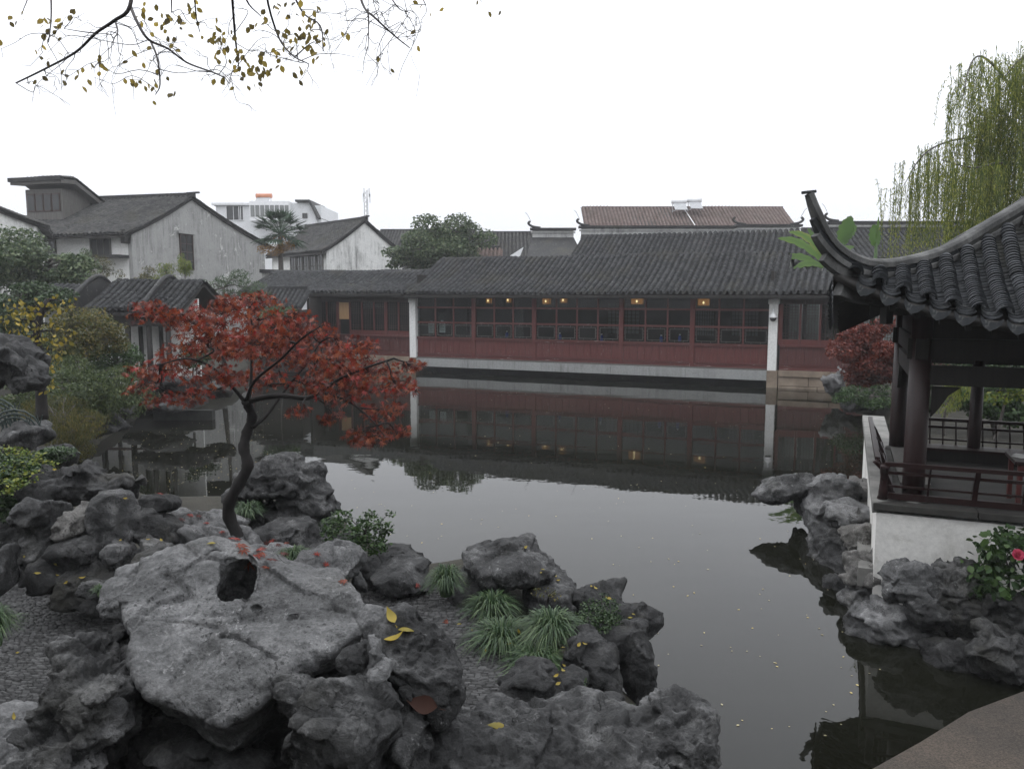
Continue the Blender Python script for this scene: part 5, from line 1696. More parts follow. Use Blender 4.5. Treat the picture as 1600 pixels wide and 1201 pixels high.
goose_rail(N0 + e2 * .25 + e1 * .16, N0 + e2 * 3.6 + e1 * .16, -e1, 'left')
goose_rail(c2 + e1 * 0.1 + e2 * .1, c4 + e2 * .1, e2, 'back', end_curl=False)
# seat boards and their fronts
MB().prism([tuple(p + UPV * 1.35) for p in (N0 + e1 * .28 + e2 * .9, N0 + e1 * .62 + e2 * .9, N0 + e1 * .62 + e2 * 3.4, N0 + e1 * .28 + e2 * 3.4)], UPV * .05).build('seat', 'grey_wood', pav)
MB().prism([tuple(p + UPV * 1.243) for p in (c2 + e1 * .2 - e2 * .22, c4 - e1 * .2 - e2 * .22, c4 - e1 * .2 - e2 * .14, c2 + e1 * .2 - e2 * .14)], UPV * .16).build('seat_front', 'black_wood', pav)
MB().prism([tuple(p + UPV * 1.405) for p in (c2 + e1 * .2 - e2 * .28, c4 - e1 * .2 - e2 * .28, c4 - e1 * .2 + e2 * .1, c2 + e1 * .2 + e2 * .1)], UPV * .04).build('seat', 'dark_lacquer_x', pav)
# wooden table with papers
T0 = c1 + e1 * 1.15 + e2 * .45
tb = thing('table', 'dark red wooden table with a paper on it inside the pavilion', 'table', (T0[0], T0[1], 1.243), math.atan2(e1[1], e1[0]))
boxp('table_top', 'dark_lacquer', tb, -.1, 1.0, -.1, .55, .52, .56, bevel=.006)
boxp('apron', 'red_wood', tb, -.05, .95, -.07, -.04, .42, .518)
for x in (-.06, .9):
    for y in (-.06, .48):
        boxp('leg', 'red_wood', tb, x, x + .05, y, y + .05, 0, .518)
pp = thing('papers', 'white sheets of paper lying on the pavilion table', 'paper', (T0[0] + .12, T0[1] + .2, 1.807), .3)
for k in range(3):
    P_('sheet', lambda b: b.obox((k * .02, k * .015, k * .004), (.10 * math.cos(k), .10 * math.sin(k), 0), (-.07 * math.sin(k), .07 * math.cos(k), 0), (0, 0, .0015)), 'paper', pp)

# ------------------------------------------------------------------ stones
def poly_at(pts, zf):
    """pixel outline dropped on a sloping top z = zf(x, y)"""
    out = []
    for px, py in pts:
        d = ray(px, py)
        z = 2.2
        for _ in range(40):
            k = (z - CAMZ) / d.z
            z = .6 * z + .4 * zf(d.x * k, d.y * k)
        out.append((d.x * k, d.y * k))
    return out
# the great pale rock in front: a tilted slab with a bowl-shaped hole on a stack of stones
zt_ = lambda x, y: 1.90 + 0.60 * (np.clip(y, 2.4, 4.15) - 3.3) + 0.02 * np.sin(2.3 * x + 1.0) + 0.015 * np.sin(4.1 * y + x)
top_px = [(176, 935), (232, 892), (278, 854), (335, 848), (395, 868), (455, 886), (530, 918), (582, 952), (577, 992), (540, 1012), (486, 1035),
          (420, 1075), (350, 1135), (300, 1115), (238, 1085), (212, 1040), (200, 1000), (196, 968)]
outcrop = thing('rock_outcrop', 'huge pale grey rock with a round black hole, nearest the camera', 'rock', (-1.2, 3.2, 0.8))
def on_top(px, py):
    x, y = poly_at([(px, py)], zt_)[0]
    return np.array((x, y, zt_(x, y)))
P0 = poly_at(top_px, zt_)
def back_off(i, p):
    d = np.array(p) / np.linalg.norm(p)
    return tuple(np.array(p) + d * (.42 if 1 <= i <= 6 else 0))
P1 = [back_off(i, p) for i, p in enumerate(P0)]
def zt2(x, y):
    x, y = np.asarray(x, float), np.asarray(y, float)
    return zt_(x, y) - .75 * np.clip(sd_poly(x, y, P0), 0, None)
slab = ('s', P1, zt2, 0.62, 0.5, -0.02)
def pit_(px, py, rx, ry, rz):
    return ('e', on_top(px, py) + np.array((0, .02, 0)), (rx, ry, rz), 0, 2.2, 0)
rock('stone', [slab], 'rock_pale', [('e', on_top(366, 921) + np.array((0, .05, -.02)), (.082, .12, .26), 0, 2.2, 0), ('e', on_top(366, 921) + np.array((0, .17, -.20)), (.19, .19, .26), 0, 2.2, 0), ('e', on_top(354, 902) + np.array((0, .05, -.02)), (.05, .06, .2), 0, 2.2, 0),
      pit_(326, 874, .02, .022, .05), pit_(338, 869, .035, .016, .03), pit_(456, 970, .03, .022, .03), pit_(398, 950, .022, .012, .03), pit_(320, 878, .012, .02, .03)],
     parent=outcrop, seed=3, low=.08, mid=.045, facet=.03, pit=.015, crack=.012, res=.009,
     grooves=[([on_top(*q) for q in ((345, 1000), (365, 1004), (379, 1011), (402, 1028), (416, 1040), (432, 1051))], .010, .035), ([on_top(*q) for q in ((262, 900), (300, 930), (252, 948), (205, 985))], .02, .03),
               ([on_top(*q) for q in ((520, 940), (555, 960), (575, 975))], .012, .025)])
rock('stone', [('e', np.array((-1.42, 3.92, 1.22)), (.80, .45, .62), 0, 3.0, 0)], 'rock_dark', parent=outcrop, seed=33, facet=.2, res=.02)
rock('stone', [E(175, 1080, 3.7, 130, 230, .9, 10), E(215, 985, 3.9, 60, 60, .5), E(125, 1180, 3.5, 140, 160, .8)], 'rock_mid', parent=outcrop, seed=8, low=.2, mid=.12, facet=.2, pit=.12, res=.013)
rock('stone', [E(235, 925, 4.2, 120, 66, .6, 15)], 'rock_pale', parent=outcrop, seed=9, res=.014)
rock('stone', [E(525, 1150, 3.25, 205, 170, .55, 25, 2.6)], 'rock_mid', parent=outcrop, seed=10, low=.08, mid=.05, facet=.10, pit=.02, res=.011)
rock('stone', [E(655, 1030, 3.7, 115, 165, .6, -35, 2.8), E(690, 1080, 3.7, 56, 90, .45)], 'rock_mid', parent=outcrop, seed=12, low=.08, mid=.06, facet=.05, pit=.2, res=.011)
rock('stone', [E(588, 970, 3.75, 46, 60, .3, -20)], 'rock_pale', parent=outcrop, seed=13, facet=.07, mid=.03, res=.009)
rock('stone', [E(592, 1015, 3.55, 40, 60, .3, -10)], 'rock_pale', parent=outcrop, seed=23, facet=.07, mid=.03, res=.009)
rock('stone', [E(580, 1058, 3.4, 90, 36, .26, -35)], 'rock_pale', parent=outcrop, seed=14, facet=.07, mid=.03, res=.009)
rock('stone', [E(560, 1030, 3.55, 60, 60, .3, -25)], 'rock_mid', parent=outcrop, seed=24, facet=.22, res=.009)
rock('stone', [E(492, 1092, 3.5, 170, 60, .4, 32)], 'rock_mid', parent=outcrop, seed=15, facet=.2, pit=.08, res=.011)
rock('stone', [E(300, 1185, 3.5, 260, 90, .5)], 'rock_dark', parent=outcrop, seed=16, facet=.2, res=.012)
rock('stone', [E(640, 1150, 3.4, 80, 110, .45)], 'rock_mid', parent=outcrop, seed=17, facet=.2, pit=.08, res=.011)

def R_(label, blobs, mat='rock_mid', **k):
    k.setdefault('seed', abs(hash(label)) % 1 + len(label) * 3 + int(blobs[0][1][0] * 7) % 50)
    return rock('rock', blobs, mat, label=label, **k)
near_r = R_('broad dark pitted boulder along the bottom edge, right of the brown leaf', [E(800, 1185, 3.7, 190, 110, .7, 0, 3), E(960, 1190, 3.8, 220, 100, .7, -4, 3), E(1062, 1160, 3.9, 104, 116, .7, 15), E(700, 1180, 3.6, 100, 100, .5, 35)],
   'rock_mid', low=.08, mid=.09, facet=.12, pit=.14, crack=.06, res=.011, chip=.3)
R_('flat grey slab between the near boulder and the grass tufts', [E(890, 1112, 4.7, 160, 50, .5, -12, 3.4)], 'rock_mid', facet=.12)
R_('smooth dark boulder with a pointed top beside the slate path', [E(830, 1078, 5.2, 95, 70, .6, 8, 3), E(845, 1060, 5.2, 50, 50, .4)], 'rock_dark')
R_('low dark stone below the grass tufts, between two boulders', [E(893, 1066, 5.4, 55, 40, .4)], 'rock_dark')
R_('smooth dark boulder among fallen yellow leaves, inside the curved slab', [E(920, 1040, 5.8, 90, 85, .7, -10, 2.8), E(945, 1055, 5.7, 50, 75, .5)], 'rock_dark', pit=.02)
R_('tall curved dark slab standing over the water', [E(960, 1000, 6.4, 110, 60, .45, -20), E(1000, 1055, 6.2, 55, 120, .5, -8, 3), E(925, 985, 6.6, 60, 40, .4)], 'rock_dark', pit=.02, facet=.06)
R_('dark ledge of rock jutting right over the pond', [E(930, 940, 7.2, 110, 55, .6, -10, 3), E(990, 975, 7.0, 85, 50, .5, -22, 3.2)], 'rock_dark')
R_('brown-grey stone with yellow leaves, propping the big boulder', [E(862, 930, 7.4, 76, 70, .7, -10, 3), E(880, 950, 7.2, 60, 60, .5)], 'rock_mid')
R_('big square-topped boulder with a see-through gap over the water', [E(786, 872, 7.6, 145, 66, .95, -5, 3.6), E(755, 905, 7.6, 105, 60, .8, 0, 3), E(738, 945, 7.5, 70, 90, .7), E(846, 900, 7.8, 40, 60, .6), E(775, 955, 7.6, 60, 40, .6)],
   'rock_mid', holes=(('e', np.array(at(806, 914, 7.6)), (.12, 1.4, .09), .3, 2.4, 0),), low=.10, facet=.10, k=.18)
R_('rounded flat grey stone at the head of the slate path', [E(626, 900, 7.6, 98, 58, .7, -8, 3)], 'rock_mid', pit=.01, facet=.05, mid=.04)
R_('low dark stone in the shallows behind the rounded flat stone', [E(612, 872, 8.2, 120, 30, .7)], 'rock_dark')
R_('small upright stone beside the rounded flat one', [E(561, 908, 7.1, 26, 40, .3, -20)], 'rock_mid')
R_('dark wedge stone behind the grass tuft at the maple', [E(578, 893, 7.6, 36, 50, .4, -30)], 'rock_dark')
R_('pale angular stone with red leaves, right of the maple foot', [E(506, 888, 6.8, 105, 56, .7, -14, 3.2)], 'rock_pale', facet=.16)
R_('flat dark ledge stone between tuft and green shrub', [E(524, 856, 7.9, 78, 34, .6, -8, 3)], 'rock_mid')
R_('long low stone behind the maple foot', [E(450, 838, 8.2, 130, 40, .8, 0, 3)], 'rock_mid')
R_('tall hollowed rock behind the maple trunk', [E(432, 748, 9.0, 130, 70, .9, -6, 2.8), E(462, 795, 8.9, 110, 75, .8), E(388, 785, 9.0, 50, 90, .6), E(490, 790, 9.1, 50, 60, .6), E(440, 835, 8.9, 140, 40, .9)],
   'rock_mid', holes=(('e', np.array(at(415, 786, 8.7)), (.14, .5, .10), .2, 2.2, 0),), low=.2, facet=.18, pit=.15)
R_('pale ledge of broken rock left of the maple foot', [E(322, 832, 7.8, 110, 60, .9, 6, 3), E(360, 850, 7.4, 90, 50, .7), E(300, 860, 7.4, 90, 60, .7), E(395, 885, 7.0, 120, 50, .8)], 'rock_pale', facet=.2, pit=.08)
# left wall of stacked stones
wallr = thing('rockery_wall', 'wall of stacked rockery stones left of the maple', 'rockery', tuple(at(160, 880, 7.4)))
def WS(blobs, mat='rock_mid', **k):
    k.setdefault('seed', int(blobs[0][1][0] * 13) % 60)
    return rock('stone', blobs, mat, parent=wallr, **k)
WS([E(178, 812, 7.2, 84, 78, .6, 0, 3)], 'rock_mid', facet=.03, pit=.02, mid=.04)
WS([E(245, 788, 7.5, 58, 36, .5, 0, 3)], 'rock_dark', facet=.05)
WS([E(238, 826, 7.3, 82, 58, .6, 5, 3)], 'rock_dark')
WS([E(117, 818, 7.1, 48, 66, .5, 10)], 'rock_warm', facet=.18)
WS([E(70, 815, 7.1, 78, 80, .6, -10, 2.6), E(72, 850, 7.1, 70, 60, .6)], 'rock_mid', pit=.12)
WS([E(80, 762, 8.0, 80, 60, .6, 5), E(130, 758, 8.2, 80, 62, .6), E(172, 765, 8.2, 70, 50, .6)], 'rock_dark', pit=.16, facet=.2)
WS([E(186, 868, 6.9, 44, 46, .4)], 'rock_mid')
WS([E(242, 858, 6.9, 46, 38, .4, 8, 3.2)], 'rock_mid')
WS([E(120, 870, 6.9, 80, 60, .5)], 'rock_dark')
WS([E(170, 910, 6.8, 150, 80, .6)], 'rock_dark')
WS([E(255, 890, 6.7, 90, 70, .6)], 'rock_dark')
WS([E(80, 900, 6.9, 80, 60, .5)], 'rock_dark')
WS([E(145, 920, 6.3, 42, 36, .35)], 'rock_mid')
R_('flat grey stone lying at the left end of the path', [E(14, 838, 8.0, 80, 44, .8)], 'rock_mid', facet=.06)
R_('smooth rounded boulder cut by the left edge beside the path', [E(-6, 892, 6.6, 40, 70, .6)], 'rock_mid', facet=.04)
R_('pale rugged rock in the bottom left corner', [E(20, 1170, 4.6, 120, 100, .8, -5, 2.8)], 'rock_pale', pit=.1, facet=.16)
R_('overhanging dark rock cut by the left edge, above the arched fence', [E(-20, 566, 10.5, 120, 76, 1.2, -8, 2.6), E(42, 585, 10.4, 50, 50, .8, -30)], 'rock_dark', pit=.16, facet=.2)
R_('pale boulder below the arched garden fence', [E(40, 682, 11.5, 74, 44, .9, 6)], 'rock_mid')
R_('dark stones at the water edge below the drooping bush', [E(92, 714, 12.5, 60, 36, .8), E(40, 712, 12, 60, 40, .8)], 'rock_dark')
# bank of stones below the pavilion
bank = thing('rock_bank', 'pale jagged rock bank along the foot of the pavilion', 'rockery', tuple(atz(1400, 960, 0.0)))
def BS(blobs, mat='rock_mid', **k):
    k.setdefault('seed', int(blobs[0][1][1] * 17 + blobs[0][1][0] * 5) % 60)
    k.setdefault('strat', .10)
    k.setdefault('chip', .7)
    return rock('stone', blobs, mat, parent=bank, **k)
BS([E(1222, 762, 12.6, 92, 34, .8, -10, 3), E(1262, 785, 12.6, 50, 40, .8)], 'rock_mid', strat=.12)
BS([E(1300, 772, 12.2, 90, 64, 1.0, 0, 2.6), E(1275, 805, 12.1, 50, 60, .8)], 'rock_pale', pit=.14)
BS([E(1352, 764, 12.4, 60, 44, .9)], 'rock_warm')
BS([E(1332, 804, 11.0, 96, 52, .9, 5, 2.8)], 'rock_pale')
BS([E(1352, 840, 10.2, 78, 50, .8, -4, 2.8)], 'rock_warm')
BS([E(1298, 850, 10.9, 62, 64, .8, 15), E(1318, 890, 10.5, 60, 90, .8, 5)], 'rock_mid', strat=.14, pit=.12)
BS([E(1366, 890, 9.3, 82, 74, .8, -6)], 'rock_warm', facet=.2, pit=.12)
BS([E(1350, 935, 9.2, 66, 60, .7)], 'rock_mid', facet=.2)
BS([E(1425, 916, 8.35, 90, 80, .6, -10)], 'rock_pale', facet=.18, pit=.12)
BS([E(1395, 978, 8.3, 140, 80, .6, 8), E(1425, 1014, 8.15, 120, 46, .5, -12), E(1345, 985, 8.5, 56, 66, .6)], 'rock_pale', pit=.14, facet=.18)
BS([E(1455, 960, 8.05, 76, 66, .5, -20)], 'rock_mid', pit=.1)
BS([E(1498, 916, 8.15, 120, 96, .6, 10)], 'rock_mid', pit=.14, facet=.16)
BS([E(1515, 965, 7.95, 110, 90, .6)], 'rock_dark')
BS([E(1580, 960, 7.75, 100, 90, .6)], 'rock_dark')
BS([E(1568, 1018, 7.35, 130, 92, .6, 10)], 'rock_dark', pit=.14)
BS([E(1490, 1020, 7.75, 90, 60, .5)], 'rock_dark')
BS([E(1310, 930, 9.9, 64, 66, .7)], 'rock_dark')
BS([E(1640, 960, 7.5, 90, 120, .6)], 'rock_dark')
R_('pale pointed rock at the right end of the gallery plinth', [E(1302, 602, 26.5, 50, 22, 1.2, 38, 2.2), E(1312, 592, 26.6, 16, 26, .7, 10)], 'rock_pale', facet=.25, low=.3)
R_('dark rocks under the red maple by the far bank', [E(1340, 632, 24.5, 60, 22, 1.2)], 'rock_dark')
R_('dark rocks in front of the corridor plinth, behind the maple crown', [E(240, 600, 22.9, 60, 34, .8), E(290, 603, 22.9, 60, 34, .8), E(335, 606, 23.0, 50, 30, .8)], 'rock_dark')
R_('low dark rocks under the garden corridor at the water', [E(262, 628, 22.6, 70, 24, 1.2), E(215, 640, 22.6, 50, 20, 1)], 'rock_dark')
R_('dark rocks below the weeping vine at the water', [E(160, 668, 18.3, 80, 24, 1.4)], 'rock_dark')

# granite footbridge slab, lower right
sl = [(1348, 1206), (1438, 1156), (1512, 1110), (1600, 1077), (1660, 1056)]
zs = 0.62
e_ = [atz(x, y, zs) for x, y in sl]
br_poly = [tuple(p) for p in e_] + [(6.4, 4.0, zs), (4.4, 2.6, zs), (2.3, 3.0, zs)]
br = MB()
br.prism([(p[0], p[1], zs - .24) for p in br_poly], (0, 0, .24))
tag(br.build('stone_bridge', 'granite', base=True, bevel=.02), 'coarse pinkish granite slab crossing the bottom right corner', 'bridge slab')

# ------------------------------------------------------------------ plants
LEAF = ([(0, 0, 0), (.30, .35, .05), (.26, .7, .03), (0, 1, -.06), (-.26, .7, .03), (-.30, .35, .05), (0, .4, 0), (0, .72, -.01)],
        [(0, 1, 6), (1, 2, 7, 6), (2, 3, 7), (0, 6, 5), (6, 7, 4, 5), (7, 3, 4)])
SLEAF = ([(0, 0, 0), (.3, .45, .06), (0, 1, -.05), (-.3, .45, .06)], [(0, 1, 2), (0, 2, 3)])
NLEAF = ([(0, 0, 0), (.1, .4, .02), (0, 1, -.05), (-.1, .4, .02)], [(0, 1, 2), (0, 2, 3)])
def maple_template():
    v, f = [(0, 0, 0)], []
    lob = [(-125, .5), (-78, .78), (-38, .95), (0, 1.05), (38, .95), (78, .78), (125, .5)]
    pts = []
    for i, (a, L) in enumerate(lob):
        t = math.radians(a)
        if i:
            am = math.radians((a + lob[i - 1][0]) / 2)
            pts.append((.26 * math.sin(am), .26 * math.cos(am), .02))
        for da, rr, zz in ((-9, .55, .03), (0, 1.0, -.12), (9, .55, .03)):
            tt = math.radians(a + da)
            pts.append((L * rr * math.sin(tt), L * rr * math.cos(tt), zz * L))
    v += pts
    n = len(pts)
    f = [(0, i, i + 1) for i in range(1, n)]
    return [(x * .55, y * .55, z * .55) for x, y, z in v], f
MAPLE = maple_template()

def clump_points(c, r, n, shell=0.55):
    """points inside an ellipsoid, more of them near its skin"""
    d = rng.normal(size=(n, 3))
    d /= np.linalg.norm(d, axis=1, keepdims=True)
    q = shell + (1 - shell) * rng.random(n) ** .7
    q = np.where(rng.random(n) < .25, rng.random(n) ** (1 / 3), q)
    return np.array(c) + d * q[:, None] * np.array(r)

def branchy(parent, skel, targets, r0, mat='twig', name='branch', sag=.1, twig_n=0, twig_r=None, ends=None):
    """one limb of the tree per target, from the nearest skeleton point, each its own mesh"""
    S = [np.array(s) for s in skel]
    for ti, T in enumerate(targets):
        T = np.array(T)
        D = [np.linalg.norm((T - s) * (1, 1, 1.3)) + .15 * i / len(S) for i, s in enumerate(S)]
        s = S[int(np.argmin(D))]
        L = np.linalg.norm(T - s)
        if L < .03: continue
        mid1 = s + (T - s) * .35 + rng.normal(size=3) * L * .07 + np.array((0, 0, sag * L))
        mid2 = s + (T - s) * .7 + rng.normal(size=3) * L * .07 + np.array((0, 0, sag * L * .8))
        pts = smooth_path([s, mid1, mid2, T], 4)
        b = MB()
        b.tube(pts, [r0 * (1 - .75 * i / (len(pts) - 1)) for i in range(len(pts))], 6)
        if ends is not None and len(ends[ti]):
            E_ = ends[ti]
            for q in E_[rng.permutation(len(E_))[:twig_n]]:
                k = pts[int(rng.integers(len(pts) // 2, len(pts)))]
                mm = (k + q) / 2 + rng.normal(size=3) * .06 * np.linalg.norm(q - k)
                b.tube([k, mm, q], [r0 * .28, r0 * .2, r0 * .1], 4)
        b.build(name, mat, parent, smooth=True)

def foliage_tree(name, label, cat, base, trunk, tr, clumps, leaf_mat, n_per, size, tmpl=SLEAF, bark='bark_grey', up=.6, droop=.3, twigs=5, br=.03, group=None, shell=.5, part='crown', sizevar=.35):
    """trunk (world points), clumps [(centre, radii)], leaves through the clumps' volume"""
    root = thing(name, label, cat, base, 0, group)
    if trunk is not None:
        pts = smooth_path(trunk, 5)
        MB().tube(pts, [tr * (1 - .55 * i / (len(pts) - 1)) for i in range(len(pts))], 9).build('trunk', bark, root, smooth=True)
    allp = []
    for c, r in clumps:
        n = max(6, int(n_per * (r[0] * r[1] * r[2]) ** (2 / 3) / np.mean([(q[1][0] * q[1][1] * q[1][2]) ** (2 / 3) for q in clumps])))
        p = clump_points(c, r, n, shell)
        allp.append(p)
    if trunk is not None and br:
        branchy(root, pts[len(pts) // 3:], [c for c, r in clumps], br, bark, ends=allp, twig_n=twigs)
    P = np.concatenate(allp)
    # ragged gaps: drop leaves where a coarse noise is low
    keep = vnoise(P.astype(np.float32), 1.0 / (np.mean([np.mean(r) for c, r in clumps]) * .55), 5) > -.45
    P = P[keep]
    N = len(P)
    scatter_obj(part, tmpl[0], tmpl[1], P, leaf_frames(N, up, droop), size * (1 - sizevar + 2 * sizevar * rng.random(N)), leaf_mat, root, kind='stuff')
    return root
def CP(px, py, Y, wpx, hpx, d):
    return (np.array(at(px, py, Y)), (m(wpx, Y) / 2, d / 2, m(hpx, Y) / 2))
def clump_cloud(px, py, Y, wpx, hpx, d, n, cr=.32, seed=0, flat=.75):
    """break a big crown into uneven clumps"""
    r = np.random.default_rng(seed)
    c0 = np.array(at(px, py, Y))
    RX, RY, RZ = m(wpx, Y) / 2, d / 2, m(hpx, Y) / 2
    out = []
    for i in range(n):
        dd = r.normal(size=3)
        dd /= np.linalg.norm(dd)
        q = r.random() ** (1 / 2.2) * .78
        s = cr * (0.65 + .7 * r.random())
        out.append((c0 + dd * q * np.array((RX, RY, RZ)), (RX * s, RY * s, max(RZ * s * flat, RX * s * .45))))
    return out

# --- the red maple
MY = 7.3
foot = at(394, 872, MY)
mp_ = thing('red_maple', 'small red Japanese maple with a dark crooked trunk on the rocks', 'tree', tuple(foot))
tr_px = [(398, 882), (378, 846), (360, 812), (358, 786), (372, 758), (387, 728), (381, 700), (386, 676), (394, 652), (388, 634), (384, 626)]
tr_pts = smooth_path([at(x, y, MY + .05 * math.sin(i)) for i, (x, y) in enumerate(tr_px)], 5)
nT = len(tr_pts)
MB().tube(tr_pts, [m(10.8, MY) * (1 - .38 * i / nT) * (1 + .10 * math.sin(i * 1.3) + .05 * math.sin(i * 3.1)) for i in range(nT)], 12).build('trunk', 'bark_dark', mp_, smooth=True)
limbs = [([(384, 630), (405, 622), (440, 618), (478, 622), (500, 612), (530, 592), (570, 575), (615, 560)], 9, -.15),
         ([(395, 668), (415, 650), (432, 628), (452, 600), (478, 570), (500, 535)], 6, .35),
         ([(384, 630), (370, 612), (352, 592), (325, 570), (290, 560), (250, 570)], 6, -.25),
         ([(388, 632), (392, 600), (393, 560), (394, 520), (390, 480)], 5, .15),
         ([(384, 628), (398, 595), (440, 560), (470, 530), (500, 510)], 5, -.5),
         ([(386, 630), (362, 600), (345, 550), (310, 510), (265, 490)], 5, .4),
         ([(500, 612), (540, 625), (575, 650), (600, 680)], 4, -.25)]
skel = []
for pts, rad, dy in limbs:
    w = smooth_path([at(x, y, MY + dy * i / (len(pts) - 1) * 1.6) for i, (x, y) in enumerate(pts)], 4)
    n = len(w)
    MB().tube(w, [m(rad, MY) * .5 * 1.15 * (1 - .72 * i / n) for i in range(n)], 8).build('limb', 'bark_dark', mp_, smooth=True)
    skel += w
mcl = [(248, 492, .1, 80, 30), (232, 476, .3, 40, 18), (300, 500, .4, 80, 44), (250, 578, -.2, 78, 40), (290, 548, .5, 80, 46), (330, 590, -.5, 76, 46), (352, 484, -.3, 90, 40),
       (396, 470, .3, 90, 36), (425, 512, -.6, 90, 50), (362, 540, .6, 96, 50), (440, 552, .1, 96, 56), (402, 592, .7, 80, 40), (482, 520, .6, 84, 48), (512, 562, -.5, 90, 54),
       (552, 542, .3, 72, 44), (582, 582, .0, 90, 44), (622, 604, -.3, 64, 34), (540, 612, -.2, 80, 40), (598, 640, .2, 66, 36), (572, 680, -.2, 66, 32), (478, 600, .5, 72, 36),
       (625, 672, .1, 40, 22), (256, 622, .0, 48, 26), (300, 620, .2, 50, 26), (450, 495, .3, 70, 34), (330, 520, -.6, 80, 44), (545, 585, .6, 70, 40), (395, 540, -.8, 80, 44), (640, 570, .1, 40, 22), (520, 650, .1, 40, 18), (470, 640, -.3, 30, 14), (220, 605, .1, 34, 16)]
pts_all, targets = [], []
for x, y, dy, w, h in mcl:
    c = np.array(at(x, y, MY + dy))
    targets.append(c)
    pts_all.append(clump_points(c, (m(w, MY) * .6, .28 + m(w, MY) * .3, m(h, MY) * .5), int(20 + w * h * .041), .25))
branchy(mp_, skel, targets, .010, 'bark_dark', 'branch', .05, 20, None, pts_all)
LP_ = np.concatenate(pts_all)
nL = len(LP_)
FR = leaf_frames(nL, .55, .45)
SC = .080 * (.75 + .6 * rng.random(nL))
order = np.argsort(LP_[:, 1] - .3 * rng.random(nL))
first = order[:290]
rest = order[290:]
scatter_obj('leaves', MAPLE[0], MAPLE[1], LP_[rest], FR[rest], SC[rest], 'leaf_maple', mp_, kind='stuff')
LM = []
for i in range(8):
    me = bpy.data.meshes.new('leaf')
    me.from_pydata(MAPLE[0], [], MAPLE[1])
    me.materials.append(MAT['leaf_maple'])
    a_ = me.attributes.new('rnd', 'FLOAT', 'POINT')
    a_.data.foreach_set('value', np.full(len(MAPLE[0]), (i + .5) / 8, np.float32))
    LM.append(me)
def place(me, name, parent, p, R, s):
    o = bpy.data.objects.new(name, me)
    COL.objects.link(o)
    M = Matrix([[R[0][0] * s, R[0][1] * s, R[0][2] * s, p[0]], [R[1][0] * s, R[1][1] * s, R[1][2] * s, p[1]], [R[2][0] * s, R[2][1] * s, R[2][2] * s, p[2]], [0, 0, 0, 1]])
    if parent is not None:
        o.parent = parent
        L = WLOC[parent][0]
        M = Matrix.Translation(-L) @ M
    o.matrix_local = M
    return o
for i in first:
    place(LM[int(rng.integers(8))], 'leaf', mp_, LP_[i], FR[i], SC[i])

# --- overhanging branches at the top left: a tree that stands left of the camera
OY = 4.6
ov = thing('overhanging_tree', 'bare-twigged tree branches with sparse yellowing leaves hanging in from above', 'tree', (-5.2, 2.0, .6))
MB().tube(smooth_path([(-5.2, 2.0, .6), (-5.0, 2.2, 2.6), (-4.6, 2.8, 4.6), (-3.6, 3.8, 6.2), (-2.4, 4.5, 6.9), (-1.2, 4.8, 7.1)], 6), [.2 - .004 * i for i in range(31)], 10).build('trunk', 'bark_grey', ov, smooth=True)
obr = [([(215, -260), (206, -60), (203, 10), (178, 33), (150, 52), (118, 82), (70, 108), (25, 130)], .012),
       ([(203, 8), (214, 34), (232, 62), (262, 76), (292, 98), (332, 113), (352, 122)], .009),
       ([(236, 66), (246, 92), (250, 132), (243, 148)], .006), ([(84, -260), (80, -40), (80, 26), (76, 66)], .007),
       ([(355, -260), (360, -60), (366, 40), (370, 80), (374, 112)], .009), ([(372, -60), (385, 0), (408, 26)], .007),
       ([(402, -260), (412, -40), (432, 50), (455, 85), (482, 100)], .008), ([(470, -260), (450, -60), (470, 15), (500, 40), (505, 80)], .008),
       ([(540, -260), (556, -60), (566, 5), (588, 30), (615, 55), (640, 75)], .009), ([(575, 14), (576, 44), (575, 80)], .005), ([(590, -40), (620, 10), (640, 20)], .005),
       ([(300, -260), (302, -60), (306, 20), (312, 50)], .006), ([(270, -260), (268, -30), (268, 20)], .006), ([(640, -260), (650, -40), (665, 8)], .006), ([(730, -260), (742, -40), (752, 3)], .005),
       ([(180, 33), (184, 50), (178, 60)], .006), ([(150, 52), (130, 50), (100, 45)], .004), ([(60, -260), (50, -40), (34, 24)], .005)]
osk = []
for pts, r in obr:
    w = smooth_path([at(x, y, OY + .25 * math.sin(x * .013 + i)) for i, (x, y) in enumerate(pts)], 5)
    MB().tube(w, [r * (1 - .65 * i / len(w)) for i in range(len(w))], 6).build('branch', 'twig', ov, smooth=True)
    osk += [q for q in w if q[2] < at(0, -80, OY).z]
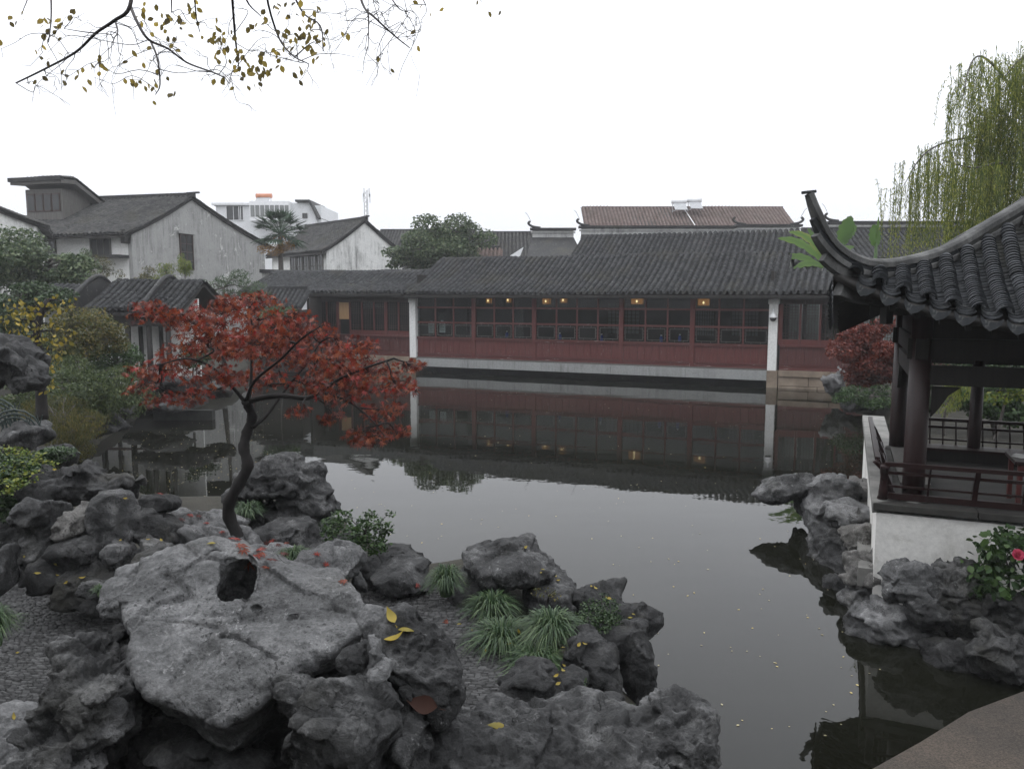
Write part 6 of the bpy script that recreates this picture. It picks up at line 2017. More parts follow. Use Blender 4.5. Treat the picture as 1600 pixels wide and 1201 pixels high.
# twig sprays
spray = [(110, 90), (60, 115), (30, 90), (150, 95), (220, 125), (300, 105), (330, 90), (345, 60), (365, 110), (400, 100), (430, 80), (470, 60), (490, 95), (520, 30), (560, 50), (600, 70), (580, 80),
         (620, 60), (640, 20), (600, 30), (540, 55), (310, 70), (200, 70), (120, 60), (560, 20), (610, 15), (450, 40), (270, 60), (240, 100), (400, 60), (650, 50), (520, 70), (180, 110), (90, 130)]
for x, y in spray:
    T = np.array(at(x, y, OY + rng.normal() * .25))
    dist = np.array([np.linalg.norm(T - q) for q in osk])
    near_ = np.argsort(dist)[:9]
    for k in range(3):
        s0 = np.array(osk[int(near_[int(rng.integers(len(near_)))])])
        q = T + rng.normal(size=3) * np.array((.11, .14, .08)) - np.array((0, 0, .03))
        L = np.linalg.norm(q - s0)
        pts = [s0]
        for t_ in (.25, .5, .75):
            pts.append(s0 + (q - s0) * t_ + rng.normal(size=3) * L * .075 + np.array((0, 0, .10 * L * math.sin(math.pi * t_))))
        pts.append(q)
        b = MB()
        w_ = smooth_path(pts, 3)
        b.tube(w_, [L * 0 + .0024 * (1 - .6 * i_ / len(w_)) for i_ in range(len(w_))], 4)
        for _ in range(2):
            a0 = np.array(w_[int(rng.integers(5, len(w_)))])
            dq = (q - s0) / L * .06 + rng.normal(size=3) * .035
            b.tube([a0, a0 + dq * .5 + rng.normal(size=3) * .012, a0 + dq], [.0014, .0012, .0009], 3)
        b.build('twig', 'twig', ov)
lc = [(30, 30, 5), (14, 85, 1), (66, 38, 6), (86, 42, 9), (60, 68, 4), (110, 40, 1), (64, 105, 1), (42, 120, 1), (75, 90, 3), (122, 127, 1), (105, 110, 4), (145, 100, 7), (147, 120, 3), (216, 130, 7), (240, 125, 4), (243, 145, 4),
      (277, 135, 3), (215, 97, 2), (232, 90, 3), (275, 58, 5), (250, 28, 6), (262, 20, 6), (290, 15, 5), (310, 38, 4), (285, 32, 3), (330, 65, 7), (340, 55, 7), (345, 85, 6), (352, 50, 4), (366, 72, 6), (372, 92, 6), (360, 130, 3), (378, 110, 7),
      (395, 112, 8), (410, 108, 9), (422, 112, 5), (410, 85, 5), (432, 90, 4), (405, 128, 3), (436, 75, 3), (418, 42, 6), (405, 40, 5), (450, 15, 8), (462, 8, 6), (452, 60, 5), (470, 45, 6), (486, 38, 6), (482, 65, 7), (495, 60, 5), (500, 80, 4), (460, 108, 4),
      (485, 90, 4), (512, 48, 4), (490, 22, 5), (340, 120, 3), (255, 35, 4), (620, 100, 1), (648, 77, 1), (640, 36, 2), (575, 80, 1), (662, 20, 1), (650, 8, 2), (682, 8, 1), (755, 5, 3), (778, 2, 1), (590, 70, 1), (550, 55, 1), (300, 8, 3), (228, 8, 4), (130, 20, 2), (115, 15, 1), (210, 30, 2)]
OM = []
for i in range(8):
    me = bpy.data.meshes.new('leaf')
    me.from_pydata([(x * 1.05, y, z) for x, y, z in LEAF[0]], [], LEAF[1])
    me.materials.append(MAT['leaf_autumn'])
    a_ = me.attributes.new('rnd', 'FLOAT', 'POINT')
    a_.data.foreach_set('value', np.full(len(LEAF[0]), (i + .5) / 8, np.float32))
    OM.append(me)
nl = 0
for x, y, n in lc:
    for k in range(n):
        if nl >= 298: break
        nl += 1
        p = np.array(at(x + random.gauss(0, 9), y + random.gauss(0, 9), OY + random.gauss(0, .2)))
        d = np.array((random.gauss(0, .7), random.gauss(0, .5), -1.0 + random.gauss(0, .4)))
        R = frames(d[None], rng.normal(size=(1, 3)) + np.array(((0, -.8, .3),)))[0]
        place(OM[random.randrange(8)], 'leaf', ov, p, R, random.uniform(.030, .046))

# --- grass tufts (mondo grass)
def tuft(px, py, Y, w, h, label, n=420, seed=0, mat='leaf_grass', z=None):
    c = np.array(at(px, py, Y))
    R0, H0 = m(w, Y) / 2, m(h, Y)
    root = thing('grass_tuft', label, 'grass tuft', tuple(c), 0, 'mondo grass tufts')
    r = np.random.default_rng(seed)
    segs = 6
    V, L, S, A = [], [], [], []
    for i in range(n):
        az = r.random() * 2 * math.pi
        out = R0 * (.35 + .75 * r.random())
        hh = H0 * (.55 + .5 * r.random()) * (1.15 - .4 * out / R0)
        b0 = c + np.array((math.cos(az), math.sin(az), 0)) * R0 * .25 * r.random()
        d = np.array((math.cos(az + r.normal() * .25), math.sin(az + r.normal() * .25), 0))
        sd = np.array((-d[1], d[0], 0)) * .0045 * (Y / 6.0) * (.8 + .5 * r.random())
        base = len(V)
        col = r.random()
        for k in range(segs + 1):
            t = k / segs
            p = b0 + d * out * t ** 1.3 + UPV * (hh * (2.1 * t - 1.75 * t * t))
            w_ = sd * (1 - t ** 2.5)
            V += [p - w_, p + w_]
            A += [col, col]
        for k in range(segs):
            S.append(len(L))
            L += [base + 2 * k, base + 2 * k + 1, base + 2 * k + 3, base + 2 * k + 2]
    me = np_mesh('blades', to_local(np.array(V), root, False), L, S, A)
    me.materials.append(MAT[mat])
    o = link('blades', me, root)
    o['kind'] = 'stuff'
tuft(768, 968, 6.9, 100, 74, 'grass tuft against the gapped boulder, uppermost of the four by the path', 520, 1)
tuft(785, 1022, 6.3, 136, 92, 'grass tuft spilling onto the slate path, left of the broad tuft', 640, 2)
tuft(862, 1010, 6.2, 130, 98, 'broad grass tuft between the path tuft and the creeping shrub', 700, 3)
tuft(838, 1055, 5.9, 124, 82, 'grass tuft lowest of the four, above the pointed dark boulder', 640, 4)
tuft(697, 930, 7.2, 74, 82, 'grass tuft hugging the left side of the gapped boulder', 460, 5)
tuft(459, 882, 6.9, 78, 46, 'short grass tuft at the right of the maple foot', 420, 6)
tuft(512, 916, 6.4, 66, 36, 'thin grass tuft under the pale angular stone with red leaves', 200, 7)
tuft(388, 812, 8.3, 60, 50, 'dark grass tuft in the hollow behind the maple trunk', 300, 8)
tuft(-8, 1008, 5.6, 86, 110, 'tall grass tuft cut by the left edge beside the path', 520, 9)
tuft(158, 932, 6.0, 36, 34, 'tiny grass tuft on the small stone at the path edge', 110, 10)

# --- shrubs near the rocks
def shrub(name, label, clumps, mat, n, size, base, tmpl=SLEAF, stems=True, **k):
    c0 = np.mean([c for c, r in clumps], 0)
    root = foliage_tree(name, label, 'shrub', base, [base, (np.array(base) + c0) / 2 + rng.normal(size=3) * .03, c0] if stems else None, k.pop('tr', .015), clumps, mat, n, size, tmpl, 'twig', br=k.pop('br', .006), part='foliage', **k)
    return root
b0 = tuple(at(555, 872, 8.0))
shrub('green_shrub', 'leafy green shrub with upright sprays at the pond edge right of the hollowed rock', [CP(540, 835, 8.0, 80, 60, .6), CP(575, 830, 8.0, 60, 60, .5), CP(560, 855, 7.9, 80, 40, .6), CP(598, 825, 8.0, 34, 22, .2), CP(535, 805, 8.0, 30, 26, .2), CP(520, 820, 8.1, 40, 30, .3), CP(590, 850, 7.9, 40, 30, .3), CP(612, 803, 8.0, 16, 10, .1), CP(608, 828, 8.0, 20, 8, .1), CP(583, 800, 8.0, 20, 12, .1)], 'leaf_green', 240, .042, b0, up=.5, droop=0)
b0 = tuple(at(935, 978, 6.6))
shrub('creeping_shrub', 'small-leaved creeping shrub spilling over the dark ledge', [CP(925, 955, 6.5, 46, 40, .35), CP(950, 950, 6.6, 40, 36, .3), CP(940, 970, 6.4, 50, 26, .3), CP(905, 970, 6.4, 26, 26, .2), CP(970, 972, 6.5, 24, 26, .2), CP(945, 932, 6.6, 20, 12, .15)], 'leaf_dark', 230, .026, b0)
b0 = tuple(at(925, 1105, 5.3))
shrub('creeping_shrub', 'sparse creeping shrub with red berries between slab and curved rock', [CP(925, 1098, 5.3, 40, 26, .25), CP(945, 1105, 5.2, 30, 20, .2), CP(985, 1108, 5.3, 24, 16, .15), CP(915, 1070, 5.3, 8, 30, .08)], 'leaf_green', 90, .022, b0)
b0 = tuple(at(850, 955, 7.1))
shrub('sprig', 'tiny olive sprig growing on the propping stone', [CP(850, 925, 7.0, 50, 14, .2), CP(868, 930, 7.0, 20, 16, .15)], 'leaf_olive', 50, .022, b0)
# peony-like flower bush
b0 = tuple(at(1575, 935, 7.9))
pe = shrub('flowering_shrub', 'flowering shrub with broad green leaves below the pavilion', [CP(1560, 850, 7.9, 80, 50, .5), CP(1590, 870, 7.8, 90, 70, .6), CP(1535, 880, 7.9, 60, 50, .4), CP(1565, 905, 7.8, 90, 50, .6), CP(1620, 850, 7.9, 60, 80, .5), CP(1580, 832, 8.0, 40, 24, .3), CP(1550, 925, 7.8, 60, 30, .4)],
      'leaf_green', 130, .085, b0, LEAF, up=.7)
fc = np.array(at(1589, 867, 7.5))
fl = thing('pink_flower', 'single pink blossom on the flowering shrub', 'flower', tuple(fc))
PET = ([(0, 0, 0), (.45, .4, .12), (.5, .85, .3), (.2, 1.05, .28), (-.2, 1.0, .34), (-.5, .85, .26), (-.45, .4, .14), (0, .5, .05)], [(0, 1, 7), (1, 2, 7), (2, 3, 7), (3, 4, 7), (4, 5, 7), (5, 6, 7), (6, 0, 7)])
for ring_, (n, tilt, s) in enumerate(((8, .25, .060), (7, .7, .052), (6, 1.1, .042), (5, 1.35, .03))):
    for k in range(n):
        a = 2 * math.pi * (k + .5 * ring_) / n + random.gauss(0, .12)
        ax = np.array((-.15, -.85, .5)); ax /= np.linalg.norm(ax)
        u_ = np.cross(ax, (0, 0, 1)); u_ /= np.linalg.norm(u_); v_ = np.cross(ax, u_)
        rad = u_ * math.cos(a) + v_ * math.sin(a)
        d = rad * math.cos(tilt) + ax * math.sin(tilt)
        R = frames(d[None], (ax * math.cos(tilt) - rad * math.sin(tilt))[None])[0]
        me = bpy.data.meshes.new('petal'); me.from_pydata(PET[0], [], PET[1]); me.materials.append(MAT['petal'])
        a_ = me.attributes.new('rnd', 'FLOAT', 'POINT'); a_.data.foreach_set('value', np.full(8, rng.random(), np.float32))
        place(me, 'petal', fl, fc, R, s)

# --- left bank
def big(name, label, cat, base_px, Y, cl, mat, n, size, zb=.6, tr=.12, **k):
    c = np.mean([q[0] for q in cl], 0)
    b = at(base_px, 600, Y); b.z = zb
    return foliage_tree(name, label, cat, tuple(b), [tuple(b), tuple((np.array(b) * .6 + c * .4) + rng.normal(size=3) * .05), tuple(c)], tr, cl, mat, n, size, **k)
big('evergreen_tree', 'dense dark evergreen at the left edge below the white gable', 'tree', 40, 31, clump_cloud(35, 420, 31, 200, 120, 4.5, 26, .34, 1) + clump_cloud(100, 425, 30, 110, 60, 3, 10, .4, 2), 'leaf_camphor', 420, .15, tr=.2, br=.05)
big('evergreen_tree', 'dark evergreen thicket behind the yellow-leaved tree', 'tree', 10, 26, clump_cloud(10, 500, 26, 150, 120, 3.5, 16, .36, 3), 'leaf_dark', 380, .13, tr=.15, br=.04)
big('green_thicket', 'muted green thicket between corridor and weeping vine', 'shrub', 120, 21.5, clump_cloud(105, 545, 21.5, 190, 90, 2.4, 30, .34, 51), 'leaf_vine', 300, .08, tr=.05, br=.02)
big('evergreen_tree', 'mid-green tree in front of the corridor roof end at the far left', 'tree', 60, 24, clump_cloud(60, 465, 24, 130, 60, 2.4, 18, .36, 52), 'leaf_dark', 300, .10, tr=.08, br=.02)
big('green_thicket', 'soft green shrub mass on the left bank above the drooping bush', 'shrub', 60, 16.5, clump_cloud(70, 610, 16.5, 130, 80, 2, 22, .34, 61), 'leaf_vine', 300, .06, tr=.05, br=.015)
big('green_thicket', 'green shrub in front of the corridor columns, right of the brownish bush', 'shrub', 185, 21, clump_cloud(185, 565, 21, 80, 70, 1.8, 16, .36, 62), 'leaf_green', 260, .07, tr=.05, br=.015)
# slender tree with yellow leaves
b = at(66, 655, 13.5)
ycl = [CP(30, 500, 13.4, 60, 40, .8), CP(60, 480, 13.6, 60, 40, .8), CP(15, 540, 13.3, 40, 40, .6), CP(85, 520, 13.5, 50, 50, .8), CP(45, 530, 13.2, 50, 40, .7), CP(70, 570, 13.4, 44, 40, .6), CP(95, 470, 13.7, 44, 30, .6), CP(80, 545, 13.7, 40, 30, .6), CP(20, 480, 13.6, 40, 30, .6), CP(75, 600, 13.4, 26, 30, .4)]
foliage_tree('yellow_tree', 'slender dark-trunked tree with sparse yellow leaves on the left bank', 'tree', tuple(b), [tuple(b), tuple(at(64, 610, 13.5)), tuple(at(62, 560, 13.5)), tuple(at(58, 510, 13.5)), tuple(at(75, 468, 13.6))], .10, ycl, 'leaf_yellow', 42, .085, LEAF, 'bark_dark', br=.022, twigs=6, up=.2, droop=.7)
big('autumn_bush', 'brownish-yellow bush in front of the corridor columns', 'shrub', 140, 20, clump_cloud(142, 515, 20, 140, 110, 2.2, 32, .34, 5) + [CP(175, 530, 20, 40, 40, .8)], 'leaf_olive', 300, .07, tr=.06, br=.02)
big('weeping_vine', 'mounded green vine weeping down to the pond on the left', 'shrub', 120, 18.6, clump_cloud(152, 612, 18.2, 180, 118, 2.6, 44, .34, 7) + clump_cloud(105, 580, 18.8, 120, 60, 2, 12, .4, 8), 'leaf_vine', 420, .06, tr=.05, br=.015, droop=.9)
big('drooping_bush', 'olive drooping grassy bush at the water edge on the left', 'shrub', 95, 14.2, clump_cloud(112, 676, 14, 120, 96, 1.6, 30, .36, 9) + clump_cloud(80, 636, 14.4, 100, 50, 1.2, 10, .4, 10), 'leaf_olive', 360, .05, tr=.04, br=.012, tmpl=NLEAF, droop=1.2, up=.1)
big('hedge_bush', 'low green bush behind the arched fence', 'shrub', 30, 14.5, clump_cloud(40, 625, 14.8, 110, 60, 1.6, 12, .38, 11), 'leaf_vine', 260, .05, tr=.04, br=.012)
gcv = clump_cloud(8, 768, 8.0, 140, 120, 1.2, 30, .30, 12) + clump_cloud(50, 722, 9, 90, 44, 1.2, 10, .4, 13)
root = thing('ground_cover', 'low leafy ground cover tinged yellow on the left bank above the path', 'shrub', tuple(at(10, 830, 8)))
P = np.concatenate([clump_points(c, r, 330, .7) for c, r in gcv])
scatter_obj('foliage', SLEAF[0], SLEAF[1], P, leaf_frames(len(P), 1.0, .1), .045 * (.7 + .6 * rng.random(len(P))), 'leaf_dark', root, kind='stuff')
P = np.concatenate([clump_points(CP(px, py, Y, 46, 24, .5)[0], CP(px, py, Y, 46, 24, .5)[1], 160, .6) for px, py, Y in ((10, 708, 8.3), (40, 716, 8.5), (15, 730, 7.9), (62, 730, 8.7), (38, 748, 7.8), (10, 760, 7.6))])
scatter_obj('young_leaves', SLEAF[0], SLEAF[1], P, leaf_frames(len(P), 1.0, .1), .04 * (.7 + .6 * rng.random(len(P))), 'leaf_bright', root, kind='stuff')
# arched edging fence
fn = thing('arched_fence', 'dark green arched hoop fence on the left bank', 'fence', tuple(at(20, 690, 12)))
for x0, x1, yb, yt, Y in ((-50, 30, 660, 622, 12.2), (-20, 66, 680, 640, 11.6), (-45, 20, 680, 645, 11.6)):
    for q in (0, 6, 12):
        pts = []
        for k in range(9):
            t = math.pi * k / 8
            pts.append(at((x0 + x1) / 2 - (x1 - x0 - 2 * q) / 2 * math.cos(t), yb - (yb - yt - q) * math.sin(t), Y))
        MB().tube(pts, .014, 6).build('hoop', 'iron_green', fn, smooth=True)
    for k in range(5):
        xa = x0 + (x1 - x0) * (k + .5) / 5
        MB().bar(at(xa, yb, Y), at(xa + 9, yb - (yb - yt) * .8, Y), .012, .012).build('bar', 'iron_green', fn)
        MB().bar(at(xa + 9, yb, Y), at(xa, yb - (yb - yt) * .8, Y), .012, .012).build('bar', 'iron_green', fn)
    MB().bar(at(x0, yb, Y), at(x1, yb, Y), .02, .02).build('rail', 'iron_green', fn)

# --- shrubs and trees below the houses
for i, (px, py, Y, w, h, lab, mt_) in enumerate(((165, 418, 38, 60, 60, 'thin bamboo-like shrub in front of the white front wall', 'leaf_olive'), (225, 428, 38, 50, 40, 'olive shrub at the foot of the grey gable corner', 'leaf_olive'),
        (258, 425, 37.5, 46, 50, 'light green bamboo left of the gable window', 'leaf_bright'), (290, 412, 37.5, 24, 44, 'light green bamboo just below the gable window', 'leaf_bright'), (130, 400, 37, 40, 40, 'green shrub left of the house front window', 'leaf_camphor'))):
    big('bamboo_shrub', lab, 'shrub', px, Y, clump_cloud(px, py, Y, w, h, 1.4, 9, .4, 20 + i), mt_, 150, .12, tr=.04, br=.02, tmpl=NLEAF, droop=.6)
pcl = [CP(x, y, 30, w, 16, 1.2) for x, y, w in ((330, 445, 70), (365, 438, 60), (395, 448, 50), (300, 452, 50), (350, 460, 80), (400, 462, 50), (280, 462, 40), (375, 430, 30))]
big('pine_tree', 'spreading green pine between the maple and the grey gable', 'tree', 350, 30, pcl, 'leaf_pine', 420, .11, tr=.10, br=.03, tmpl=NLEAF, droop=-.4, up=.2)
big('green_bush', 'green bush in front of the gallery windows right of the maple crown', 'shrub', 440, 33, clump_cloud(440, 490, 33, 70, 40, 1.6, 10, .4, 31), 'leaf_green', 190, .09, tr=.04, br=.02)
big('green_bush', 'dark green bush under the corridor at the maple crown', 'shrub', 300, 24.5, clump_cloud(300, 560, 24.6, 60, 50, 1.6, 10, .4, 32), 'leaf_dark', 190, .08, tr=.04, br=.02)
big('round_evergreen', 'large rounded evergreen tree rising behind the gallery roof', 'tree', 690, 48, clump_cloud(695, 394, 48, 176, 72, 5.0, 36, .25, 33) + clump_cloud(634, 404, 47.5, 96, 44, 3, 12, .36, 34) + [CP(668, 352, 48, 52, 38, 1.8), CP(690, 362, 47.6, 44, 30, 1.5), CP(716, 350, 48, 50, 34, 1.8), CP(735, 360, 48.4, 40, 30, 1.5), CP(756, 372, 48, 46, 30, 1.5), CP(645, 372, 48, 40, 26, 1.5)], 'leaf_camphor', 420, .15, tr=.25, br=.07, tmpl=LEAF, up=.3)
big('dark_tree', 'dark foliage seen through the pavilion posts, upper', 'tree', 1540, 22, clump_cloud(1540, 560, 22, 200, 90, 3, 18, .36, 35), 'leaf_dark', 260, .11, tr=.1, br=.03)
big('leafy_bush', 'yellow-green bush behind the pavilion rail', 'shrub', 1560, 17.5, clump_cloud(1545, 620, 17.5, 150, 100, 2, 20, .34, 36), 'leaf_green', 300, .085, tr=.05, br=.02, tmpl=LEAF)
big('leafy_bush', 'bright yellow-green sprays right of the thin pavilion post', 'shrub', 1560, 16.5, clump_cloud(1575, 600, 16.5, 90, 60, 1.2, 8, .4, 37), 'leaf_bright', 120, .07, tr=.04, br=.02, tmpl=LEAF)
big('weeping_shrub', 'weeping pale green strands behind the pavilion rail, left of the thin post', 'shrub', 1480, 17.0, clump_cloud(1482, 605, 17, 60, 100, 1.2, 10, .4, 38), 'leaf_willow', 220, .08, tr=.04, br=.02, tmpl=NLEAF, droop=1.5, up=0)
big('leafy_bush', 'shadowy green bush beside the far end of the pavilion wall', 'shrub', 1430, 18.5, clump_cloud(1440, 625, 18.5, 70, 70, 1.6, 12, .36, 39), 'leaf_dark', 240, .08, tr=.05, br=.02)
big('red_bush', 'dark red maple bush behind the pavilion, beside the gallery', 'tree', 1365, 24.5, clump_cloud(1358, 555, 24.5, 150, 110, 2.6, 40, .30, 40) + [CP(1390, 505, 24.5, 40, 30, 1), CP(1340, 520, 24.5, 50, 24, 1)], 'leaf_redmaple', 560, .10, tr=.06, br=.02, tmpl=SLEAF)
big('bank_bush', 'low green bush under the red maple bush at the water', 'shrub', 1365, 23.2, clump_cloud(1362, 622, 23.2, 110, 44, 2, 16, .36, 41), 'leaf_green', 240, .07, tr=.04, br=.015)

# --- palm in front of the second gable
pY = 46
pb = at(438, 440, pY); pb.z = .5
pt_ = at(438, 366, pY)
palm = thing('palm', 'fan palm with orange fruit clusters between the two gable houses', 'palm', tuple(pb))
MB().tube([pb, (pb + pt_) / 2, pt_], [.16, .15, .14], 9).build('trunk', 'bark_grey', palm, smooth=True)
for k in range(44):
    az = 2 * math.pi * k / 44 * 5.1
    el = random.uniform(-.5, 1.15)
    d = np.array((math.cos(az) * math.cos(el), math.sin(az) * math.cos(el), math.sin(el)))
    L = .95
    hub = np.array(pt_) + d * L
    b = MB(); b.tube([pt_, np.array(pt_) + d * L * .6 + UPV * .03, hub], [.022, .02, .016], 5)
    u_ = np.cross(d, UPV); u_ /= np.linalg.norm(u_)
    for j in range(15):
        t = -1.25 + 2.5 * j / 14
        dd = d * math.cos(t) + u_ * math.sin(t)
        tipp = hub + dd * random.uniform(.7, .95) - UPV * random.uniform(.05, .3)
        md = hub + dd * .35
        n_ = np.cross(dd, UPV); n_ = n_ / max(1e-3, np.linalg.norm(n_)) * .045
        b.add([hub, md - n_, tipp, md + n_], [(0, 1, 2, 3)])
    b.build('frond', 'leaf_palm', palm)
for k, (dx, dz) in enumerate(((-.75, -.85), (.1, -.75), (.5, -.65), (-.2, -1.0))):
    c = np.array(pt_) + np.array((dx, -.35, dz))
    P = clump_points(c, (.55, .35, .3), 260, .4)
    b = MB(); b.tube([pt_, (np.array(pt_) + c) / 2 + UPV * .15, c], .02, 5); b.build('fruit_stalk', 'palm_fruit', palm)
    scatter_obj('fruit_cluster', SLEAF[0], SLEAF[1], P, leaf_frames(len(P), 0, 0), .10 * np.ones(len(P)), 'palm_fruit', palm, kind='stuff')

# --- banana plants behind the right gallery
def banana(base, leaves, label):
    t = thing('banana_plant', label, 'banana plant', tuple(base))
    b = np.array(base)
    top = np.mean([l[0] for l in leaves], 0)
    MB().tube([b, (b + top) / 2, top], [.13, .11, .06], 8).build('stem', 'leaf_banana', t, smooth=True)
    for p0, p1, w, arch in leaves:
        p0, p1 = np.array(p0), np.array(p1)
        n = 14
        d = p1 - p0
        sd = np.cross(d, (0, -1, .35)); sd /= np.linalg.norm(sd)
        V, f, A = [], [], []
        cv = rng.random()
        for i in range(n + 1):
            q = i / n
            c = p0 + d * q + UPV * arch * math.sin(math.pi * q)
            ww = w * (math.sin(math.pi * min(1, q * .92 + .08)) ** .6) * (1 if i % 3 else .78)
            V += [c + sd * ww - UPV * .06 * ww, c, c - sd * ww - UPV * .06 * ww]
            A += [cv, cv * .6, cv]
        L, S = [], []
        for i in range(n):
            for k in (0, 1):
                S.append(len(L)); L += [3 * i + k, 3 * i + k + 1, 3 * i + 4 + k, 3 * i + 3 + k]
        me = np_mesh('leaf', to_local(np.array(V), t, False), L, S, A)
        me.materials.append(MAT['leaf_banana'])
        link('leaf', me, t, smooth=True)
bb = hall_w(2.6, 4.4, .6)
Yb_ = bb.y
banana(bb, [(at(1290, 412, Yb_), at(1215, 372, Yb_ - .3), .19, .3), (at(1292, 408, Yb_), at(1232, 362, Yb_), .18, .35), (at(1285, 418, Yb_), at(1220, 403, Yb_ - .5), .17, .25), (at(1290, 416, Yb_), at(1238, 420, Yb_ - .6), .16, .2),
            (at(1292, 412, Yb_), at(1262, 356, Yb_ + .4), .16, .1), (at(1292, 414, Yb_), at(1335, 385, Yb_ + .4), .17, .2)], 'banana plant with arching torn leaves above the right gallery roof')
b3 = at(1316, 430, 34); b3.z = .5
banana(b3, [(at(1314, 382, 34), at(1330, 337, 34), .34, .05), (at(1318, 378, 34), at(1338, 352, 34.2), .20, .05)], 'banana plant with one broad upright leaf behind the pavilion ridge')
b3 = at(1367, 430, 34); b3.z = .5
banana(b3, [(at(1368, 384, 34), at(1366, 350, 34), .28, .02), (at(1370, 374, 34), at(1373, 338, 34), .06, .02)], 'banana plant with a narrow upright leaf, left of the willow')

# --- willow
wY = 19
wb = at(1660, 600, wY); wb.z = .5
wl_ = thing('willow', 'weeping willow with yellow-green strands above the pavilion roof', 'tree', tuple(wb))
trk = [tuple(wb), tuple(at(1640, 420, wY)), tuple(at(1622, 260, wY)), tuple(at(1630, 120, wY)), tuple(at(1640, 40, wY))]
MB().tube(smooth_path(trk, 6), [.24 - .006 * i for i in range(25)], 10).build('trunk', 'bark_grey', wl_, smooth=True)
boughs = [[(1625, 300), (1580, 235), (1540, 215), (1480, 222), (1440, 245), (1412, 290)], [(1628, 200), (1590, 150), (1555, 105), (1530, 88), (1515, 105), (1505, 150)], [(1632, 130), (1610, 90), (1592, 95), (1570, 120)], [(1625, 330), (1590, 300), (1540, 290), (1500, 300)],
          [(1622, 260), (1590, 200), (1550, 170), (1520, 190)], [(1630, 180), (1650, 100), (1690, 90)], [(1625, 250), (1600, 215), (1570, 180), (1545, 150)], [(1632, 100), (1630, 60), (1610, 70), (1600, 100)], [(1622, 280), (1600, 260), (1560, 255), (1520, 262), (1470, 250)]]
strand_pts, sb = [], []
for bi, pts in enumerate(boughs):
    w = smooth_path([at(x, y, wY + .9 * math.sin(bi * 1.9 + i * .5)) for i, (x, y) in enumerate(pts)], 6)
    MB().tube(w, [.045 * (1 - .85 * i / len(w)) for i in range(len(w))], 6).build('bough', 'bark_grey', wl_, smooth=True)
    n = len(w)
    for k in range(150 if bi in (0, 8) else 85):
        q = int(rng.integers(n // 4, n))
        p = w[q] + rng.normal(size=3) * np.array((.18, .5, .06))
        L = rng.uniform(.7, 2.6) * (.55 if bi in (1, 2, 7) and q > n * .7 else 1)
        dr = rng.normal(size=2) * .10
        cp = []
        ns = int(L / .055)
        for j in range(ns):
            t = j / max(1, ns - 1)
            cp.append(p + np.array((dr[0] * t + .03 * math.sin(5 * t + k), dr[1] * t, -L * t)))
        strand_pts += cp
        sb.append((cp[0], cp[len(cp) // 2], cp[-1]))
b = MB()
for q in sb: b.tube(q, [.006, .005, .003], 3)
o = b.build('strands', 'leaf_willow', wl_); o['kind'] = 'stuff'
P = np.array(strand_pts)
P = np.repeat(P, 2, 0) + rng.normal(size=(len(P) * 2, 3)) * .02
d = rng.normal(size=P.shape) * .45 + np.array((0, 0, -1.0))
R = frames(d, rng.normal(size=P.shape))
scatter_obj('leaves', NLEAF[0], NLEAF[1], P, R, .095 * (.7 + .6 * rng.random(len(P))), 'leaf_willow', wl_, kind='stuff')

# --- unseen trees added behind the viewpoint to shade the near rocks
P = []
for i, (x, y, z, r) in enumerate(((-9, -5, 6.5, 3.2), (-4.5, -7, 7.5, 3.6), (0.5, -6, 6.8, 3.2), (5, -7, 7.2, 3.4), (9.5, -5, 6.4, 3.2), (-12, 0, 6.0, 2.8), (-7, -10, 9, 3.4), (3, -11, 9, 3.6), (13, -1, 6, 2.8))):
    P.append(clump_points((x, y, z), (r, r * .8, r * .95), 2600, .4))
    P.append(clump_points((x, y, z - 3.2), (r * .9, r * .7, r * .7), 1300, .4))
P = np.concatenate(P)
tag(scatter_obj('unseen_shade_trees', SLEAF[0], SLEAF[1], P, leaf_frames(len(P), .4, .2), .30 * (.7 + .6 * rng.random(len(P))), 'leaf_dark', kind='stuff'), 'unseen trees added behind the viewpoint to cast shade', 'trees')

# ------------------------------------------------------------------ fallen leaves
bpy.context.view_layer.update()
dg = bpy.context.evaluated_depsgraph_get()
def drop(px, py):
    d = ray(px, py).normalized()
    hit, p, n, _, ob, _ = scene.ray_cast(dg, Vector((0, 0, CAMZ)), d)
    return (p, n) if hit else (None, None)
def leaf_mesh(mat, wid=1.0, curl=.12, val=.5):
    v, f = [], []
    n = 8
    for i in range(n + 1):
        t = i / n
        w = .21 * wid * math.sin(math.pi * t ** .8) ** 1.15
        z = curl * (t - .5) ** 2 * 2
        v += [(-w, t - .5, z + curl * w * .9), (0, t - .5, z), (w, t - .5, z + curl * w * 1.1)]
    for i in range(n):
        for k in (0, 1): f.append((3 * i + k, 3 * i + k + 1, 3 * i + 4 + k, 3 * i + 3 + k))
    b0 = len(v)
    v += [(-.012, -.5, 0), (.012, -.5, 0), (.010, -.72, .05), (-.010, -.72, .05)]
    f.append((b0, b0 + 3, b0 + 2, b0 + 1))
    me = bpy.data.meshes.new('fallen_leaf'); me.from_pydata(v, [], f); me.materials.append(MAT[mat])
    a_ = me.attributes.new('rnd', 'FLOAT', 'POINT'); a_.data.foreach_set('value', np.full(len(v), val, np.float32))
    me.polygons.foreach_set('use_smooth', np.ones(len(f), dtype=bool))
    return me
YL = [leaf_mesh('leaf_yellow', 1.0, .35, .8), leaf_mesh('leaf_yellow', .9, -.3, .6), leaf_mesh('leaf_yellow', 1.1, .6, .95)]
BL = leaf_mesh('leaf_brown', 1.25, .35, .5)
ML = []
for i in (1, 4, 7): ML.append(LM[i])
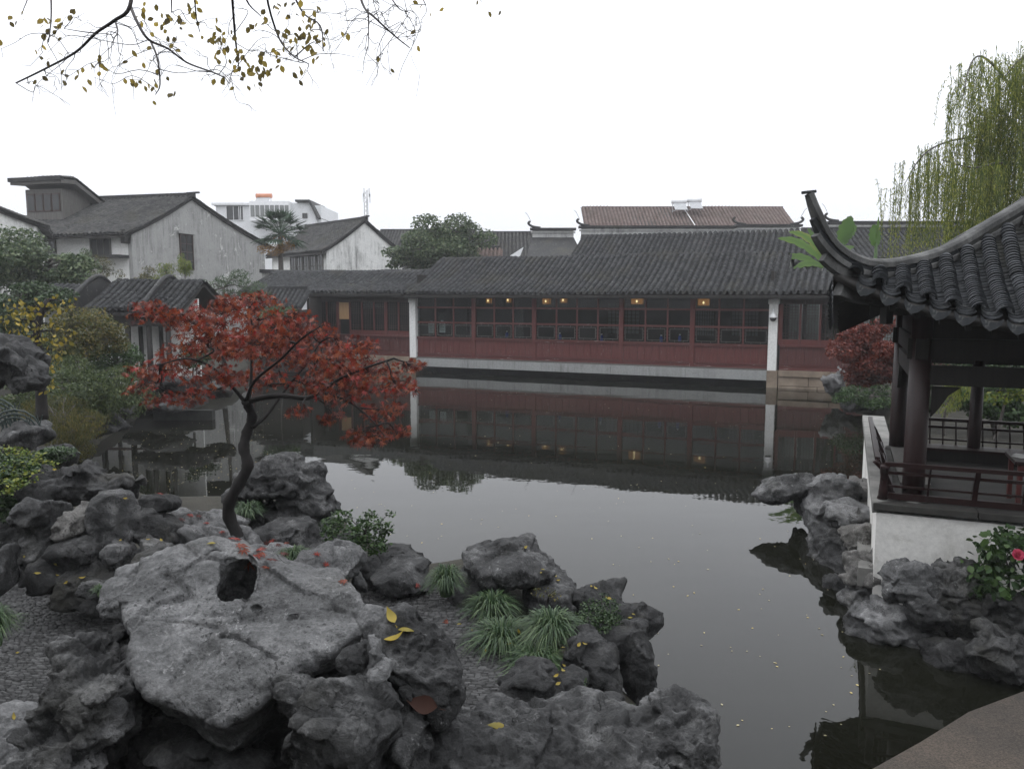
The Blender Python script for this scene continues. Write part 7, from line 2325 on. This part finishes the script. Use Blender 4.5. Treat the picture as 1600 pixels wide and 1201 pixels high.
def fallen(px, py, size, ang, me, label, group=None, lift=.012):
    p, n = drop(px, py)
    if p is None: return
    n = (n + Vector((0, 0, 1))).normalized()
    d = Vector((math.cos(ang), math.sin(ang), 0)); d = (d - n * d.dot(n))
    R = frames(np.array(d)[None], np.array(n)[None])[0]
    o = place(me, 'fallen_leaf', None, p + n * lift, R, size)
    tag(o, label, 'leaf', group)
fallen(612, 967, .105, 2.0, YL[0], 'clean yellow leaf lying highest of three on the near rock', lift=.022)
fallen(634, 990, .10, .5, YL[1], 'ochre yellow leaf overlapping the curled one on the near rock', lift=.03)
fallen(620, 1005, .10, .45, YL[2], 'curled yellow leaf lowest of three on the near rock', lift=.022)
fallen(664, 1103, .155, 2.75, BL, 'large brown dead leaf between the two near rocks', lift=.03)
fallen(777, 1134, .11, 3.1, YL[1], 'yellow leaf lying on the near bottom boulder')
for px, py in ((764, 985), (880, 1012), (903, 1010), (912, 1008), (882, 1040), (868, 1058), (880, 1050), (797, 1008), (750, 1012), (758, 1017), (845, 895), (848, 890), (868, 902), (820, 856), (872, 908), (930, 920), (950, 935), (925, 918), (990, 960), (985, 965), (808, 985), (718, 975), (735, 985), (870, 1070)):
    fallen(px, py, random.uniform(.035, .062), random.random() * 6.28, YL[random.randrange(3)], 'small yellow leaf fallen around the grass tufts and boulders by the pond', 'small yellow fallen leaves')
for px, py in ((195, 780), (188, 846), (252, 846), (230, 845), (128, 905), (105, 910), (90, 900), (38, 870), (60, 897), (30, 1020), (85, 880), (20, 1120), (330, 850), (62, 735), (87, 735)):
    fallen(px, py, random.uniform(.035, .062), random.random() * 6.28, YL[random.randrange(3)], 'small yellow leaf fallen on the left path and rockery wall', 'small yellow fallen leaves on the left')
for px, py in ((405, 862), (412, 868), (418, 850), (425, 845), (432, 852), (400, 870), (440, 868), (445, 850), (495, 868), (510, 884), (540, 911), (250, 773), (380, 862), (300, 806), (310, 808), (285, 812), (320, 818), (425, 878), (420, 890), (650, 915), (699, 972), (365, 845), (390, 880), (372, 855), (345, 832)):
    fallen(px, py, random.uniform(.08, .12), random.random() * 6.28, ML[random.randrange(3)], 'red maple leaf fallen on the stones around the maple', 'fallen red maple leaves')
# leaf litter afloat on the pond
pw, sz_ = [], []
tries = 0
while len(pw) < 620 and tries < 9000:
    tries += 1
    px = random.uniform(120, 1400); py = 590 + 560 * random.random() ** 1.5
    if tries % 3 == 0: px, py = random.uniform(180, 420), random.uniform(660, 810)
    q = atz(px, py, 0)
    if sd_poly(np.array([q.x]), np.array([q.y]), POND)[0] > -.4: continue
    pw.append((q.x, q.y, .004)); sz_.append(random.uniform(.012, .03) * (1 + q.y * .03))
P = np.array(pw)
ang = rng.random(len(P)) * 6.28
R = frames(np.stack([np.cos(ang), np.sin(ang), ang * 0], 1), np.tile((0, 0, 1.0), (len(P), 1)) + rng.normal(size=(len(P), 3)) * .06)
tag(scatter_obj('floating_leaves', [(x, y - .5, abs(z) * .5) for x, y, z in LEAF[0]], LEAF[1], P, R, np.array(sz_), 'leaf_litter', kind='stuff'), 'pale leaf litter floating on the pond', 'leaves')

# ------------------------------------------------------------------ autumn haze
hz = bpy.data.materials.new('haze'); hz.use_nodes = True
hn, hl = hz.node_tree.nodes, hz.node_tree.links
hn.clear()
ho = hn.new('ShaderNodeOutputMaterial'); hv = hn.new('ShaderNodeVolumePrincipled')
hv.inputs['Color'].default_value = (.93, .94, .96, 1)
hv.inputs['Density'].default_value = HAZE
hv.inputs['Anisotropy'].default_value = 0.0
hl.new(hv.outputs[0], ho.inputs['Volume'])
MAT['haze'] = hz
if HAZE:
    tag(MB().box(-225, 225, -45, 265, -2.5, 24).build('haze', 'haze'), 'thin pale autumn haze', 'haze', kind='stuff')
